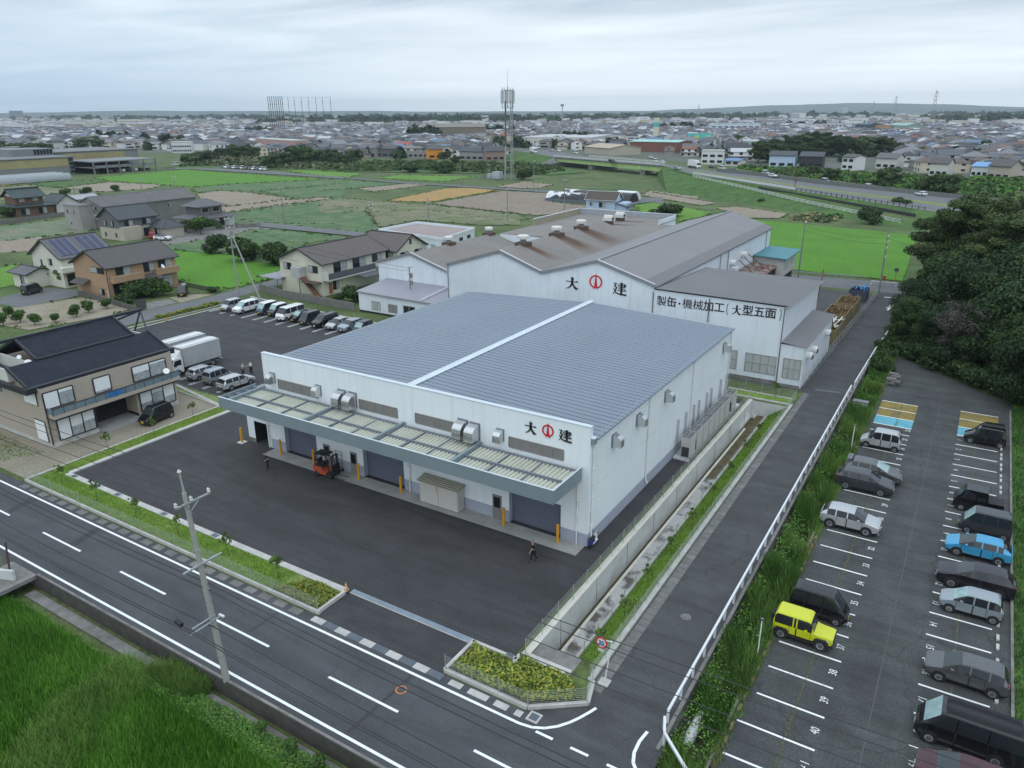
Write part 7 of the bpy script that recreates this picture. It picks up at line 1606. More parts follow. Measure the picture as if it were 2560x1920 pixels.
b = MB(); nb = M('noise barrier', (.16, .17, .165), .8, var=.1, stripes=(0, .5, .08, .7))
for p, q in zip(rf[1:-1], rf[2:]): b.bar(p+Vector((.5, .8, .6)), q+Vector((.5, .8, .6)), .15, 1.5, nb)
tag(b.build('noise_barrier'), 'grey barrier along the far edge of the trunk road', 'barrier')
b = MB(); p, q = path_in[2]+Vector((0, 0, 0)), path_in[4]+Vector((0, 0, .1))
pz = dip[2].lerp(dip[3], .3); qz = dip[4]; b.bar(pz+Vector((0, 0, .4)), qz+Vector((0, 0, .4)), .3, 1.1, M('dark retaining wall', (.04, .04, .042), .9, var=.2)); tag(b.build('retaining_wall'), 'dark retaining wall between the embankment path and the trunk road', 'wall')
p = at(A3(890, 676), 4.0); t = thing('lamp_post', 'short dark post with a box head beside the trunk road', 'post', p); MB().tube((0, 0, 0), (0, 0, 3.2), .12, rust_m).bl('post', t); MB().box(-.3, .3, -.3, .3, 2.6, 3.6, rust_m).bl('head', t)
# mesh fences of the factory
fg = M('fence wire', (.40, .42, .38), .5, metal=.3, var=0)
def meshfence(lab, pts, h=1.1, z0=0., step=2.0, dz=.12, zs=None):
    V = [Vector((*p, z0)) for p in pts]; t = thing('mesh_fence', lab, 'fence', V[0]); b = MB()
    for p, q in zip(V[:-1], V[1:]):
        for hh in np.arange(.08, h+.01, dz): b.bar(p+Vector((0, 0, hh)), q+Vector((0, 0, hh)), .011, .011, fg)
    b.build('wire', t); me = MB().tube((0, 0, -.1), (0, 0, h+.05), .022, fg, n=6).data('fence_post')
    for p, q in zip(V[:-1], V[1:]):
        k = max(1, round((q-p).length/step))
        for i in range(k): link('fence_post', me, t, p.lerp(q, i/k)-V[0])
    link('fence_post', me, t, V[-1]-V[0]); return t
meshfence('wire fence on the kerb between the road and the long lawn strip', [(-66.6, 27.47), (-31.65, 27.47)], 1.0, .22)
meshfence('wire fence bending round the yellow shrub planter', [(-21.6, 27.47), (-16.15, 27.47), (-13.62, 29.4), (-14.05, 31)], 1.0, .15)
meshfence('wire fence along the kerb of the side road', [(-14.2, 31), (-14.2, 80)], 1.0, .15)
meshfence('wire fence on the retaining wall beside the new factory', [(-18.4, 31), (-18.4, 79.2)], 1.1, .12)
meshfence('wire fence between the channel slab and the grass bank', [(-16.3, 32.5), (-16.3, 79)], .9, -1.45)
meshfence('wire fence in front of the old factory lettering wall', [(-21.6, 82.0), (-14.2, 82.0), (-14.2, 80)], 1.1, .12)
meshfence('wire fence along the gravel lot of the tan house', [(-67.1, 47.8), (-77.5, 48.9)], .9, .1)
meshfence('tall blue grey mesh fence from the old factory to the crossroads', [(-14.35, 86.5), (-14.0, 105), (-13.3, 142)], 1.5, 0, 2.2, .16)

# ------------------------------------------------------------------ plants
def leafm(name, c, v=.25): return M(name, c, .75, var=v, scale=.5, coord='obj', spec=.25, obj_var=.15)
gA, gB, gC = leafm('leaf dark', (.021, .045, .016)), leafm('leaf mid', (.038, .074, .022)), leafm('leaf light', (.068, .112, .030))
pA, pB = leafm('pine dark', (.026, .050, .016)), leafm('pine light', (.062, .090, .024)); dA, dB = leafm('dry twig leaf', (.07, .068, .055)), leafm('dry leaf dark', (.042, .042, .034))
yA, yB, yC = leafm('azalea yellow', (.30, .285, .045)), leafm('azalea lime', (.19, .235, .035)), leafm('azalea dark', (.085, .125, .022)); wA, wB, wC = leafm('weed green', (.075, .175, .026)), leafm('weed light', (.135, .24, .05)), leafm('weed dark', (.04, .10, .02))  # azalea leaves in three tones, dealt out at random
bark = M('bark', (.075, .058, .042), .9, var=.3, scale=3, coord='obj')
def lobes(rs, n, w_, h, z0, r0, r1, flat=1.0, cone=0.):
    o_ = []
    for _ in range(n):
        a = rs.uniform(0, 6.283); f_ = rs.random(); rr_ = math.sqrt(rs.random())*w_*(1-cone*f_); zz = z0+f_*h; r_ = rs.uniform(r0, r1); o_.append((rr_*math.cos(a), rr_*math.sin(a), zz, r_, r_, r_*.72*flat))
    return o_
CR = {}
def crown_kind(name, n, leaf, mats, lb, seed, flat=0.): CR[name] = leaf_mesh('crown', lb, n, leaf, mats, seed, flat)
rs = random.Random(11)
crown_kind('broad1', 24000, .21, [gA, gA, gB, gC], lobes(rs, 26, 3.4, 6.4, 2.4, 1.1, 1.9), 1); crown_kind('broad2', 24000, .21, [gA, gB, gB, gC], lobes(rs, 30, 3.0, 7.2, 2.0, .9, 1.7), 2); crown_kind('broad3', 22000, .22, [gA, gA, gA, gB], lobes(rs, 22, 3.8, 5.4, 2.2, 1.2, 2.0), 3)
hB, hC = leafm('riverside leaf', (.042, .078, .026)), leafm('riverside leaf light', (.075, .115, .036)); crown_kind('river', 3600, .60, [gB, hB, hB, hC], lobes(rs, 20, 3.6, 5.6, 1.2, 1.2, 2.0), 13)
crown_kind('pine1', 24000, .18, [pA, pA, pB, pB], lobes(rs, 42, 4.3, 5.2, 5.6, .8, 1.5, .7, .35), 4, .6); crown_kind('pine2', 22000, .18, [pA, pB, pB], lobes(rs, 38, 3.9, 6.2, 5.0, .8, 1.4, .7, .4), 5, .6)
crown_kind('dry', 11000, .15, [dA, dA, dB], lobes(rs, 24, 2.3, 5.4, 2.2, .8, 1.3), 6); crown_kind('lime', 9000, .22, [gC, wA, leafm('tree lime', (.115, .16, .03))], lobes(rs, 22, 2.0, 3.4, 1.2, .8, 1.2), 7)
crown_kind('shrub1', 3000, .13, [gA, gB, gC], lobes(rs, 9, .6, .8, .5, .45, .7), 8); crown_kind('shrub2', 1500, .14, [gB, gC, wA], lobes(rs, 8, .45, 1.2, .5, .35, .5), 9)
crown_kind('sapling', 60, .17, [wB, gC, yC], lobes(rs, 7, .22, .9, 1.0, .12, .25), 10); crown_kind('far', 700, 1.15, [gA, gA, gB], lobes(rs, 14, 3.0, 5.5, 2.2, 1.4, 2.2), 12)
TR = {}
def trunk_mesh(h, r_, limbs=5, seed=0):
    b = MB(); q = random.Random(seed); p = Vector((0, 0, -.1)); n_ = 4
    for k in range(n_):
        p2 = Vector((q.uniform(-.15, .15)*k, q.uniform(-.15, .15)*k, h*(k+1)/n_)); b.tube(p, p2, r_*(1-.22*k), bark, r1=r_*(1-.22*(k+1)), n=8); p = p2
    for k in range(limbs):
        zz = h*q.uniform(.4, .95); a = q.uniform(0, 6.28); L_ = h*q.uniform(.25, .45); s_ = Vector((0, 0, zz)); e_ = s_+Vector((math.cos(a)*L_, math.sin(a)*L_, L_*.6)); b.tube(s_, e_, r_*.4, bark, r1=r_*.12, n=6)
    return b.data('trunk')
for k, v in dict(broad1=(6, .25), broad2=(6.5, .25), broad3=(5.5, .28), pine1=(8.5, .28), pine2=(8.5, .26), dry=(5.5, .2), lime=(3, .15), shrub1=(.8, .05), shrub2=(1.0, .05), sapling=(1.7, .02), far=(5, .25), river=(5, .25)).items(): TR[k] = trunk_mesh(*v, 9 if k == 'dry' else 5 if k not in ('sapling', 'shrub1', 'shrub2') else 3, len(k))
NAT = dict(broad1=10.0, broad2=10.3, broad3=9.2, pine1=11.8, pine2=12.0, dry=8.6, lime=5.6, shrub1=1.9, shrub2=2.1, sapling=2.1, far=9.5, river=9.0)
def tree(kind, x, y, h, lab, group=None, z=0., cat_='tree', name=None, wide=1.0):
    s_ = h/NAT[kind]; t = thing(name or cat_, lab, cat_, (x, y, z), R.uniform(0, 6.28), group); t.scale = (s_*wide, s_*wide, s_)
    link('trunk' if cat_ == 'tree' else 'stem', TR[kind], t); link('crown' if cat_ == 'tree' else 'foliage', CR[kind], t); return t
# the wood beside the lot
GWD = 'trees of the dark wood beside the parking lot'
edge = [(-5.8, 110, 7.0, 'broad2'), (-3.2, 106.8, 7.6, 'broad1'), (-.2, 103.8, 8.4, 'broad3'), (3.2, 100.6, 9.0, 'broad1'), (6.6, 97, 9.4, 'broad2'), (9, 92.6, 10, 'broad3'), (12.4, 88.5, 9.6, 'broad1'), (16, 85, 9.6, 'broad3'), (12.5, 95, 11, 'broad2'), (17, 91, 11, 'broad1'), (-4.8, 117, 8.0, 'broad3'), (-3.6, 124, 9.5, 'broad1'), (-2.6, 131, 10.5, 'broad2'), (-2.2, 138, 11.5, 'broad1'), (-2.0, 146, 12, 'broad3')]
for k, (x, y, h, kd) in enumerate(edge): tree(kd, x, y, h, 'dark leafy tree on the outer edge of the wood beside the lot', GWD)
for k in range(16):
    f_ = k/15; x, y = -6.0+f_*15.5+R.uniform(-.5, .5), 106.0-f_*16.0+R.uniform(-.3, .8); tree('shrub1', x, y, R.uniform(2.2, 3.4), 'low bush at the foot of the wood along the lot edge', 'bushes at the foot of the wood', 0, 'bush', wide=1.25)
tree('dry', .2, 101.2, 9.2, 'grey brown half dead tree in the middle of the wood', None, wide=1.1)
for x, y, h, kd in ((-4.2, 141, 16.2, 'pine1'), (-.6, 141, 17.6, 'pine2'), (3.6, 146, 17.6, 'pine1'), (-.8, 151, 16.6, 'pine2'), (8.2, 141, 17.0, 'pine1'), (3, 133, 16.2, 'pine2'), (12, 150, 17.0, 'pine2'), (16, 140, 16.4, 'pine1'), (7, 155, 17.2, 'pine1')): tree(kd, x, y, h, 'tall pine with yellowish tips at the top of the wood', GWD, wide=1.05)
pts_ = []
q = random.Random(21)
for _ in range(900):
    x, y = q.uniform(-3, 34), q.uniform(95, 176)
    if y < 112-1.5*x-2 if x < 6 else y < 99-1.0*(x-6): continue
    if x < .5 and y > 115: continue
    if any((x-a)**2+(y-c)**2 < 24 for a, c in pts_) or any((x-e_[0])**2+(y-e_[1])**2 < 9 for e_ in edge): continue
    pts_.append((x, y))
for x, y in pts_[:58]: tree(q.choice(['broad1', 'broad2', 'broad3', 'broad3']), x, y, q.uniform(10.5, 14.0)+(1.2 if y > 125 else 0), 'dark leafy tree crowded inside the wood beside the lot', GWD)
for k, (x, y) in enumerate([(-8.0, 106), (-7.6, 110), (-8.0, 101.5), (-7.4, 98), (-7.9, 114)]): tree('shrub1', x, y, 2.4, ['bush in the ditch just beyond the guard rail gap', 'bush in the ditch where the wood begins', 'bush in the ditch beside the stone slabs', 'bush in the ditch nearest the pump box', 'bush in the ditch farthest along the side road'][k], None, -.4, 'bush', wide=1.2)
# bushes and garden shrubs
for W, pt, h, kd, lab, wd in ((A4, (1705, 612), 5.0, 'shrub1', 'round dark bush in the paddy left of the steel pole', 1.15), (A4, (1945, 665), 6.0, 'shrub1', 'larger dark bush in the paddy behind the steel pole', 1.25), (A4, (2190, 690), 5.2, 'shrub1', 'dark bush in the paddy left of the cream house', 1.1), (A5, (305, 515), 5.6, 'shrub1', 'dense bush at the corner of the cream house carport', 1.1),
   (A4, (1300, 460), 4.6, 'shrub1', 'garden tree in front of the grey house', 1.0), (A4, (1590, 460), 4.8, 'shrub2', 'garden tree in front of the hip roofed house', 1.6), (A4, (1500, 440), 3.6, 'shrub1', 'clipped bush left of the hip roofed house garden tree', 1.2), (A4, (1700, 420), 3.0, 'shrub1', 'low bush at the right of the hip roofed house', 1.6), (A4, (430, 850), 4.2, 'shrub2', 'loose tree before the cream solar roof house', 1.2), (A4, (520, 870), 3.6, 'shrub2', 'shrub between the solar roof house and the orange house', 1.3),
   (A4, (1100, 960), 3.6, 'shrub1', 'bushy shrub before the middle of the orange house', 1.3), (A4, (1210, 950), 3.8, 'shrub1', 'tall shrub under the orange house porch', 1.2), (A4, (1290, 945), 2.8, 'shrub2', 'shrub before the north end of the orange house', 1.5), (A4, (1010, 1010), 2.2, 'shrub1', 'bright low bush at the corner of the orange house', 1.5), (A4, (1680, 915), 1.2, 'shrub1', 'low bush at the roadside beside the paddy', 2.0),
   (A4, (320, 300), 4.0, 'shrub1', 'garden bush right of the traditional house', 1.3), (A4, (60, 325), 4.0, 'shrub1', 'garden bush left of the traditional house', 1.6), (A4, (650, 260), 3.4, 'shrub1', 'conical bush before the low white shed', 1.0), (A4, (680, 145), 3.4, 'shrub1', 'round bush beside the white kei truck in the field', 1.3), (A4, (920, 120), 3.0, 'shrub1', 'small round bush beyond the warehouse', 1.2), (A4, (520, 160), 3.0, 'shrub2', 'bright hedge bush in the vegetable garden', 2.2),
   (A5, (905, 800), 3.4, 'shrub1', 'dark garden tree behind the block wall of the cream house', 1.2), (A5, (770, 800), 1.4, 'shrub1', 'low shrub behind the block wall of the cream house', 1.6), (A6, (1215, 270), 4.4, 'shrub1', 'wide olive bush behind the flat roof block', 2.2), (A7, (770, 305), 5.5, 'shrub1', 'dark tree at the end of the white embankment fence', 1.3), (A3, (690, 760), 2.2, 'shrub1', 'small dark bush on the embankment slope', 1.3), (A3, (1510, 810), 3.5, 'shrub1', 'bush under the dark rail of the trunk road', 1.2), (A2, (1310, 745), 6.0, 'shrub1', 'dark bush at the foot of the antenna tower', 1.3)):
    p = at(W(*pt)); tree(kd, p.x, p.y, h, lab, None, 0, 'bush', wide=wd)
for k, (x, y) in enumerate(((75, 1120), (165, 1160), (275, 1180), (440, 1160), (605, 1115), (700, 1080), (850, 1050), (30, 1180))):
    p = at(A4(x, y)); tree('shrub2', p.x, p.y, R.uniform(1.5, 2.2), ['fruit shrub second from the left in the tan garden', 'fruit shrub behind the lime tree in the tan garden', 'fruit shrub third in the tan garden row', 'fruit shrub in the middle of the tan garden row', 'fruit shrub before the dark slatted fence', 'fruit shrub right of the middle in the tan garden', 'fruit shrub nearest the orange house lamp post', 'fruit shrub at the left edge of the tan garden'][k], 'fruit shrubs in the tan garden', 0, 'bush', wide=1.35)
for x, y, h, lab in ((-93.5, 35.5, 6.6, 'lime green tree behind the left end of the tan house'), (-91.5, 31.5, 5.4, 'smaller lime green tree at the left edge behind the tan house')): tree('lime', x, y, h, lab, None)
SPL = [(Z7, p, n) for p, n in (((495, 192), 'sapling at the west corner of the long lawn strip'), ((770, 325), 'second sapling from the west on the long lawn strip'), ((1080, 462), 'third sapling from the west on the long lawn strip'), ((1415, 607), 'sapling left of the road pole on the lawn strip'), ((1805, 767), 'sapling right of the road pole on the lawn strip'), ((2195, 942), 'sapling beside the drier end of the lawn strip'))] + [(Z8, (1545, 105), 'sapling just before the yellow shrubs on the lawn strip')] + [(A8, p, n) for p, n in (((860, 1352), 'sapling on the grass before the tan house wall'), ((1220, 1226), 'sapling on the grass before the black parked car'), ((1530, 1097), 'sapling on the grass beyond the black parked car'))]
for W, pt, lab in SPL: p = at(W(*pt)); tree('sapling', p.x, p.y, 2.4, lab, 'staked saplings', .05, 'sapling')
for k, y in enumerate((34.5, 38, 42, 46.5, 51, 56, 61, 66, 71)):
    nm = ['nearest', 'second', 'third', 'fourth', 'fifth', 'sixth', 'seventh', 'eighth', 'farthest'][k]; tree('sapling', -15.2, y, 2.1, f'{nm} sapling from the planter on the channel bank', 'saplings on the channel bank', -.65, 'sapling')
tree('sapling', -16.2, 81, 2.6, 'sapling on the grass patch below the old factory', None, .03, 'sapling')

def leafpatch(name, lab, poly, n, h, size, mats, seed=3, z=0., hf=None):
    rng = np.random.default_rng(seed); x, y = scatter(poly, n, rng); N = len(x); hh = h*(.55+.45*np.sin(x*2.1+np.sin(y*1.7)*2)*np.sin(y*2.3+x)*.6+.25*rng.random(N)); zc = z+np.maximum(.03, hh*rng.uniform(.45, 1.0, N))
    nr = rng.normal(0, .6, (N, 3)); nr[:, 2] = np.abs(nr[:, 2])+.7; nr /= np.linalg.norm(nr, axis=1)[:, None]; tt_ = np.cross(nr, rng.normal(size=(N, 3))); tt_ /= np.linalg.norm(tt_, axis=1)[:, None]; bb_ = np.cross(nr, tt_); c = np.stack([x, y, zc], 1); s_ = (size*rng.uniform(.6, 1.4, N))[:, None]
    V = np.stack([c-tt_*s_*.5-bb_*s_*.3, c+tt_*s_*.5-bb_*s_*.3, c+tt_*s_*.4+bb_*s_*.3, c-tt_*s_*.4+bb_*s_*.3], 1)
    return stuff(name, quads_mesh(name, V, None, mats=mats, mi=np.clip((rng.normal(.5, .33, N)*len(mats)).astype(int), 0, len(mats)-1)), lab)
leafpatch('shrub_bed', 'yellow green shrubs filling the corner planter', [(-21.3, 27.7), (-16.3, 27.7), (-14.1, 29.3), (-15.2, 30.5), (-18.3, 30.5), (-18.3, 29.7), (-21.3, 30.1)], 9000, .62, .15, [yA, yB, yB, yC, gB], 3)
leafpatch('shrub_bed', 'yellow green shrubs at the end of the long lawn strip', [(-36, 27.7), (-31.8, 27.7), (-31.8, 29.7), (-34.4, 29.7)], 4200, .5, .13, [yA, yB, yC, lawn], 4)
leafpatch('shrub_bed', 'low yellow green hedge along the road at the yard', [(-106, 66.6), (-105.1, 66.6), (-104.9, 77.6), (-105.9, 77.6)], 4500, .8, .18, [yA, yB, yC], 5)
sheet('planter_soil', [(-21.5, 27.5), (-16.2, 27.5), (-13.7, 29.4), (-15.3, 30.6), (-18.5, 30.6), (-18.5, 29.8), (-21.5, 30.2)], M('planter soil', (.09, .07, .05), .95), .06)
# weeds in the ditch beside the lot
zf_ = lambda x, y: np.where(x < -8.7, -.6, np.where(x > -7.4, -.1, -.35)); hf_ = lambda x, y: .75+.5*np.sin(y*.45)*np.sin(y*.13+1)+.35*np.sin(y*1.3+x*2)
blades('weeds', 'tall weeds filling the ditch beside the parking lot', [(-8.9, 24), (-6.6, 24), (-6.6, 104), (-8.6, 104)], 60000, .85, .05, [wA, wC, wB, wB], 8, lean=.5, zf=zf_, hf=hf_)
leafpatch('weed_patch', 'leafy weeds along the ditch beside the parking lot', [(-9.0, 25), (-6.7, 25), (-6.55, 100), (-8.8, 104)], 9000, .85, .11, [wC, wA, wB, wA], 9, -.35)
blades('weeds', 'seed grass tufts at the west edge of the lot', [(-6.9, 24), (-6.3, 24), (-6.3, 92), (-6.9, 92)], 5000, .38, .04, [wA, wB, M('dry weed', (.20, .19, .07), .9)], 18, lean=.5)
blades('weeds', 'thin weeds in the seams of the parking lot', [(-4.1, 26), (-3.9, 26), (-3.9, 86), (-4.1, 86)], 700, .12, .04, [wA, M('dry weed', (.20, .19, .07), .9)], 19, lean=.6)
# the paddy in the foreground, with a weedy ridge through it
rcA, rcB, rcC = M('rice blade', (.080, .225, .012), .7, var=.2, scale=1.2), M('rice blade light', (.12, .29, .03), .7, var=.2, scale=1.2), M('rice blade dark', (.05, .155, .01), .7, var=.2, scale=1.2)
ridge = [(-39.5, 19.3), (-35.5, 19.3), (-36.0, 16), (-31, 9), (-36, 9), (-39, 14.5)]
blades('rice_plants', 'bright green rice standing in the near paddy', [(-64, 7), (-14, 7), (-14, 18.4), (-50, 18.7), (-64, 17.8)], 190000, .50, .05, [rcA, rcC, rcA, rcB, rcB], 12, z=-1.12, lean=.45)
leafpatch('weed_patch', 'pale weeds on the ridge through the near paddy', ridge, 42000, .5, .05, [wB, wA, wA, leafm('pale weed', (.13, .225, .045))], 13, -1.05)
leafpatch('weed_patch', 'weeds growing along the concrete ledge of the near ditch', [(-44, 18.5), (-34, 18.9), (-34, 19.6), (-14, 19.7), (-14, 18.3), (-34, 18.2)], 26000, .55, .085, [wA, wB, wC, wA], 14, -1.05)
blades('weeds', 'dry tufts on the ridge beside the road pole', [(-37.2, 18.9), (-33.5, 18.9), (-32.5, 20.0), (-36.0, 20.2)], 5000, .8, .04, [leafm('pale weed', (.13, .225, .045)), wB, wA], 15, z=-1.0, lean=.8)
blades('weeds', 'pale grass blades on the ridge through the near paddy', ridge, 30000, .7, .035, [wB, leafm('pale weed', (.13, .225, .045)), wA], 16, z=-1.1, lean=.9)
for x, y, h in ((-23.4, 19.3, .9), (-25.6, 19.5, .7), (-27.9, 19.6, .6), (-21.6, 19.2, .9)):
    tree('shrub2', x, y, h*1.2, 'leafy weed clump below the road edge '+{-23.4: "with a fountain of blades", -25.6: "of round pale leaves", -27.9: "right of the road pole", -21.6: "at the bottom edge of the picture"}[x], None, -1.05, 'weed', wide=1.3)
# short lawn blades, the grass east of the lot, rough grass by the house
la = M('lawn blade', (.18, .33, .035), .8, var=.25, scale=2); lb_ = M('lawn blade light', (.27, .37, .07), .8, var=.2, scale=2)
blades('grass', 'mown grass on the long lawn strip', [(-66.5, 27.6), (-36, 27.6), (-36, 29.8), (-66.5, 29.8)], 14000, .10, .05, [la, la, lb_], 22, z=.05)
blades('grass', 'mown grass on the strip before the tan house', [(-66.8, 30), (-65.2, 30), (-65.2, 47.3), (-66.8, 47.5)], 6000, .10, .05, [la, lb_], 23, z=.05)
blades('grass', 'grass on the channel bank', [(-16.4, 32.4), (-14.3, 32.4), (-14.3, 79.4), (-16.4, 79.4)], 16000, .13, .05, [la, la, wA], 24, zf=lambda x, y: -1.55+(x+16.45)/2.1*1.52)
sheet('lot_verge', [(5.9, 21), (30, 21), (30, 92), (5.9, 92)], grass_bank, -.006)
blades('grass', 'rough grass east of the parking lot', [(5.9, 30), (11, 30), (14, 92), (6.0, 92)], 26000, .35, .05, [wA, wC, wB], 25)
leafpatch('weed_patch', 'scattered weeds on the gravel lot of the tan house', [(-90, 28), (-73, 28), (-71, 31.5), (-90, 31.5)], 2500, .12, .12, [wA, wB, lawn_dry], 26)
def bund(seed=51):
    rng = np.random.default_rng(seed); cs_ = []
    for p, q in EDGES:
            k = int((q-p).length/3.5)
            for i in range(k):
                c = p.lerp(q, (i+rng.random())/max(k, 1)); cs_.append((c.x+rng.normal(0, .35), c.y+rng.normal(0, .35)))
    return cs_
bc = np.array(bund()); rng = np.random.default_rng(3); N = len(bc); a = rng.uniform(0, 6.28, N*5); x = np.repeat(bc[:, 0], 5)+rng.normal(0, .4, N*5); y = np.repeat(bc[:, 1], 5)+rng.normal(0, .4, N*5); hh = rng.uniform(.08, .3, N*5); wd_ = rng.uniform(.12, .4, N*5); dx, dy = np.cos(a)*wd_, np.sin(a)*wd_
V = np.stack([np.stack([x-dx, y-dy, 0*x], 1), np.stack([x+dx, y+dy, 0*x], 1), np.stack([x+dx*.6+.1, y+dy*.6, hh+.1], 1), np.stack([x-dx*.6, y-dy*.6+.1, hh+.1], 1)], 1)
stuff('field_verges', quads_mesh('field_verges', V, None, mats=[wC, soy, grass_bank, grass_base], mi=np.repeat(rng.integers(0, 4, N), 5)), 'ragged grass growing along the field edges')
# trees between fields and town, each its own
GT = 'trees along the river between fields and town'
for k, (x, y, h) in enumerate(((1225, 545, 8), (1320, 535, 9), (1420, 520, 10), (1530, 510, 11.5), (1610, 515, 11), (1750, 566, 9), (1810, 560, 10), (1900, 540, 12), (1960, 535, 13), (2030, 540, 10), (2130, 545, 9), (2190, 548, 8))):
    p = at(A1(x, y)); tree('river', p.x, p.y, h, 'dark tree in the row along the river left of the antenna tower', GT, wide=1.35)
for x, y, h, lab in ((70, 628, 9.5, 'round dark tree before the grey houses left of the orange house'), (228, 625, 9, 'second round dark tree before the grey houses'), (870, 645, 6, 'tree in front of the grey house right of the orange house'), (800, 612, 6, 'tree immediately right of the orange house')):
    p = at(A2(x, y)); tree('river', p.x, p.y, h, lab, None, wide=1.2)
for x, y, h, lab in ((580, 695, 5, 'spreading bush in the reeds below the orange house'), (805, 700, 6, 'dark spreading bush in the reeds right of the orange house')):
    p = at(A2(x, y)); tree('shrub1', p.x, p.y, h, lab, None, cat_='bush', wide=2.0)
GQ = 'tall trees behind the pale blue house'
for k, (x, y, h) in enumerate(((680, 530, 13), (730, 520, 15), (800, 500, 14), (860, 490, 15), (920, 485, 17), (980, 480, 17), (1040, 480, 17), (1100, 480, 16), (1160, 490, 15), (1210, 490, 13), (1290, 485, 15), (1340, 480, 14), (1400, 485, 13), (1440, 480, 11), (880, 520, 12), (1010, 510, 13))):
    p = at(A3(x, y)); tree('pine1' if k % 3 == 0 else 'river' if k % 3 == 1 else 'broad3', p.x, p.y, h, 'tall dark tree in the grove behind the pale blue house', GQ, wide=1.3)
GL_ = 'trees by the concrete works'
for x, y, h in ((60, 470, 9), (130, 470, 9), (200, 475, 10), (250, 475, 10), (290, 472, 9), (30, 440, 8), (560, 440, 11), (600, 432, 12), (645, 440, 10), (490, 440, 8)):
    p = at(A1(x, y)); tree('river', p.x, p.y, h, 'dark tree behind the grey concrete works', GL_, wide=1.4)
for x, y, h, lab in ((1435, 655, 9, 'dark tree among the scrub beyond the trunk road'), (1690, 738, 11, 'dark tree at the end of the trunk road beside the wood'), (1640, 500, 9, 'tree between houses at the right of the town'), (575, 430, 12, 'tree beside the red brick hall'), (640, 440, 9, 'smaller tree beside the red brick hall'), (1500, 800, 5, 'bush below the trunk road rail'), (1100, 620, 6, 'bush in the scrub above the white van'), (990, 600, 6, 'bush in the scrub above the barrier')):
    p = at(A3(x, y)); tree('river', p.x, p.y, h, lab, None, wide=1.2)
# scrub and reeds
def clumps(name, lab, poly, n, h, size, mats, seed, per=26, z=0.):
    rng = np.random.default_rng(seed); x, y = scatter(poly, n, rng); N = len(x); hh = h*rng.uniform(.5, 1.2, N); d_ = rng.normal(size=(N, per, 3)); d_ /= np.linalg.norm(d_, axis=2)[:, :, None]; d_[:, :, 2] = np.abs(d_[:, :, 2])
    c = np.stack([x, y, np.full(N, z)], 1)[:, None, :]+d_*np.stack([hh*1.1, hh*1.1, hh], 1)[:, None, :]*rng.uniform(.75, 1.05, (N, per))[:, :, None]; c = c.reshape(-1, 3); nr = d_.reshape(-1, 3)+rng.normal(0, .5, (N*per, 3)); nr /= np.linalg.norm(nr, axis=1)[:, None]; t_ = np.cross(nr, rng.normal(size=nr.shape)); t_ /= np.linalg.norm(t_, axis=1)[:, None]; b_ = np.cross(nr, t_); s_ = (size*rng.uniform(.6, 1.3, len(c)))[:, None]
    V = np.stack([c-t_*s_*.5-b_*s_*.4, c+t_*s_*.5-b_*s_*.4, c+t_*s_*.5+b_*s_*.4, c-t_*s_*.5+b_*s_*.4], 1); base_ = np.repeat(rng.integers(0, len(mats), N), per)
    return stuff(name, quads_mesh(name, V, None, mats=mats, mi=base_), lab)
rgA, rgB = M('reed green', (.085, .115, .045), .9, var=.25, scale=.2), M('reed pale', (.15, .155, .085), .9, var=.25, scale=.2)
P2 = lambda W, pts: [tuple(at(W(*p))[:2]) for p in pts]
clumps('reeds', 'green and pale reeds along the river before the town', P2(A1, [(1160, 560), (1250, 530), (2212, 535), (2212, 580), (1700, 570), (1400, 555)]), 900, 1.8, 1.5, [hB, rgA, rgA, rgB], 31)
clumps('reeds', 'pale reed bed left of the row of parked cars', P2(A1, [(1380, 550), (1400, 520), (1690, 520), (1700, 560)]), 260, 3.2, 1.6, [rgB, rgB, rgA], 32)
clumps('reeds', 'reeds below the houses left of the antenna tower', P2(A2, [(0, 645), (500, 628), (1100, 640), (1500, 640), (1560, 690), (1400, 715), (700, 690), (0, 690)]), 1300, 1.5, 1.4, [hB, rgA, rgA, grass_bank], 33)
clumps('scrub', 'rolling green scrub between the trunk road and the town', P2(A3, [(560, 545), (1000, 570), (1650, 610), (2212, 620), (2212, 760), (1700, 720), (1660, 690), (1000, 612), (600, 565)]), 2200, 1.7, 1.2, [hC, wA, hC, wC], 34)
clumps('scrub', 'green scrub left of the concrete works', P2(A1, [(310, 470), (330, 430), (540, 430), (540, 450)]), 120, 2.2, 1.5, [gB, gC], 35)
clumps('scrub', 'dry yellow brush on the embankment foot', P2(A3, [(820, 850), (1000, 820), (1180, 840), (1080, 870)]), 160, .9, .6, [rgB, M('straw brush', (.30, .26, .13), .9), wC], 36)

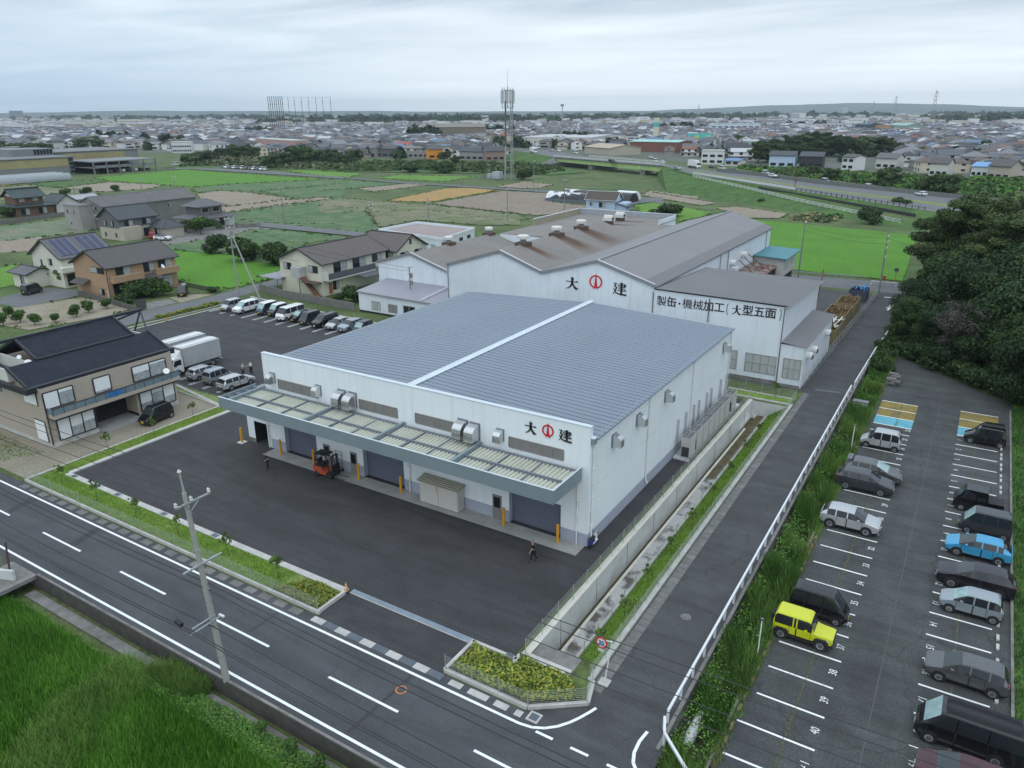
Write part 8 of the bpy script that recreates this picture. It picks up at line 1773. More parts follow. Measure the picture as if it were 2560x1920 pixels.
# ------------------------------------------------------------------ far buildings of note
def bigbox(lab, W, pl, pr, depth, h, rise, wallm, roofm, name='hall', cat_='building', wins=0, wm=None, band=None, group=None):
    a, c = at(W(*pl)), at(W(*pr)); d_ = c-a; w_ = d_.length; ang = math.atan2(d_.y, d_.x); n = Vector((-d_.y, d_.x, 0)).normalized()
    if n.y < 0 and abs(n.y) > .1 or n.dot((a+c)/2) < 0: n = -n
    m_ = (a+c)/2+n*depth/2; t = thing(name, lab, cat_, (m_.x, m_.y, 0), ang, group); X, Y = w_/2, depth/2; b = MB()
    b.box(-X, X, -Y, Y, 0, h, wallm)
    if rise: b.poly([(X, -Y, h), (X, Y, h), (X, 0, h+rise)], wallm); b.poly([(-X, Y, h), (-X, -Y, h), (-X, 0, h+rise)], wallm)
    b.bl('wall', t); r_ = MB()
    if rise: r_.slab([(-X-.5, -Y-.5, h), (X+.5, -Y-.5, h), (X+.5, 0, h+rise+.2), (-X-.5, 0, h+rise+.2)], .3, roofm); r_.slab([(-X-.5, 0, h+rise+.2), (X+.5, 0, h+rise+.2), (X+.5, Y+.5, h), (-X-.5, Y+.5, h)], .3, roofm)
    else: r_.box(-X-.2, X+.2, -Y-.2, Y+.2, h, h+.4, roofm)
    r_.bl('roof', t)
    fl = max(1, int(h/3.3)); yy = -Y if n.dot(Vector((-math.sin(ang), math.cos(ang), 0))) > 0 else Y
    for k in range(fl if wins else 0):
        f_ = MB(); n_ = wins
        for i in range(n_):
            u = -X+(i+.5)*w_/n_; f_.box(u-w_/n_*.33, u+w_/n_*.33, min(yy, yy*1.0+(.08 if yy > 0 else -.08)), max(yy, yy+(.08 if yy > 0 else -.08)), k*3.2+1.0, k*3.2+2.4, wm or glass_d)
        f_.bl('window_band', t)
    if band: MB().box(-X, X, yy-.06 if yy < 0 else yy+.001, yy-.001 if yy < 0 else yy+.06, h*.45, h*.9, band).bl('wall_band', t)
    return t
cgw = M('concrete works wall', (.205, .215, .22), .85, var=.1, scale=.1); ypan = M('yellowed panel', (.34, .29, .14), .7, var=.15, scale=.12); gr2 = M('works roof', (.17, .175, .18), .8, var=.1)
pinkw = M('pinkish wall', (.42, .30, .26), .8); whb = M('white building', (.62, .63, .63), .7, var=.05); bluew = M('pale blue wall', (.42, .52, .68), .7, var=.04); brick = M('red brown wall', (.20, .085, .06), .8, var=.1); shed_r = M('brown shed roof', (.20, .175, .145), .8, var=.1); mintr = M('mint roof', (.32, .56, .53), .6)
t = thing('concrete_works', 'long grey concrete works with yellowed panels at the left of the fields', 'building', (-405, 197, 0))
b = MB(); b.box(-440, -404, 168, 224, 0, 8.6, cgw); b.build('wall', t); MB().box(-403.99, -403.9, 170, 221, 4.4, 8.2, ypan).build('panel', t); b = MB(); b.box(-441, -403.5, 167, 225, 8.6, 9.0, gr2); b.build('roof', t)
b = MB(); b.box(-445, -425, 205, 226, 9.0, 12.4, cgw); b.build('upper_wall', t); b = MB()
for k in range(6): b.box(-424.9, -424.8, 216+k*1.6, 217.2+k*1.6, 9.6, 12.0, glass_d)
b.build('window', t); b = MB()
for k in range(4): b.box(-403.9, -403.7, 221.6, 223.8, .8+k*2, 2.3+k*2, glass_d)
b.build('stair_window', t)
t = thing('concrete_works', 'rear grey block of the concrete works with a yellowed wall', 'building', (-440, 250, 0)); MB().box(-470, -428, 228, 276, 0, 9.8, cgw).build('wall', t); MB().box(-427.99, -427.9, 232, 268, 5.8, 9.2, ypan).build('panel', t); MB().box(-471, -427.5, 227, 277, 9.8, 10.2, gr2).build('roof', t)
t = thing('parking_deck', 'two storey open parking deck of the concrete works', 'parking deck', (-400, 246, 0)); b = MB(); b.box(-420, -394, 228, 264, 2.9, 3.3, cgw); b.box(-420, -394, 228, 264, 5.8, 6.3, cgw); b.box(-420, -419.7, 228, 264, 0, 6, dark_in); b.build('deck', t); b = MB()
for k in range(6): b.box(-394.6, -394.1, 228.2+k*7, 228.8+k*7, 0, 5.8, cgw)
b.box(-394.3, -394.1, 228, 264, 3.3, 4.2, cgw); b.build('column', t); b = MB(); r2 = random.Random(5)
for k in range(9): b.box(-399, -395.6, 230+k*3.6, 231.8+k*3.6, .4, 1.6, r2.choice([c_gm, c_wht, c_blk, c_gry]))
b.build('stored_goods', t)
film = M('greenhouse film', (.34, .37, .39), .35, var=.06, alpha=.7); film2 = M('greenhouse end film', (.33, .37, .39), .4, alpha=.75)
for k, x in enumerate((-386, -379.5, -373)):
    t = thing('greenhouse', ['westernmost arched greenhouse before the concrete works', 'middle arched greenhouse before the concrete works', 'arched greenhouse nearest the fields'][k], 'greenhouse', (x, 180, 0), 0, 'arched greenhouses'); b = MB(); n_ = 10
    pr_ = [(x+3.1*math.cos(a), .4+2.9*math.sin(a)) for a in np.linspace(0, math.pi, n_)]; y0, y1 = 152, 204-k*.5
    for (xa, za), (xb, zb) in zip(pr_[:-1], pr_[1:]): b.poly([(xa, y0, za), (xa, y1, za), (xb, y1, zb), (xb, y0, zb)], film)
    b.build('film', t, 60); b = MB(); b.poly([(p[0], y1, p[1]) for p in pr_], film2); b.poly([(p[0], y0, p[1]) for p in pr_][::-1], film2); b.build('end_film', t); b = MB()
    for yy in np.linspace(y0, y1, 9):
        for (xa, za), (xb, zb) in zip(pr_[:-1], pr_[1:]): b.bar((xa, yy, za+.02), (xb, yy, zb+.02), .07, .07, galv)
    b.build('hoop', t)
bigbox('low white building behind the greenhouses at the left edge', A1, (0, 482), (62, 474), 12, 5, 0, whb, gr2, wins=3)
# near town edge: houses singled out
hw = [('orange', 'bright orange two-storey house at the edge of the town', A2, (697, 612), (790, 610), 9, 6.2, 1.6, M('bright orange wall', (.66, .26, .025), .7), tile_b, 2), ('grey', 'long grey house right of the orange house', A2, (898, 618), (1052, 622), 9, 5.6, 2.2, M('grey violet wall', (.27, .26, .265), .8), tile_d, 4), ('brown', 'brown gabled house beside the antenna tower', A2, (1068, 625), (1188, 622), 10, 6, 2.6, M('brown pink wall', (.29, .20, .17), .8), tile_d, 3), ('flat', 'long low grey flat roofed building left of the orange house', A2, (505, 605), (695, 605), 9, 4, 0, M('flat grey wall', (.30, .30, .30), .8), gr2, 6), ('cream', 'cream house with a red roof left of the orange house', A2, (482, 572), (565, 575), 9, 5.5, 2.4, creamw, M('red roof', (.36, .07, .045), .7), 2), ('dark', 'black house with a dark roof among the grey houses', A2, (358, 598), (480, 602), 10, 5.8, 1.8, greyw, tile_d, 3), ('g2', 'grey gabled house left of the black house', A2, (250, 595), (355, 600), 10, 6, 2.4, M('grey violet wall', (.27, .26, .265), .8), tile_g, 3),
  ('blue', 'pale blue two-storey house before the tall grove', A3, (740, 548), (888, 552), 9, 6.4, 2.0, bluew, tile_d, 3), ('black', 'black house with a dark hip roof right of the pale blue house', A3, (915, 552), (1045, 556), 9, 6.2, 2.0, M('black siding', (.035, .036, .045), .7), tile_d, 3), ('white', 'narrow white house with a slanted roof right of the black house', A3, (1158, 563), (1225, 568), 9, 6.6, 1.2, whb, tile_b, 2), ('w2', 'white house with a grey hip roof beyond the scrub', A3, (1352, 556), (1470, 562), 10, 5.6, 2.2, offw, tile_g, 3), ('w3', 'cream house with a dark roof beyond the scrub at the right', A3, (1660, 600), (1765, 605), 10, 6, 2.2, offw, tile_b, 3), ('sh', 'pale hall with a sky blue roof at the right edge of the town', A3, (1900, 605), (1995, 610), 14, 5, 1.4, whb, M('sky blue roof', (.16, .32, .55), .6), 3), ('br', 'beige house with a brown roof at the right edge of the town', A3, (1998, 618), (2120, 626), 11, 6, 2.4, beigew, tile_b, 3), ('wl', 'white flat roofed house beside the trunk road', A3, (350, 532), (478, 534), 10, 7.5, 0, whb, conc, 3), ('bl', 'small shed with a blue roof beside the white flat roofed house', A3, (488, 540), (568, 544), 8, 3, 1, offw, M('faded blue roof', (.14, .22, .38), .6), 2), ('gn', 'brown house with a green roof behind the small blue roofed shed', A3, (585, 470), (672, 476), 10, 6.5, 2, M('drab wall', (.24, .21, .17), .8), M('green grey roof', (.13, .19, .16), .7), 3)]
for _, lab, W, pl, pr, dp, h, rs_, wm_, rm_, nw in hw: bigbox(lab, W, pl, pr, dp, h, rs_, wm_, rm_, 'house', 'house', nw)
bigbox('big brown steel shed with a pale roof above the town', A2, (645, 480), (1060, 478), 60, 12.5, 3.5, M('steel shed wall', (.20, .17, .13), .8, var=.1), shed_r, 'steel_shed', 'shed')
bigbox('long pale bowling hall with a wide grey roof', A2, (1290, 535), (1740, 540), 90, 8, 0, M('hall wall', (.58, .56, .52), .8), M('hall roof', (.45, .45, .45), .7, var=.1), 'bowling_hall', 'hall')
bigbox('low wide hall with a pale beige roof right of the bowling hall', A2, (1700, 575), (1860, 590), 26, 5, 2, beigew, M('sand roof', (.42, .35, .25), .8), 'hall', 'hall')
bigbox('red brick hall with a mint green roof', A2, (1990, 562), (2300, 570), 30, 7.5, .8, brick, mintr, 'brick_hall', 'hall')
bigbox('long white and blue factory blocks in the middle of the town', A3, (405, 352), (690, 352), 40, 11, 0, M('white blue wall', (.55, .61, .68), .6), M('pale blue roof', (.38, .46, .52), .6), 'factory', 'factory', 8)
bigbox('dark blue steel hall in the right part of the town', A3, (1235, 352), (1310, 354), 26, 11, 2, M('dark blue wall', (.05, .075, .11), .6), M('dark blue roof', (.07, .1, .14), .6), 'hall', 'hall')
bigbox('pale green steel hall in the right part of the town', A3, (1420, 352), (1530, 356), 26, 10, 3, M('sage wall', (.24, .34, .29), .7), M('sage roof', (.30, .40, .36), .7), 'hall', 'hall')
bigbox('orange box building between the two steel halls', A3, (1315, 352), (1362, 354), 20, 10, 0, M('ochre wall', (.42, .25, .12), .8), gr2, 'hall', 'hall')
for lab, pl, pr, h, wl_ in (('long cream school block with rows of windows at the left of the town', (420, 306), (665, 296), 11, creamw), ('second cream school block beside the first', (755, 285), (895, 290), 12, creamw), ('low white school hall before the cream blocks', (520, 325), (680, 318), 7, whb), ('white flat block with a small red sign far at the left', (1320, 228), (1500, 228), 20, whb), ('row of cream and brown flats behind the tall river trees', (1650, 445), (1880, 465), 8.5, pinkw), ('white box house among the grey roofs at the left', (1110, 470), (1235, 468), 8, whb)):
    bigbox(lab, A1, pl, pr, 14, h, 0, wl_, conc, 'flat_block', 'building', 9)
bigbox('dark grey apartment tower on the left horizon', A1, (66, 245), (135, 245), 20, 42, 0, M('slab tower', (.16, .16, .165), .8), gr2, 'apartment_tower', 'building', 5)
for lab, W, pl, pr, h in (('white apartment block rising over the right of the town', A3, (1155, 262), (1185, 262), 34), ('pale office block near the white apartment block', A3, (862, 290), (912, 292), 22), ('white flats in the middle of the town', A3, (900, 345), (1060, 345), 9), ('cream flats beside the white flats', A3, (1070, 342), (1185, 344), 10)): bigbox(lab, W, pl, pr, 16, h, 0, whb, conc, 'flat_block', 'building', 5)
# pylon sign, bowling pin, billboard
p = at(A2(2157, 492)); h = hgt(A2(2157, 492), A2(2160, 345)); t = thing('pylon_sign', 'tall cream pylon with a teal band', 'sign', p); b = MB(); b.box(-2.4, 2.4, -2, 2, 0, h, creamw); b.bl('column', t); MB().box(-2.45, 2.45, -2.05, 2.05, h*.60, h*.80, M('teal band', (.08, .42, .42), .6)).bl('band', t)
p = at(A2(1660, 452)); h = hgt(A2(1660, 452), A2(1660, 378)); t = thing('giant_pin', 'giant white bowling pin with red stripes on the bowling hall', 'bowling pin', p); b = MB(); b.lathe([(1.4, 0), (2.4, h*.15), (2.6, h*.32), (1.9, h*.55), (1.0, h*.72), (1.3, h*.86), (1.0, h*.97), (.3, h)], whb, n=16); b.bl('pin', t, 50); b = MB(); b.lathe([(1.16, h*.70), (1.04, h*.74)], red_s, n=16); b.bl('stripe', t)
p = at(A3(343, 420)); t = thing('billboard', 'green and yellow billboard on the roof of the red brick hall', 'billboard', p, YAW*-1); hb = hgt(A3(343, 420), A3(343, 352)); b = MB(); b.box(-11, 11, -.4, .4, hb-10, hb, M('billboard teal', (.10, .48, .42), .6)); b.bl('board', t); b = MB()
for k in range(4): b.box(-10+5.2*k, -6.6+5.2*k, -.46, -.41, hb-8.5+(k % 2)*3, hb-5+(k % 2)*3, M('billboard yellow', (.62, .55, .12), .6))
b.bl('board_panel', t); b = MB()
for x in (-9, 0, 9): b.tube((x, 0, 0), (x, 0, hb-10), .3, gsm)
b.bl('leg', t)
# yellow machines in the yard beside the bowling hall
ym = M('machine yellow', (.50, .32, .05), .6); r2 = random.Random(9)
exc = thing('excavator', 'yellow excavator parked in the machine yard of the town', 'excavator', (0, 0, 0), 0, 'yellow excavators in the machine yard'); b = MB(); b.box(-2, 2, -1.3, 1.3, .9, 2.6, ym); b.bl('cab', exc); b = MB(); b.box(-2.2, 2.2, -1.5, -.8, 0, .9, trim); b.box(-2.2, 2.2, .8, 1.5, 0, .9, trim); b.bl('track', exc); b = MB(); b.bar((1.5, .3, 2), (4.5, .3, 5.5), .5, .6, ym); b.bar((4.5, .3, 5.5), (6.6, .3, 2.2), .4, .5, ym); b.bl('boom', exc)
for k, (x, y) in enumerate(((1790, 520), (1835, 518), (1880, 525), (1925, 515), (1960, 528), (1860, 535), (1905, 540))):
    p = at(A2(x, y)); 
    if k == 0: exc.location = p; exc.rotation_euler = (0, 0, 1)
    else: dup(exc, p, r2.uniform(0, 6))
# pale blue house and the tarpaulin sheds behind the old factory
t = house('small pale blue house with a brown roof behind the old factory', -104.5, 224.5, math.radians(8), 9.5, 7.0, 3.7, 5.7, bluew, M('brown moss roof', (.085, .065, .055), .8, var=.2, scale=.8), wins=[('y-', -3, 1.6, .9, 1.0), ('y-', .6, 1.2, 2.2, 1.5)], trimm=trw)
MB().box(4.76, 8.2, -3.0, 3.0, 0, 2.6, bluew).bl('annex', t); MB().slab([(4.7, -3.5, 2.7), (9.2, -3.5, 1.6), (9.2, 3.5, 1.6), (4.7, 3.5, 2.9)], .15, M('dark slate', (.05, .055, .06), .7)).bl('annex_roof', t)
bt = M('black sheeting', (.014, .014, .018), .3, second=(.65, .66, .68), sscale=.16, samt=1., sharp=(.56, .58)); wt_ = M('white sheeting', (.70, .71, .72), .4)
for k, (x, y, L_, lab, mt) in enumerate(((-122, 240, 22, 'black sheeted tunnel shed in front, torn open to white', bt), (-118, 249, 28, 'rear tunnel shed under black sheeting', bt), (-109, 254, 7, 'short white sheeted tunnel behind the black sheds', wt_))):
    t = thing('tunnel_shed', lab, 'shed', (x, y, 0), math.radians(-4)); b = MB(); pr_ = [(3.4*math.cos(a), 3.2*math.sin(a)) for a in np.linspace(0, math.pi, 10)]
    for (ya, za), (yb_, zb) in zip(pr_[:-1], pr_[1:]): b.poly([(-L_/2, ya, za), (L_/2, ya, za), (L_/2, yb_, zb), (-L_/2, yb_, zb)][::-1], mt)
    b.poly([(L_/2, q_[0], q_[1]) for q_ in pr_], mt); b.poly([(-L_/2, q_[0], q_[1]) for q_ in pr_][::-1], mt); b.bl('cover', t, 60); b = MB(); b.box(-L_/2, L_/2, -3.6, -3.45, 0, 1.0, M('blue grey skirt', (.12, .15, .17), .6)); b.bl('skirt', t)
# antenna tower
p = at(A2(1210, 746)); t = thing('antenna_tower', 'tall mobile phone antenna tower standing in the fields', 'antenna tower', p); HT = 41.; gt = M('tower steel', (.34, .36, .37), .5, metal=.4); gtd = M('tower dark steel', (.10, .105, .11), .6)
b = MB(); b.tube((-1.6, 0, 0), (-1.3, 0, 15), .42, gt, r1=.40, n=12); b.tube((-1.3, 0, 15), (-1.15, 0, 34), .40, gtd, r1=.34, n=12); b.bl('mast', t)
b = MB(); b.tube((1.7, 0, 0), (1.5, 0, 34), .22, gt, n=8); b.tube((1.5, 2.0, 0), (1.3, 1.6, 34), .2, gt, n=8)
for k in range(1, 12): zz = 34*k/12; b.bar((-1.3, 0, zz), (1.6, 0, zz), .16, .2, gt); b.bar((1.6, 0, zz), (1.45, 1.8, zz), .14, .16, gt); b.bar((-1.3, 0, zz), (1.45, 1.8, zz), .14, .16, gt)
b.bl('ladder_frame', t)
b = MB(); b.lathe([(2.7, 31.0), (2.7, 31.3)], gt, n=12); b.lathe([(2.4, 38.4), (2.4, 38.6)], gt, n=12)
for k in range(12): a = k*math.pi/6; b.tube((2.6*math.cos(a), 2.6*math.sin(a), 31), (2.6*math.cos(a), 2.6*math.sin(a), 39.6), .07, gt, n=6)
b.tube((0, 0, 31), (0, 0, 40), .25, gt); b.tube((0, 0, 40), (0, 0, 47), .07, gt); b.bl('antenna_head', t)
for k in range(6):
    a = k*math.pi/3+.3; MB().box(2.85*math.cos(a)-.25, 2.85*math.cos(a)+.25, 2.85*math.sin(a)-.25, 2.85*math.sin(a)+.25, 33, 38.5, M('antenna panel', (.5, .52, .53), .5)).bl('antenna_panel', t)
t = thing('equipment_compound', 'fenced equipment cabinets at the foot of the antenna tower', 'compound', p+Vector((-5, 1, 0))); b = MB(); b.box(-3.5, .5, -1.6, 1.6, .3, 3.4, M('cabinet grey', (.40, .44, .48), .5)); b.box(-6.5, -4.3, -1, 1, .3, 2.4, MATS['cabinet grey']); b.box(-5.8, -5.4, -.2, .2, 0, 5, gsm); b.bl('cabinet', t); b = MB()
for hh in (.4, .9, 1.4): b.bar((-9, -3.5, hh), (12, -3.5, hh), .06, .08, gsm); b.bar((-9, 4, hh), (12, 4, hh), .06, .08, gsm); b.bar((-9, -3.5, hh), (-9, 4, hh), .06, .08, gsm); b.bar((12, -3.5, hh), (12, 4, hh), .06, .08, gsm)
for k in range(9): b.box(-9+k*2.6, -8.9+k*2.6, -3.55, -3.45, 0, 1.5, gsm)
b.bl('fence', t)
t = thing('bean_frame', 'short row of wooden bean poles in a small field', 'bean poles', at(A2(1340, 792))); b = MB()
for k in range(12): b.tube((-4.5+k*.8, 0, 0), (-4.5+k*.8+.1, .1, 1.9), .05, M('pole wood', (.16, .12, .08), .9))
b.bl('pole', t)
# net cage of the golf range, masts and pylons
t = thing('golf_net', 'tall net poles of a golf range on the left horizon', 'net frame', (0, 0, 0)); nb = M('net pole', (.045, .055, .065), .7); DN = 1400
def far(W, x, y, dist): d_ = ray(*W(x, y)); s_ = dist/math.hypot(d_.x, d_.y); return Vector((d_.x*s_, d_.y*s_, 0)), CAMZ+d_.z*s_
b = MB(); xs_ = [1720, 1733, 1746, 1760, 1773, 1787, 1800, 1812]; tops = []
for x in xs_: p, zt = far(A1, x, 107, DN); b.tube(p, (p.x, p.y, zt), .55, nb, n=6); tops.append(Vector((p.x, p.y, zt)))
for x in (1850, 1890, 1935, 1980, 2028, 2072, 2122): p, zt = far(A1, x, 110, DN*1.12); b.tube(p, (p.x, p.y, zt), .42, nb, n=6); tops.append(Vector((p.x, p.y, zt)))
for a, c in zip(tops[:-1], tops[1:]):
    for f_ in ((1, .78, .56, .36) if a.length < DN*1.05 and c.length < DN*1.05 else (1, .5)): b.bar((a.x, a.y, a.z*f_), (c.x, c.y, c.z*f_), .3, .3, nb)
b.build('net_pole', t)
def pylon(lab, W, x, ytop, dist, red=True):
    p, zt = far(W, x, ytop, dist); t = thing('pylon', lab, 'pylon', p, YAW*-1); b = MB(); s_ = zt*.09; mt = M('pylon steel', (.36, .30, .30), .7)
    for sx_ in (-1, 1):
        b.bar((sx_*s_, 0, 0), (sx_*s_*.15, 0, zt), .6, .6, mt)
    for k in range(8):
        f0, f1 = k/8, (k+1)/8; w0, w1 = s_*(1-.85*f0), s_*(1-.85*f1); b.bar((-w0, 0, zt*f0), (w1, 0, zt*f1), .4, .4, mt); b.bar((w0, 0, zt*f0), (-w1, 0, zt*f1), .4, .4, mt)
    for f_ in (.72, .82, .92): b.bar((-s_*1.3, 0, zt*f_), (s_*1.3, 0, zt*f_), .5, .5, mt)
    b.bl('lattice', t); return t
pylon('red and white power pylon tallest on the right horizon', A3, 1712, 105, 1900); pylon('thinner power pylon left of the tallest one', A3, 1480, 135, 2500); pylon('faint power pylon far on the right horizon', A3, 1350, 165, 3200); pylon('faint thin mast on the horizon left of the right hills', A3, 340, 185, 3000)
p, zt = far(A2, 1558, 258, 1500); t = thing('mast', 'slim mast with a round platform on the horizon', 'mast', p); MB().tube((0, 0, 0), (0, 0, zt), .9, gt, n=8).bl('shaft', t); MB().lathe([(2.5, zt-4), (3.5, zt-2), (3.5, zt)], gt, n=10).bl('platform', t)
# ------------------------------------------------------------------ the town
WL = [M('town white', (.70, .70, .68), .8, var=.06), M('town cream', (.56, .51, .40), .8, var=.06), M('town grey', (.30, .30, .30), .8, var=.06), M('town beige', (.36, .31, .26), .8, var=.06), M('town pale', (.60, .60, .62), .8, var=.06)]
RF = [M('town slate', (.10, .105, .12), .7, var=.12), M('town grey roof', (.185, .185, .195), .7, var=.12), M('town dark roof', (.045, .048, .055), .7, var=.12), M('town brown roof', (.125, .095, .08), .75, var=.12), M('town pale roof', (.45, .46, .48), .7, var=.1), M('town blue roof', (.11, .17, .27), .6), M('town rust roof', (.20, .10, .07), .75)]
WN = ['white', 'cream', 'grey', 'beige', 'pale']; RN = ['slate', 'grey', 'dark', 'brown', 'pale', 'blue', 'rust red']
def town_house(wi, ri, hip, k):
    b = MB(); q = random.Random(k); w_, d_ = q.uniform(9, 12.5), q.uniform(7, 9); X, Y = w_/2, d_/2; e_ = q.uniform(5.2, 6.2); rz_ = e_+q.uniform(1.4, 2.3); o = .5; b.box(-X, X, -Y, Y, 0, e_, WL[wi])
    if hip:
        kx = max(X-Y, .3); A_ = [(-X-o, -Y-o, e_-.1), (X+o, -Y-o, e_-.1), (X+o, Y+o, e_-.1), (-X-o, Y+o, e_-.1)]
        for f_ in ([A_[0], A_[1], (kx, 0, rz_), (-kx, 0, rz_)], [A_[2], A_[3], (-kx, 0, rz_), (kx, 0, rz_)], [A_[1], A_[2], (kx, 0, rz_)], [A_[3], A_[0], (-kx, 0, rz_)]): b.poly(f_, RF[ri])
    else:
        b.poly([(X, -Y, e_), (X, Y, e_), (X, 0, rz_)], WL[wi]); b.poly([(-X, Y, e_), (-X, -Y, e_), (-X, 0, rz_)], WL[wi]); b.slab([(-X-o, -Y-o, e_-.2), (X+o, -Y-o, e_-.2), (X+o, 0, rz_+.1), (-X-o, 0, rz_+.1)], .2, RF[ri]); b.slab([(-X-o, 0, rz_+.1), (X+o, 0, rz_+.1), (X+o, Y+o, e_-.2), (-X-o, Y+o, e_-.2)], .2, RF[ri])
    b.box(-X-1.6, X-.5, -Y-1.8, -Y-.001, 2.6, 3.0, RF[ri]); b.box(X+.001, X+2.6, -Y+.5, Y-1, 0, 2.8, WL[wi]); b.slab([(X, -Y, 3.3), (X+3.1, -Y, 2.7), (X+3.1, Y-.5, 2.7), (X, Y-.5, 3.3)], .15, RF[ri])
    for z_ in (.7, 3.5):
        for u in (-.55, 0.0, .55):
            for s_ in (-1, 1): b.box(u*w_*.85-.9, u*w_*.85+.9, s_*Y-.06 if s_ < 0 else Y+.001, -Y-.001 if s_ < 0 else Y+.06, z_, z_+1.5, glass_d)
        for s_ in (-1, 1): b.box(s_*X-.06 if s_ < 0 else X+.001, -X-.001 if s_ < 0 else X+.06, -1.6, .2, z_+.3, z_+1.4, glass_d)
    return b.data('town_house')
TH = []; k = 0
for wi in range(5):
    for ri in (0, 1, 2, 3, 0, 2): TH.append((town_house(wi, ri, k % 2, k), f'{WN[wi]} walled town house with a {RN[ri]} {"hip" if k % 2 else "gable"} roof')); k += 1
for ri in (4, 5, 6): TH.append((town_house(0, ri, 0, 90+ri), f'white walled town house with a {RN[ri]} gable roof'))
rngc = np.random.default_rng(77); cand = []
ca, sa = math.cos(.32), math.sin(.32)
avoid = [(o.location.x, o.location.y, 15 if o.get('category') == 'house' else 30) for o in COL.objects if o.parent is None and o.get('category') in ('house', 'building', 'hall', 'shed', 'factory', 'bowling pin', 'sign') and math.hypot(o.location.x, o.location.y) > 330]
for o_, r_ in ((at(A2(1520, 510)), 75), (at(A2(850, 470)), 70), (at(A2(1880, 525)), 45)): avoid.append((o_.x, o_.y, r_))
BND = [(0, 372), (250, 372), (440, 378), (700, 392), (800, 396), (900, 396), (1270, 396), (1300, 370), (1560, 378), (1780, 396), (1870, 404), (2100, 412), (2300, 432), (2560, 446)]
def proj(x, y, z=0.):
    v = Vector((x, y, z-CAMZ)); d_ = v.dot(FW); return 1280+F*v.dot(RT)/d_, 960-F*v.dot(UP)/d_, d_
rd0, rd1 = rn[1], at(A2(1100, 520)); rdn = (rd1-rd0).normalized()
for i in range(-140, 140):
    for j in range(-90, 140):
        u, v = i*13.5+(i//3)*4.0, j*12.5+(j//4)*5.0; x, y = u*ca-v*sa, u*sa+v*ca+500
        if y < 200: continue
        px, py, d_ = proj(x, y)
        if d_ < 300 or px < -60 or px > 2620 or py < 320 or py > np.interp(px, [p[0] for p in BND], [p[1] for p in BND]): continue
        if rngc.random() < .10: continue
        x += rngc.normal(0, 1.0); y += rngc.normal(0, 1.0)
        if any((x-a)**2+(y-c)**2 < r_*r_ for a, c, r_ in avoid): continue
        w_ = Vector((x, y, 0))-rd0; al = w_.dot(rdn); pe = (w_-rdn*al); 
        if -50 < al < 420 and pe.length < 24: continue
        if inside([tuple(p) for p in P2(A3, [(640, 545), (700, 440), (1460, 440), (1460, 545)])], np.array([x]), np.array([y]))[0]: continue
        cand.append((d_, x, y))
cand.sort(); NT = 285
for d_, x, y in cand[:NT]:
    me, lab = TH[int(rngc.integers(0, len(TH)-3)) if rngc.random() > .07 else len(TH)-1-int(rngc.integers(0, 3))]
    s_ = float(rngc.uniform(.85, 1.12)); o = link('town_house', me, None, (x, y, 0)); o.rotation_euler = (0, 0, .32+int(rngc.integers(0, 4))*HP); o.scale = (s_, s_, float(s_*rngc.uniform(.82, 1.08))); tag(o, lab+' in the dense town', 'house', 'houses of the dense town')
# the rest of the town as one mass
far_ = [(x, y) for d_, x, y in cand[NT:]]
i = 0; rad = 0
for rr_ in np.arange(1000, 4600, 15.5):
    st_ = max(15., rr_*.0135); n_ = int(rr_*1.32/st_); th = np.linspace(-.555567-.66, -.555567+.66, n_)+rngc.normal(0, .002, n_)
    keep = rngc.random(n_) < (.93 if rr_ < 2600 else .42); dd = rr_+rngc.normal(0, 4, n_)
    far_ += [(float(d*math.sin(t_)), float(d*math.cos(t_))) for t_, d, kp in zip(th, dd, keep) if kp]
far_ = np.array([p for p in far_ if proj(*p)[1] < 400]); far_ = far_[[proj(*p)[1] < np.interp(proj(*p)[0], [b_[0] for b_ in BND], [b_[1] for b_ in BND]) for p in far_]]
N = len(far_); dist = np.hypot(far_[:, 0], far_[:, 1]); big = rngc.random(N) < np.where(dist > 1500, .06, 0.)
wd = np.where(big, rngc.uniform(14, 40, N), rngc.uniform(8.5, 12.5, N)); dp = np.where(big, rngc.uniform(12, 22, N), rngc.uniform(7, 9.5, N)); ee = np.where(big, rngc.uniform(6, 12, N), rngc.uniform(4.6, 6.4, N)); ri_ = np.where(big, .4, rngc.uniform(1.3, 2.4, N)); an = .32+rngc.integers(0, 4, N)*HP+rngc.normal(0, .08, N); c_, s_ = np.cos(an), np.sin(an)
def Q(u, v, zz): return np.stack([far_[:, 0]+u*c_-v*s_, far_[:, 1]+u*s_+v*c_, zz], 1)
X, Y = wd/2, dp/2; z0 = np.zeros(N); oX, oY = X+.5, Y+.5; kx = np.where(rngc.random(N) < .5, X+.4, np.maximum(X-Y, .4)); zr_ = ee+ri_; e2 = ee-.05
fq = [np.stack(s, 1) for s in ([Q(-X, -Y, z0), Q(X, -Y, z0), Q(X, -Y, ee), Q(-X, -Y, ee)], [Q(X, -Y, z0), Q(X, Y, z0), Q(X, Y, ee), Q(X, -Y, ee)], [Q(X, Y, z0), Q(-X, Y, z0), Q(-X, Y, ee), Q(X, Y, ee)], [Q(-X, Y, z0), Q(-X, -Y, z0), Q(-X, -Y, ee), Q(-X, Y, ee)])]
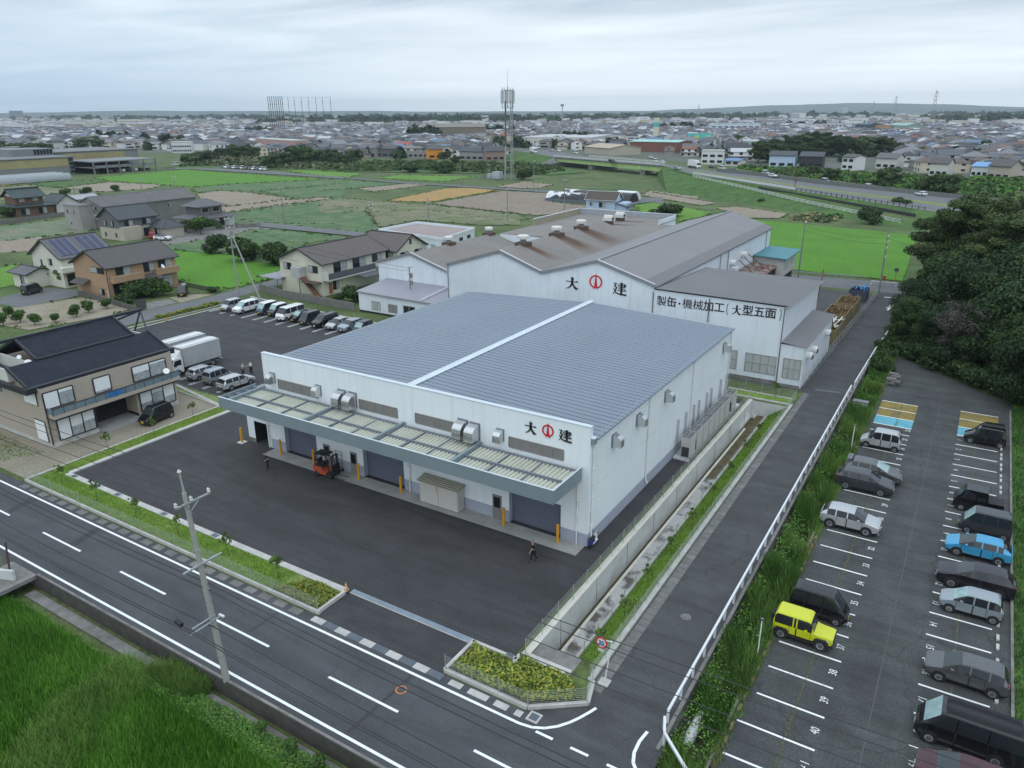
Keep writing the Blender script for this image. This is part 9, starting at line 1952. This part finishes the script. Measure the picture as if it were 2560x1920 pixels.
fr_ = [np.stack(s, 1) for s in ([Q(-oX, -oY, e2), Q(oX, -oY, e2), Q(kx, z0, zr_), Q(-kx, z0, zr_)], [Q(oX, oY, e2), Q(-oX, oY, e2), Q(-kx, z0, zr_), Q(kx, z0, zr_)], [Q(oX, -oY, e2), Q(oX, oY, e2), Q(kx, z0+.05, zr_), Q(kx, z0-.05, zr_)], [Q(-oX, oY, e2), Q(-oX, -oY, e2), Q(-kx, z0-.05, zr_), Q(-kx, z0+.05, zr_)])]
wi_ = rngc.choice(5, N, p=[.42, .18, .08, .12, .2]); rr2 = rngc.choice(7, N, p=[.27, .25, .2, .1, .11, .03, .04])+5; rr2 = np.where(big & (rngc.random(N) < .6), 9, rr2)
dk = [np.stack(s, 1) for s in ([Q(-X*.7, -Y-.05, z0+.8), Q(X*.7, -Y-.05, z0+.8), Q(X*.7, -Y-.05, z0+2.2), Q(-X*.7, -Y-.05, z0+2.2)], [Q(-X*.7, -Y-.05, z0+3.5), Q(X*.3, -Y-.05, z0+3.5), Q(X*.3, -Y-.05, z0+4.5), Q(-X*.7, -Y-.05, z0+4.5)], [Q(X+.05, -Y*.5, z0+3.4), Q(X+.05, Y*.3, z0+3.4), Q(X+.05, Y*.3, z0+4.5), Q(X+.05, -Y*.5, z0+4.5)])]
V = np.concatenate(fq+fr_+dk); mi = np.concatenate([wi_]*4+[rr2]*4+[np.full(N, 12)]*3)
stuff('distant_town', quads_mesh('distant_town', V, None, mats=WL+RF+[glass_d], mi=mi), 'grey roofs of the dense town reaching to the horizon')
# groves and hedges inside the town, woods near the horizon
def groves(name, lab, cs, per, sz, mats, seed):
    rng = np.random.default_rng(seed); cs = np.array(cs); N = len(cs); d_ = rng.normal(size=(N, per, 3)); d_ /= np.linalg.norm(d_, axis=2)[:, :, None]; d_[:, :, 2] = np.abs(d_[:, :, 2]); r_ = np.stack([cs[:, 2], cs[:, 2], cs[:, 3]], 1)[:, None, :]
    c = (np.stack([cs[:, 0], cs[:, 1], 0*cs[:, 0]], 1)[:, None, :]+d_*r_*rng.uniform(.7, 1.05, (N, per))[:, :, None]).reshape(-1, 3); nr = d_.reshape(-1, 3)+rng.normal(0, .4, (N*per, 3)); nr /= np.linalg.norm(nr, axis=1)[:, None]; t_ = np.cross(nr, rng.normal(size=nr.shape)); t_ /= np.linalg.norm(t_, axis=1)[:, None]; b_ = np.cross(nr, t_); s_ = (sz*np.repeat(cs[:, 2], per)*.42*rng.uniform(.6, 1.2, len(c)))[:, None]
    V = np.stack([c-t_*s_-b_*s_*.8, c+t_*s_-b_*s_*.8, c+t_*s_+b_*s_*.8, c-t_*s_+b_*s_*.8], 1); stuff(name, quads_mesh(name, V, None, mats=mats, mi=np.repeat(rng.integers(0, len(mats), N), per)), lab)
cs = []
for _ in range(650):
    t_, d = rngc.uniform(-.555567-.64, -.555567+.64), 480*math.exp(rngc.uniform(0, 2.0)); x, y = d*math.sin(t_), d*math.cos(t_); px, py, _d = proj(x, y)
    if py < np.interp(px, [p[0] for p in BND], [p[1] for p in BND]): cs.append((x, y, rngc.uniform(2.5, 5), rngc.uniform(4, 8)))
for cx_, dd, n_, sp_, hh in ((-1.02, 950, 14, 22, 11), (-.86, 1150, 10, 18, 13), (-.66, 900, 16, 16, 17), (-.58, 1050, 12, 20, 15), (-.47, 760, 9, 16, 12), (-.35, 1250, 12, 24, 12), (-.72, 1800, 20, 40, 18), (-.97, 800, 7, 12, 13), (-.02, 1900, 22, 45, 16), (-.2, 1500, 9, 22, 12), (-.53, 690, 10, 14, 10)):
    for _ in range(n_): cs.append((dd*math.sin(cx_)+rngc.normal(0, sp_), dd*math.cos(cx_)+rngc.normal(0, sp_*.6), rngc.uniform(4, 7), hh*rngc.uniform(.7, 1.05)))
groves('town_groves', 'dark trees standing in groves among the roofs of the town', cs, 34, 1., [gA, gA, gB], 41)
cs = []
for dd, a0, a1, n_, hh in ((2000, -.86, -.50, 75, 13), (2500, -.80, -.25, 90, 13), (3300, -1.05, .1, 120, 14), (4200, -1.2, .1, 130, 15), (2300, -.08, .1, 26, 13)):
    for _ in range(n_): t_ = rngc.uniform(a0, a1); d = dd*rngc.uniform(.96, 1.04); cs.append((d*math.sin(t_), d*math.cos(t_), rngc.uniform(14, 30), hh*rngc.uniform(.6, 1.05)))
groves('distant_woods', 'dark bands of woodland near the horizon', cs, 26, 1., [gA, gA, gB], 42)
# hills
hm_ = M('far hill forest', (.05, .075, .06), .95, var=.2, scale=.004)
def hill(dist, fn, depth=1500):
    b = MB(); th = np.linspace(-.555567-.75, -.555567+.75, 120); k = b.mi(hm_); o = 0
    for t_ in th:
        h = fn(t_)
        for d, f_ in ((dist-depth*.5, 0.), (dist-depth*.2, .6), (dist, 1.), (dist+depth, 0.)): b.v.append((d*math.sin(t_), d*math.cos(t_), h*f_-1))
    for i_ in range(len(th)-1):
        for j in range(3): b.f.append((i_*4+j, (i_+1)*4+j, (i_+1)*4+j+1, i_*4+j+1)); b.m.append(k)
    struct('hills', b)
ns = lambda t_, s: sum(math.sin(t_*f_*s+f_*1.7)*a_ for f_, a_ in ((9, .5), (21, .3), (47, .2), (97, .1)))
bump_ = lambda t_, c, wd_: math.exp(-((t_-c)/wd_)**2)
hill(7600, lambda t_: max(6, 27+8*ns(t_, 1.)+14*bump_(t_, -.98, .16)-10*bump_(t_, -.3, .2)))
hill(9300, lambda t_: max(4, 16+66*bump_(t_, -.19, .15)+20*bump_(t_, -.02,.12)+12*ns(t_, 1.3)))

# ------------------------------------------------------------------ haze
b = MB(); HM = bpy.data.materials.new('haze'); HM.use_nodes = True; ht = HM.node_tree; ht.nodes.clear(); ho = ht.nodes.new('ShaderNodeOutputMaterial'); hv = ht.nodes.new('ShaderNodeVolumePrincipled'); hv.inputs['Color'].default_value = (.80, .91, 1.0, 1); hv.inputs['Density'].default_value = 8.5e-5; hv.inputs['Anisotropy'].default_value = .2; ht.links.new(hv.outputs[0], ho.inputs['Volume'])
b.box(-9500, 9500, -600, 9900, -3.5, 190, HM); o = b.build('haze'); tag(o, 'thin pale air over fields and town', None, None, 'stuff')
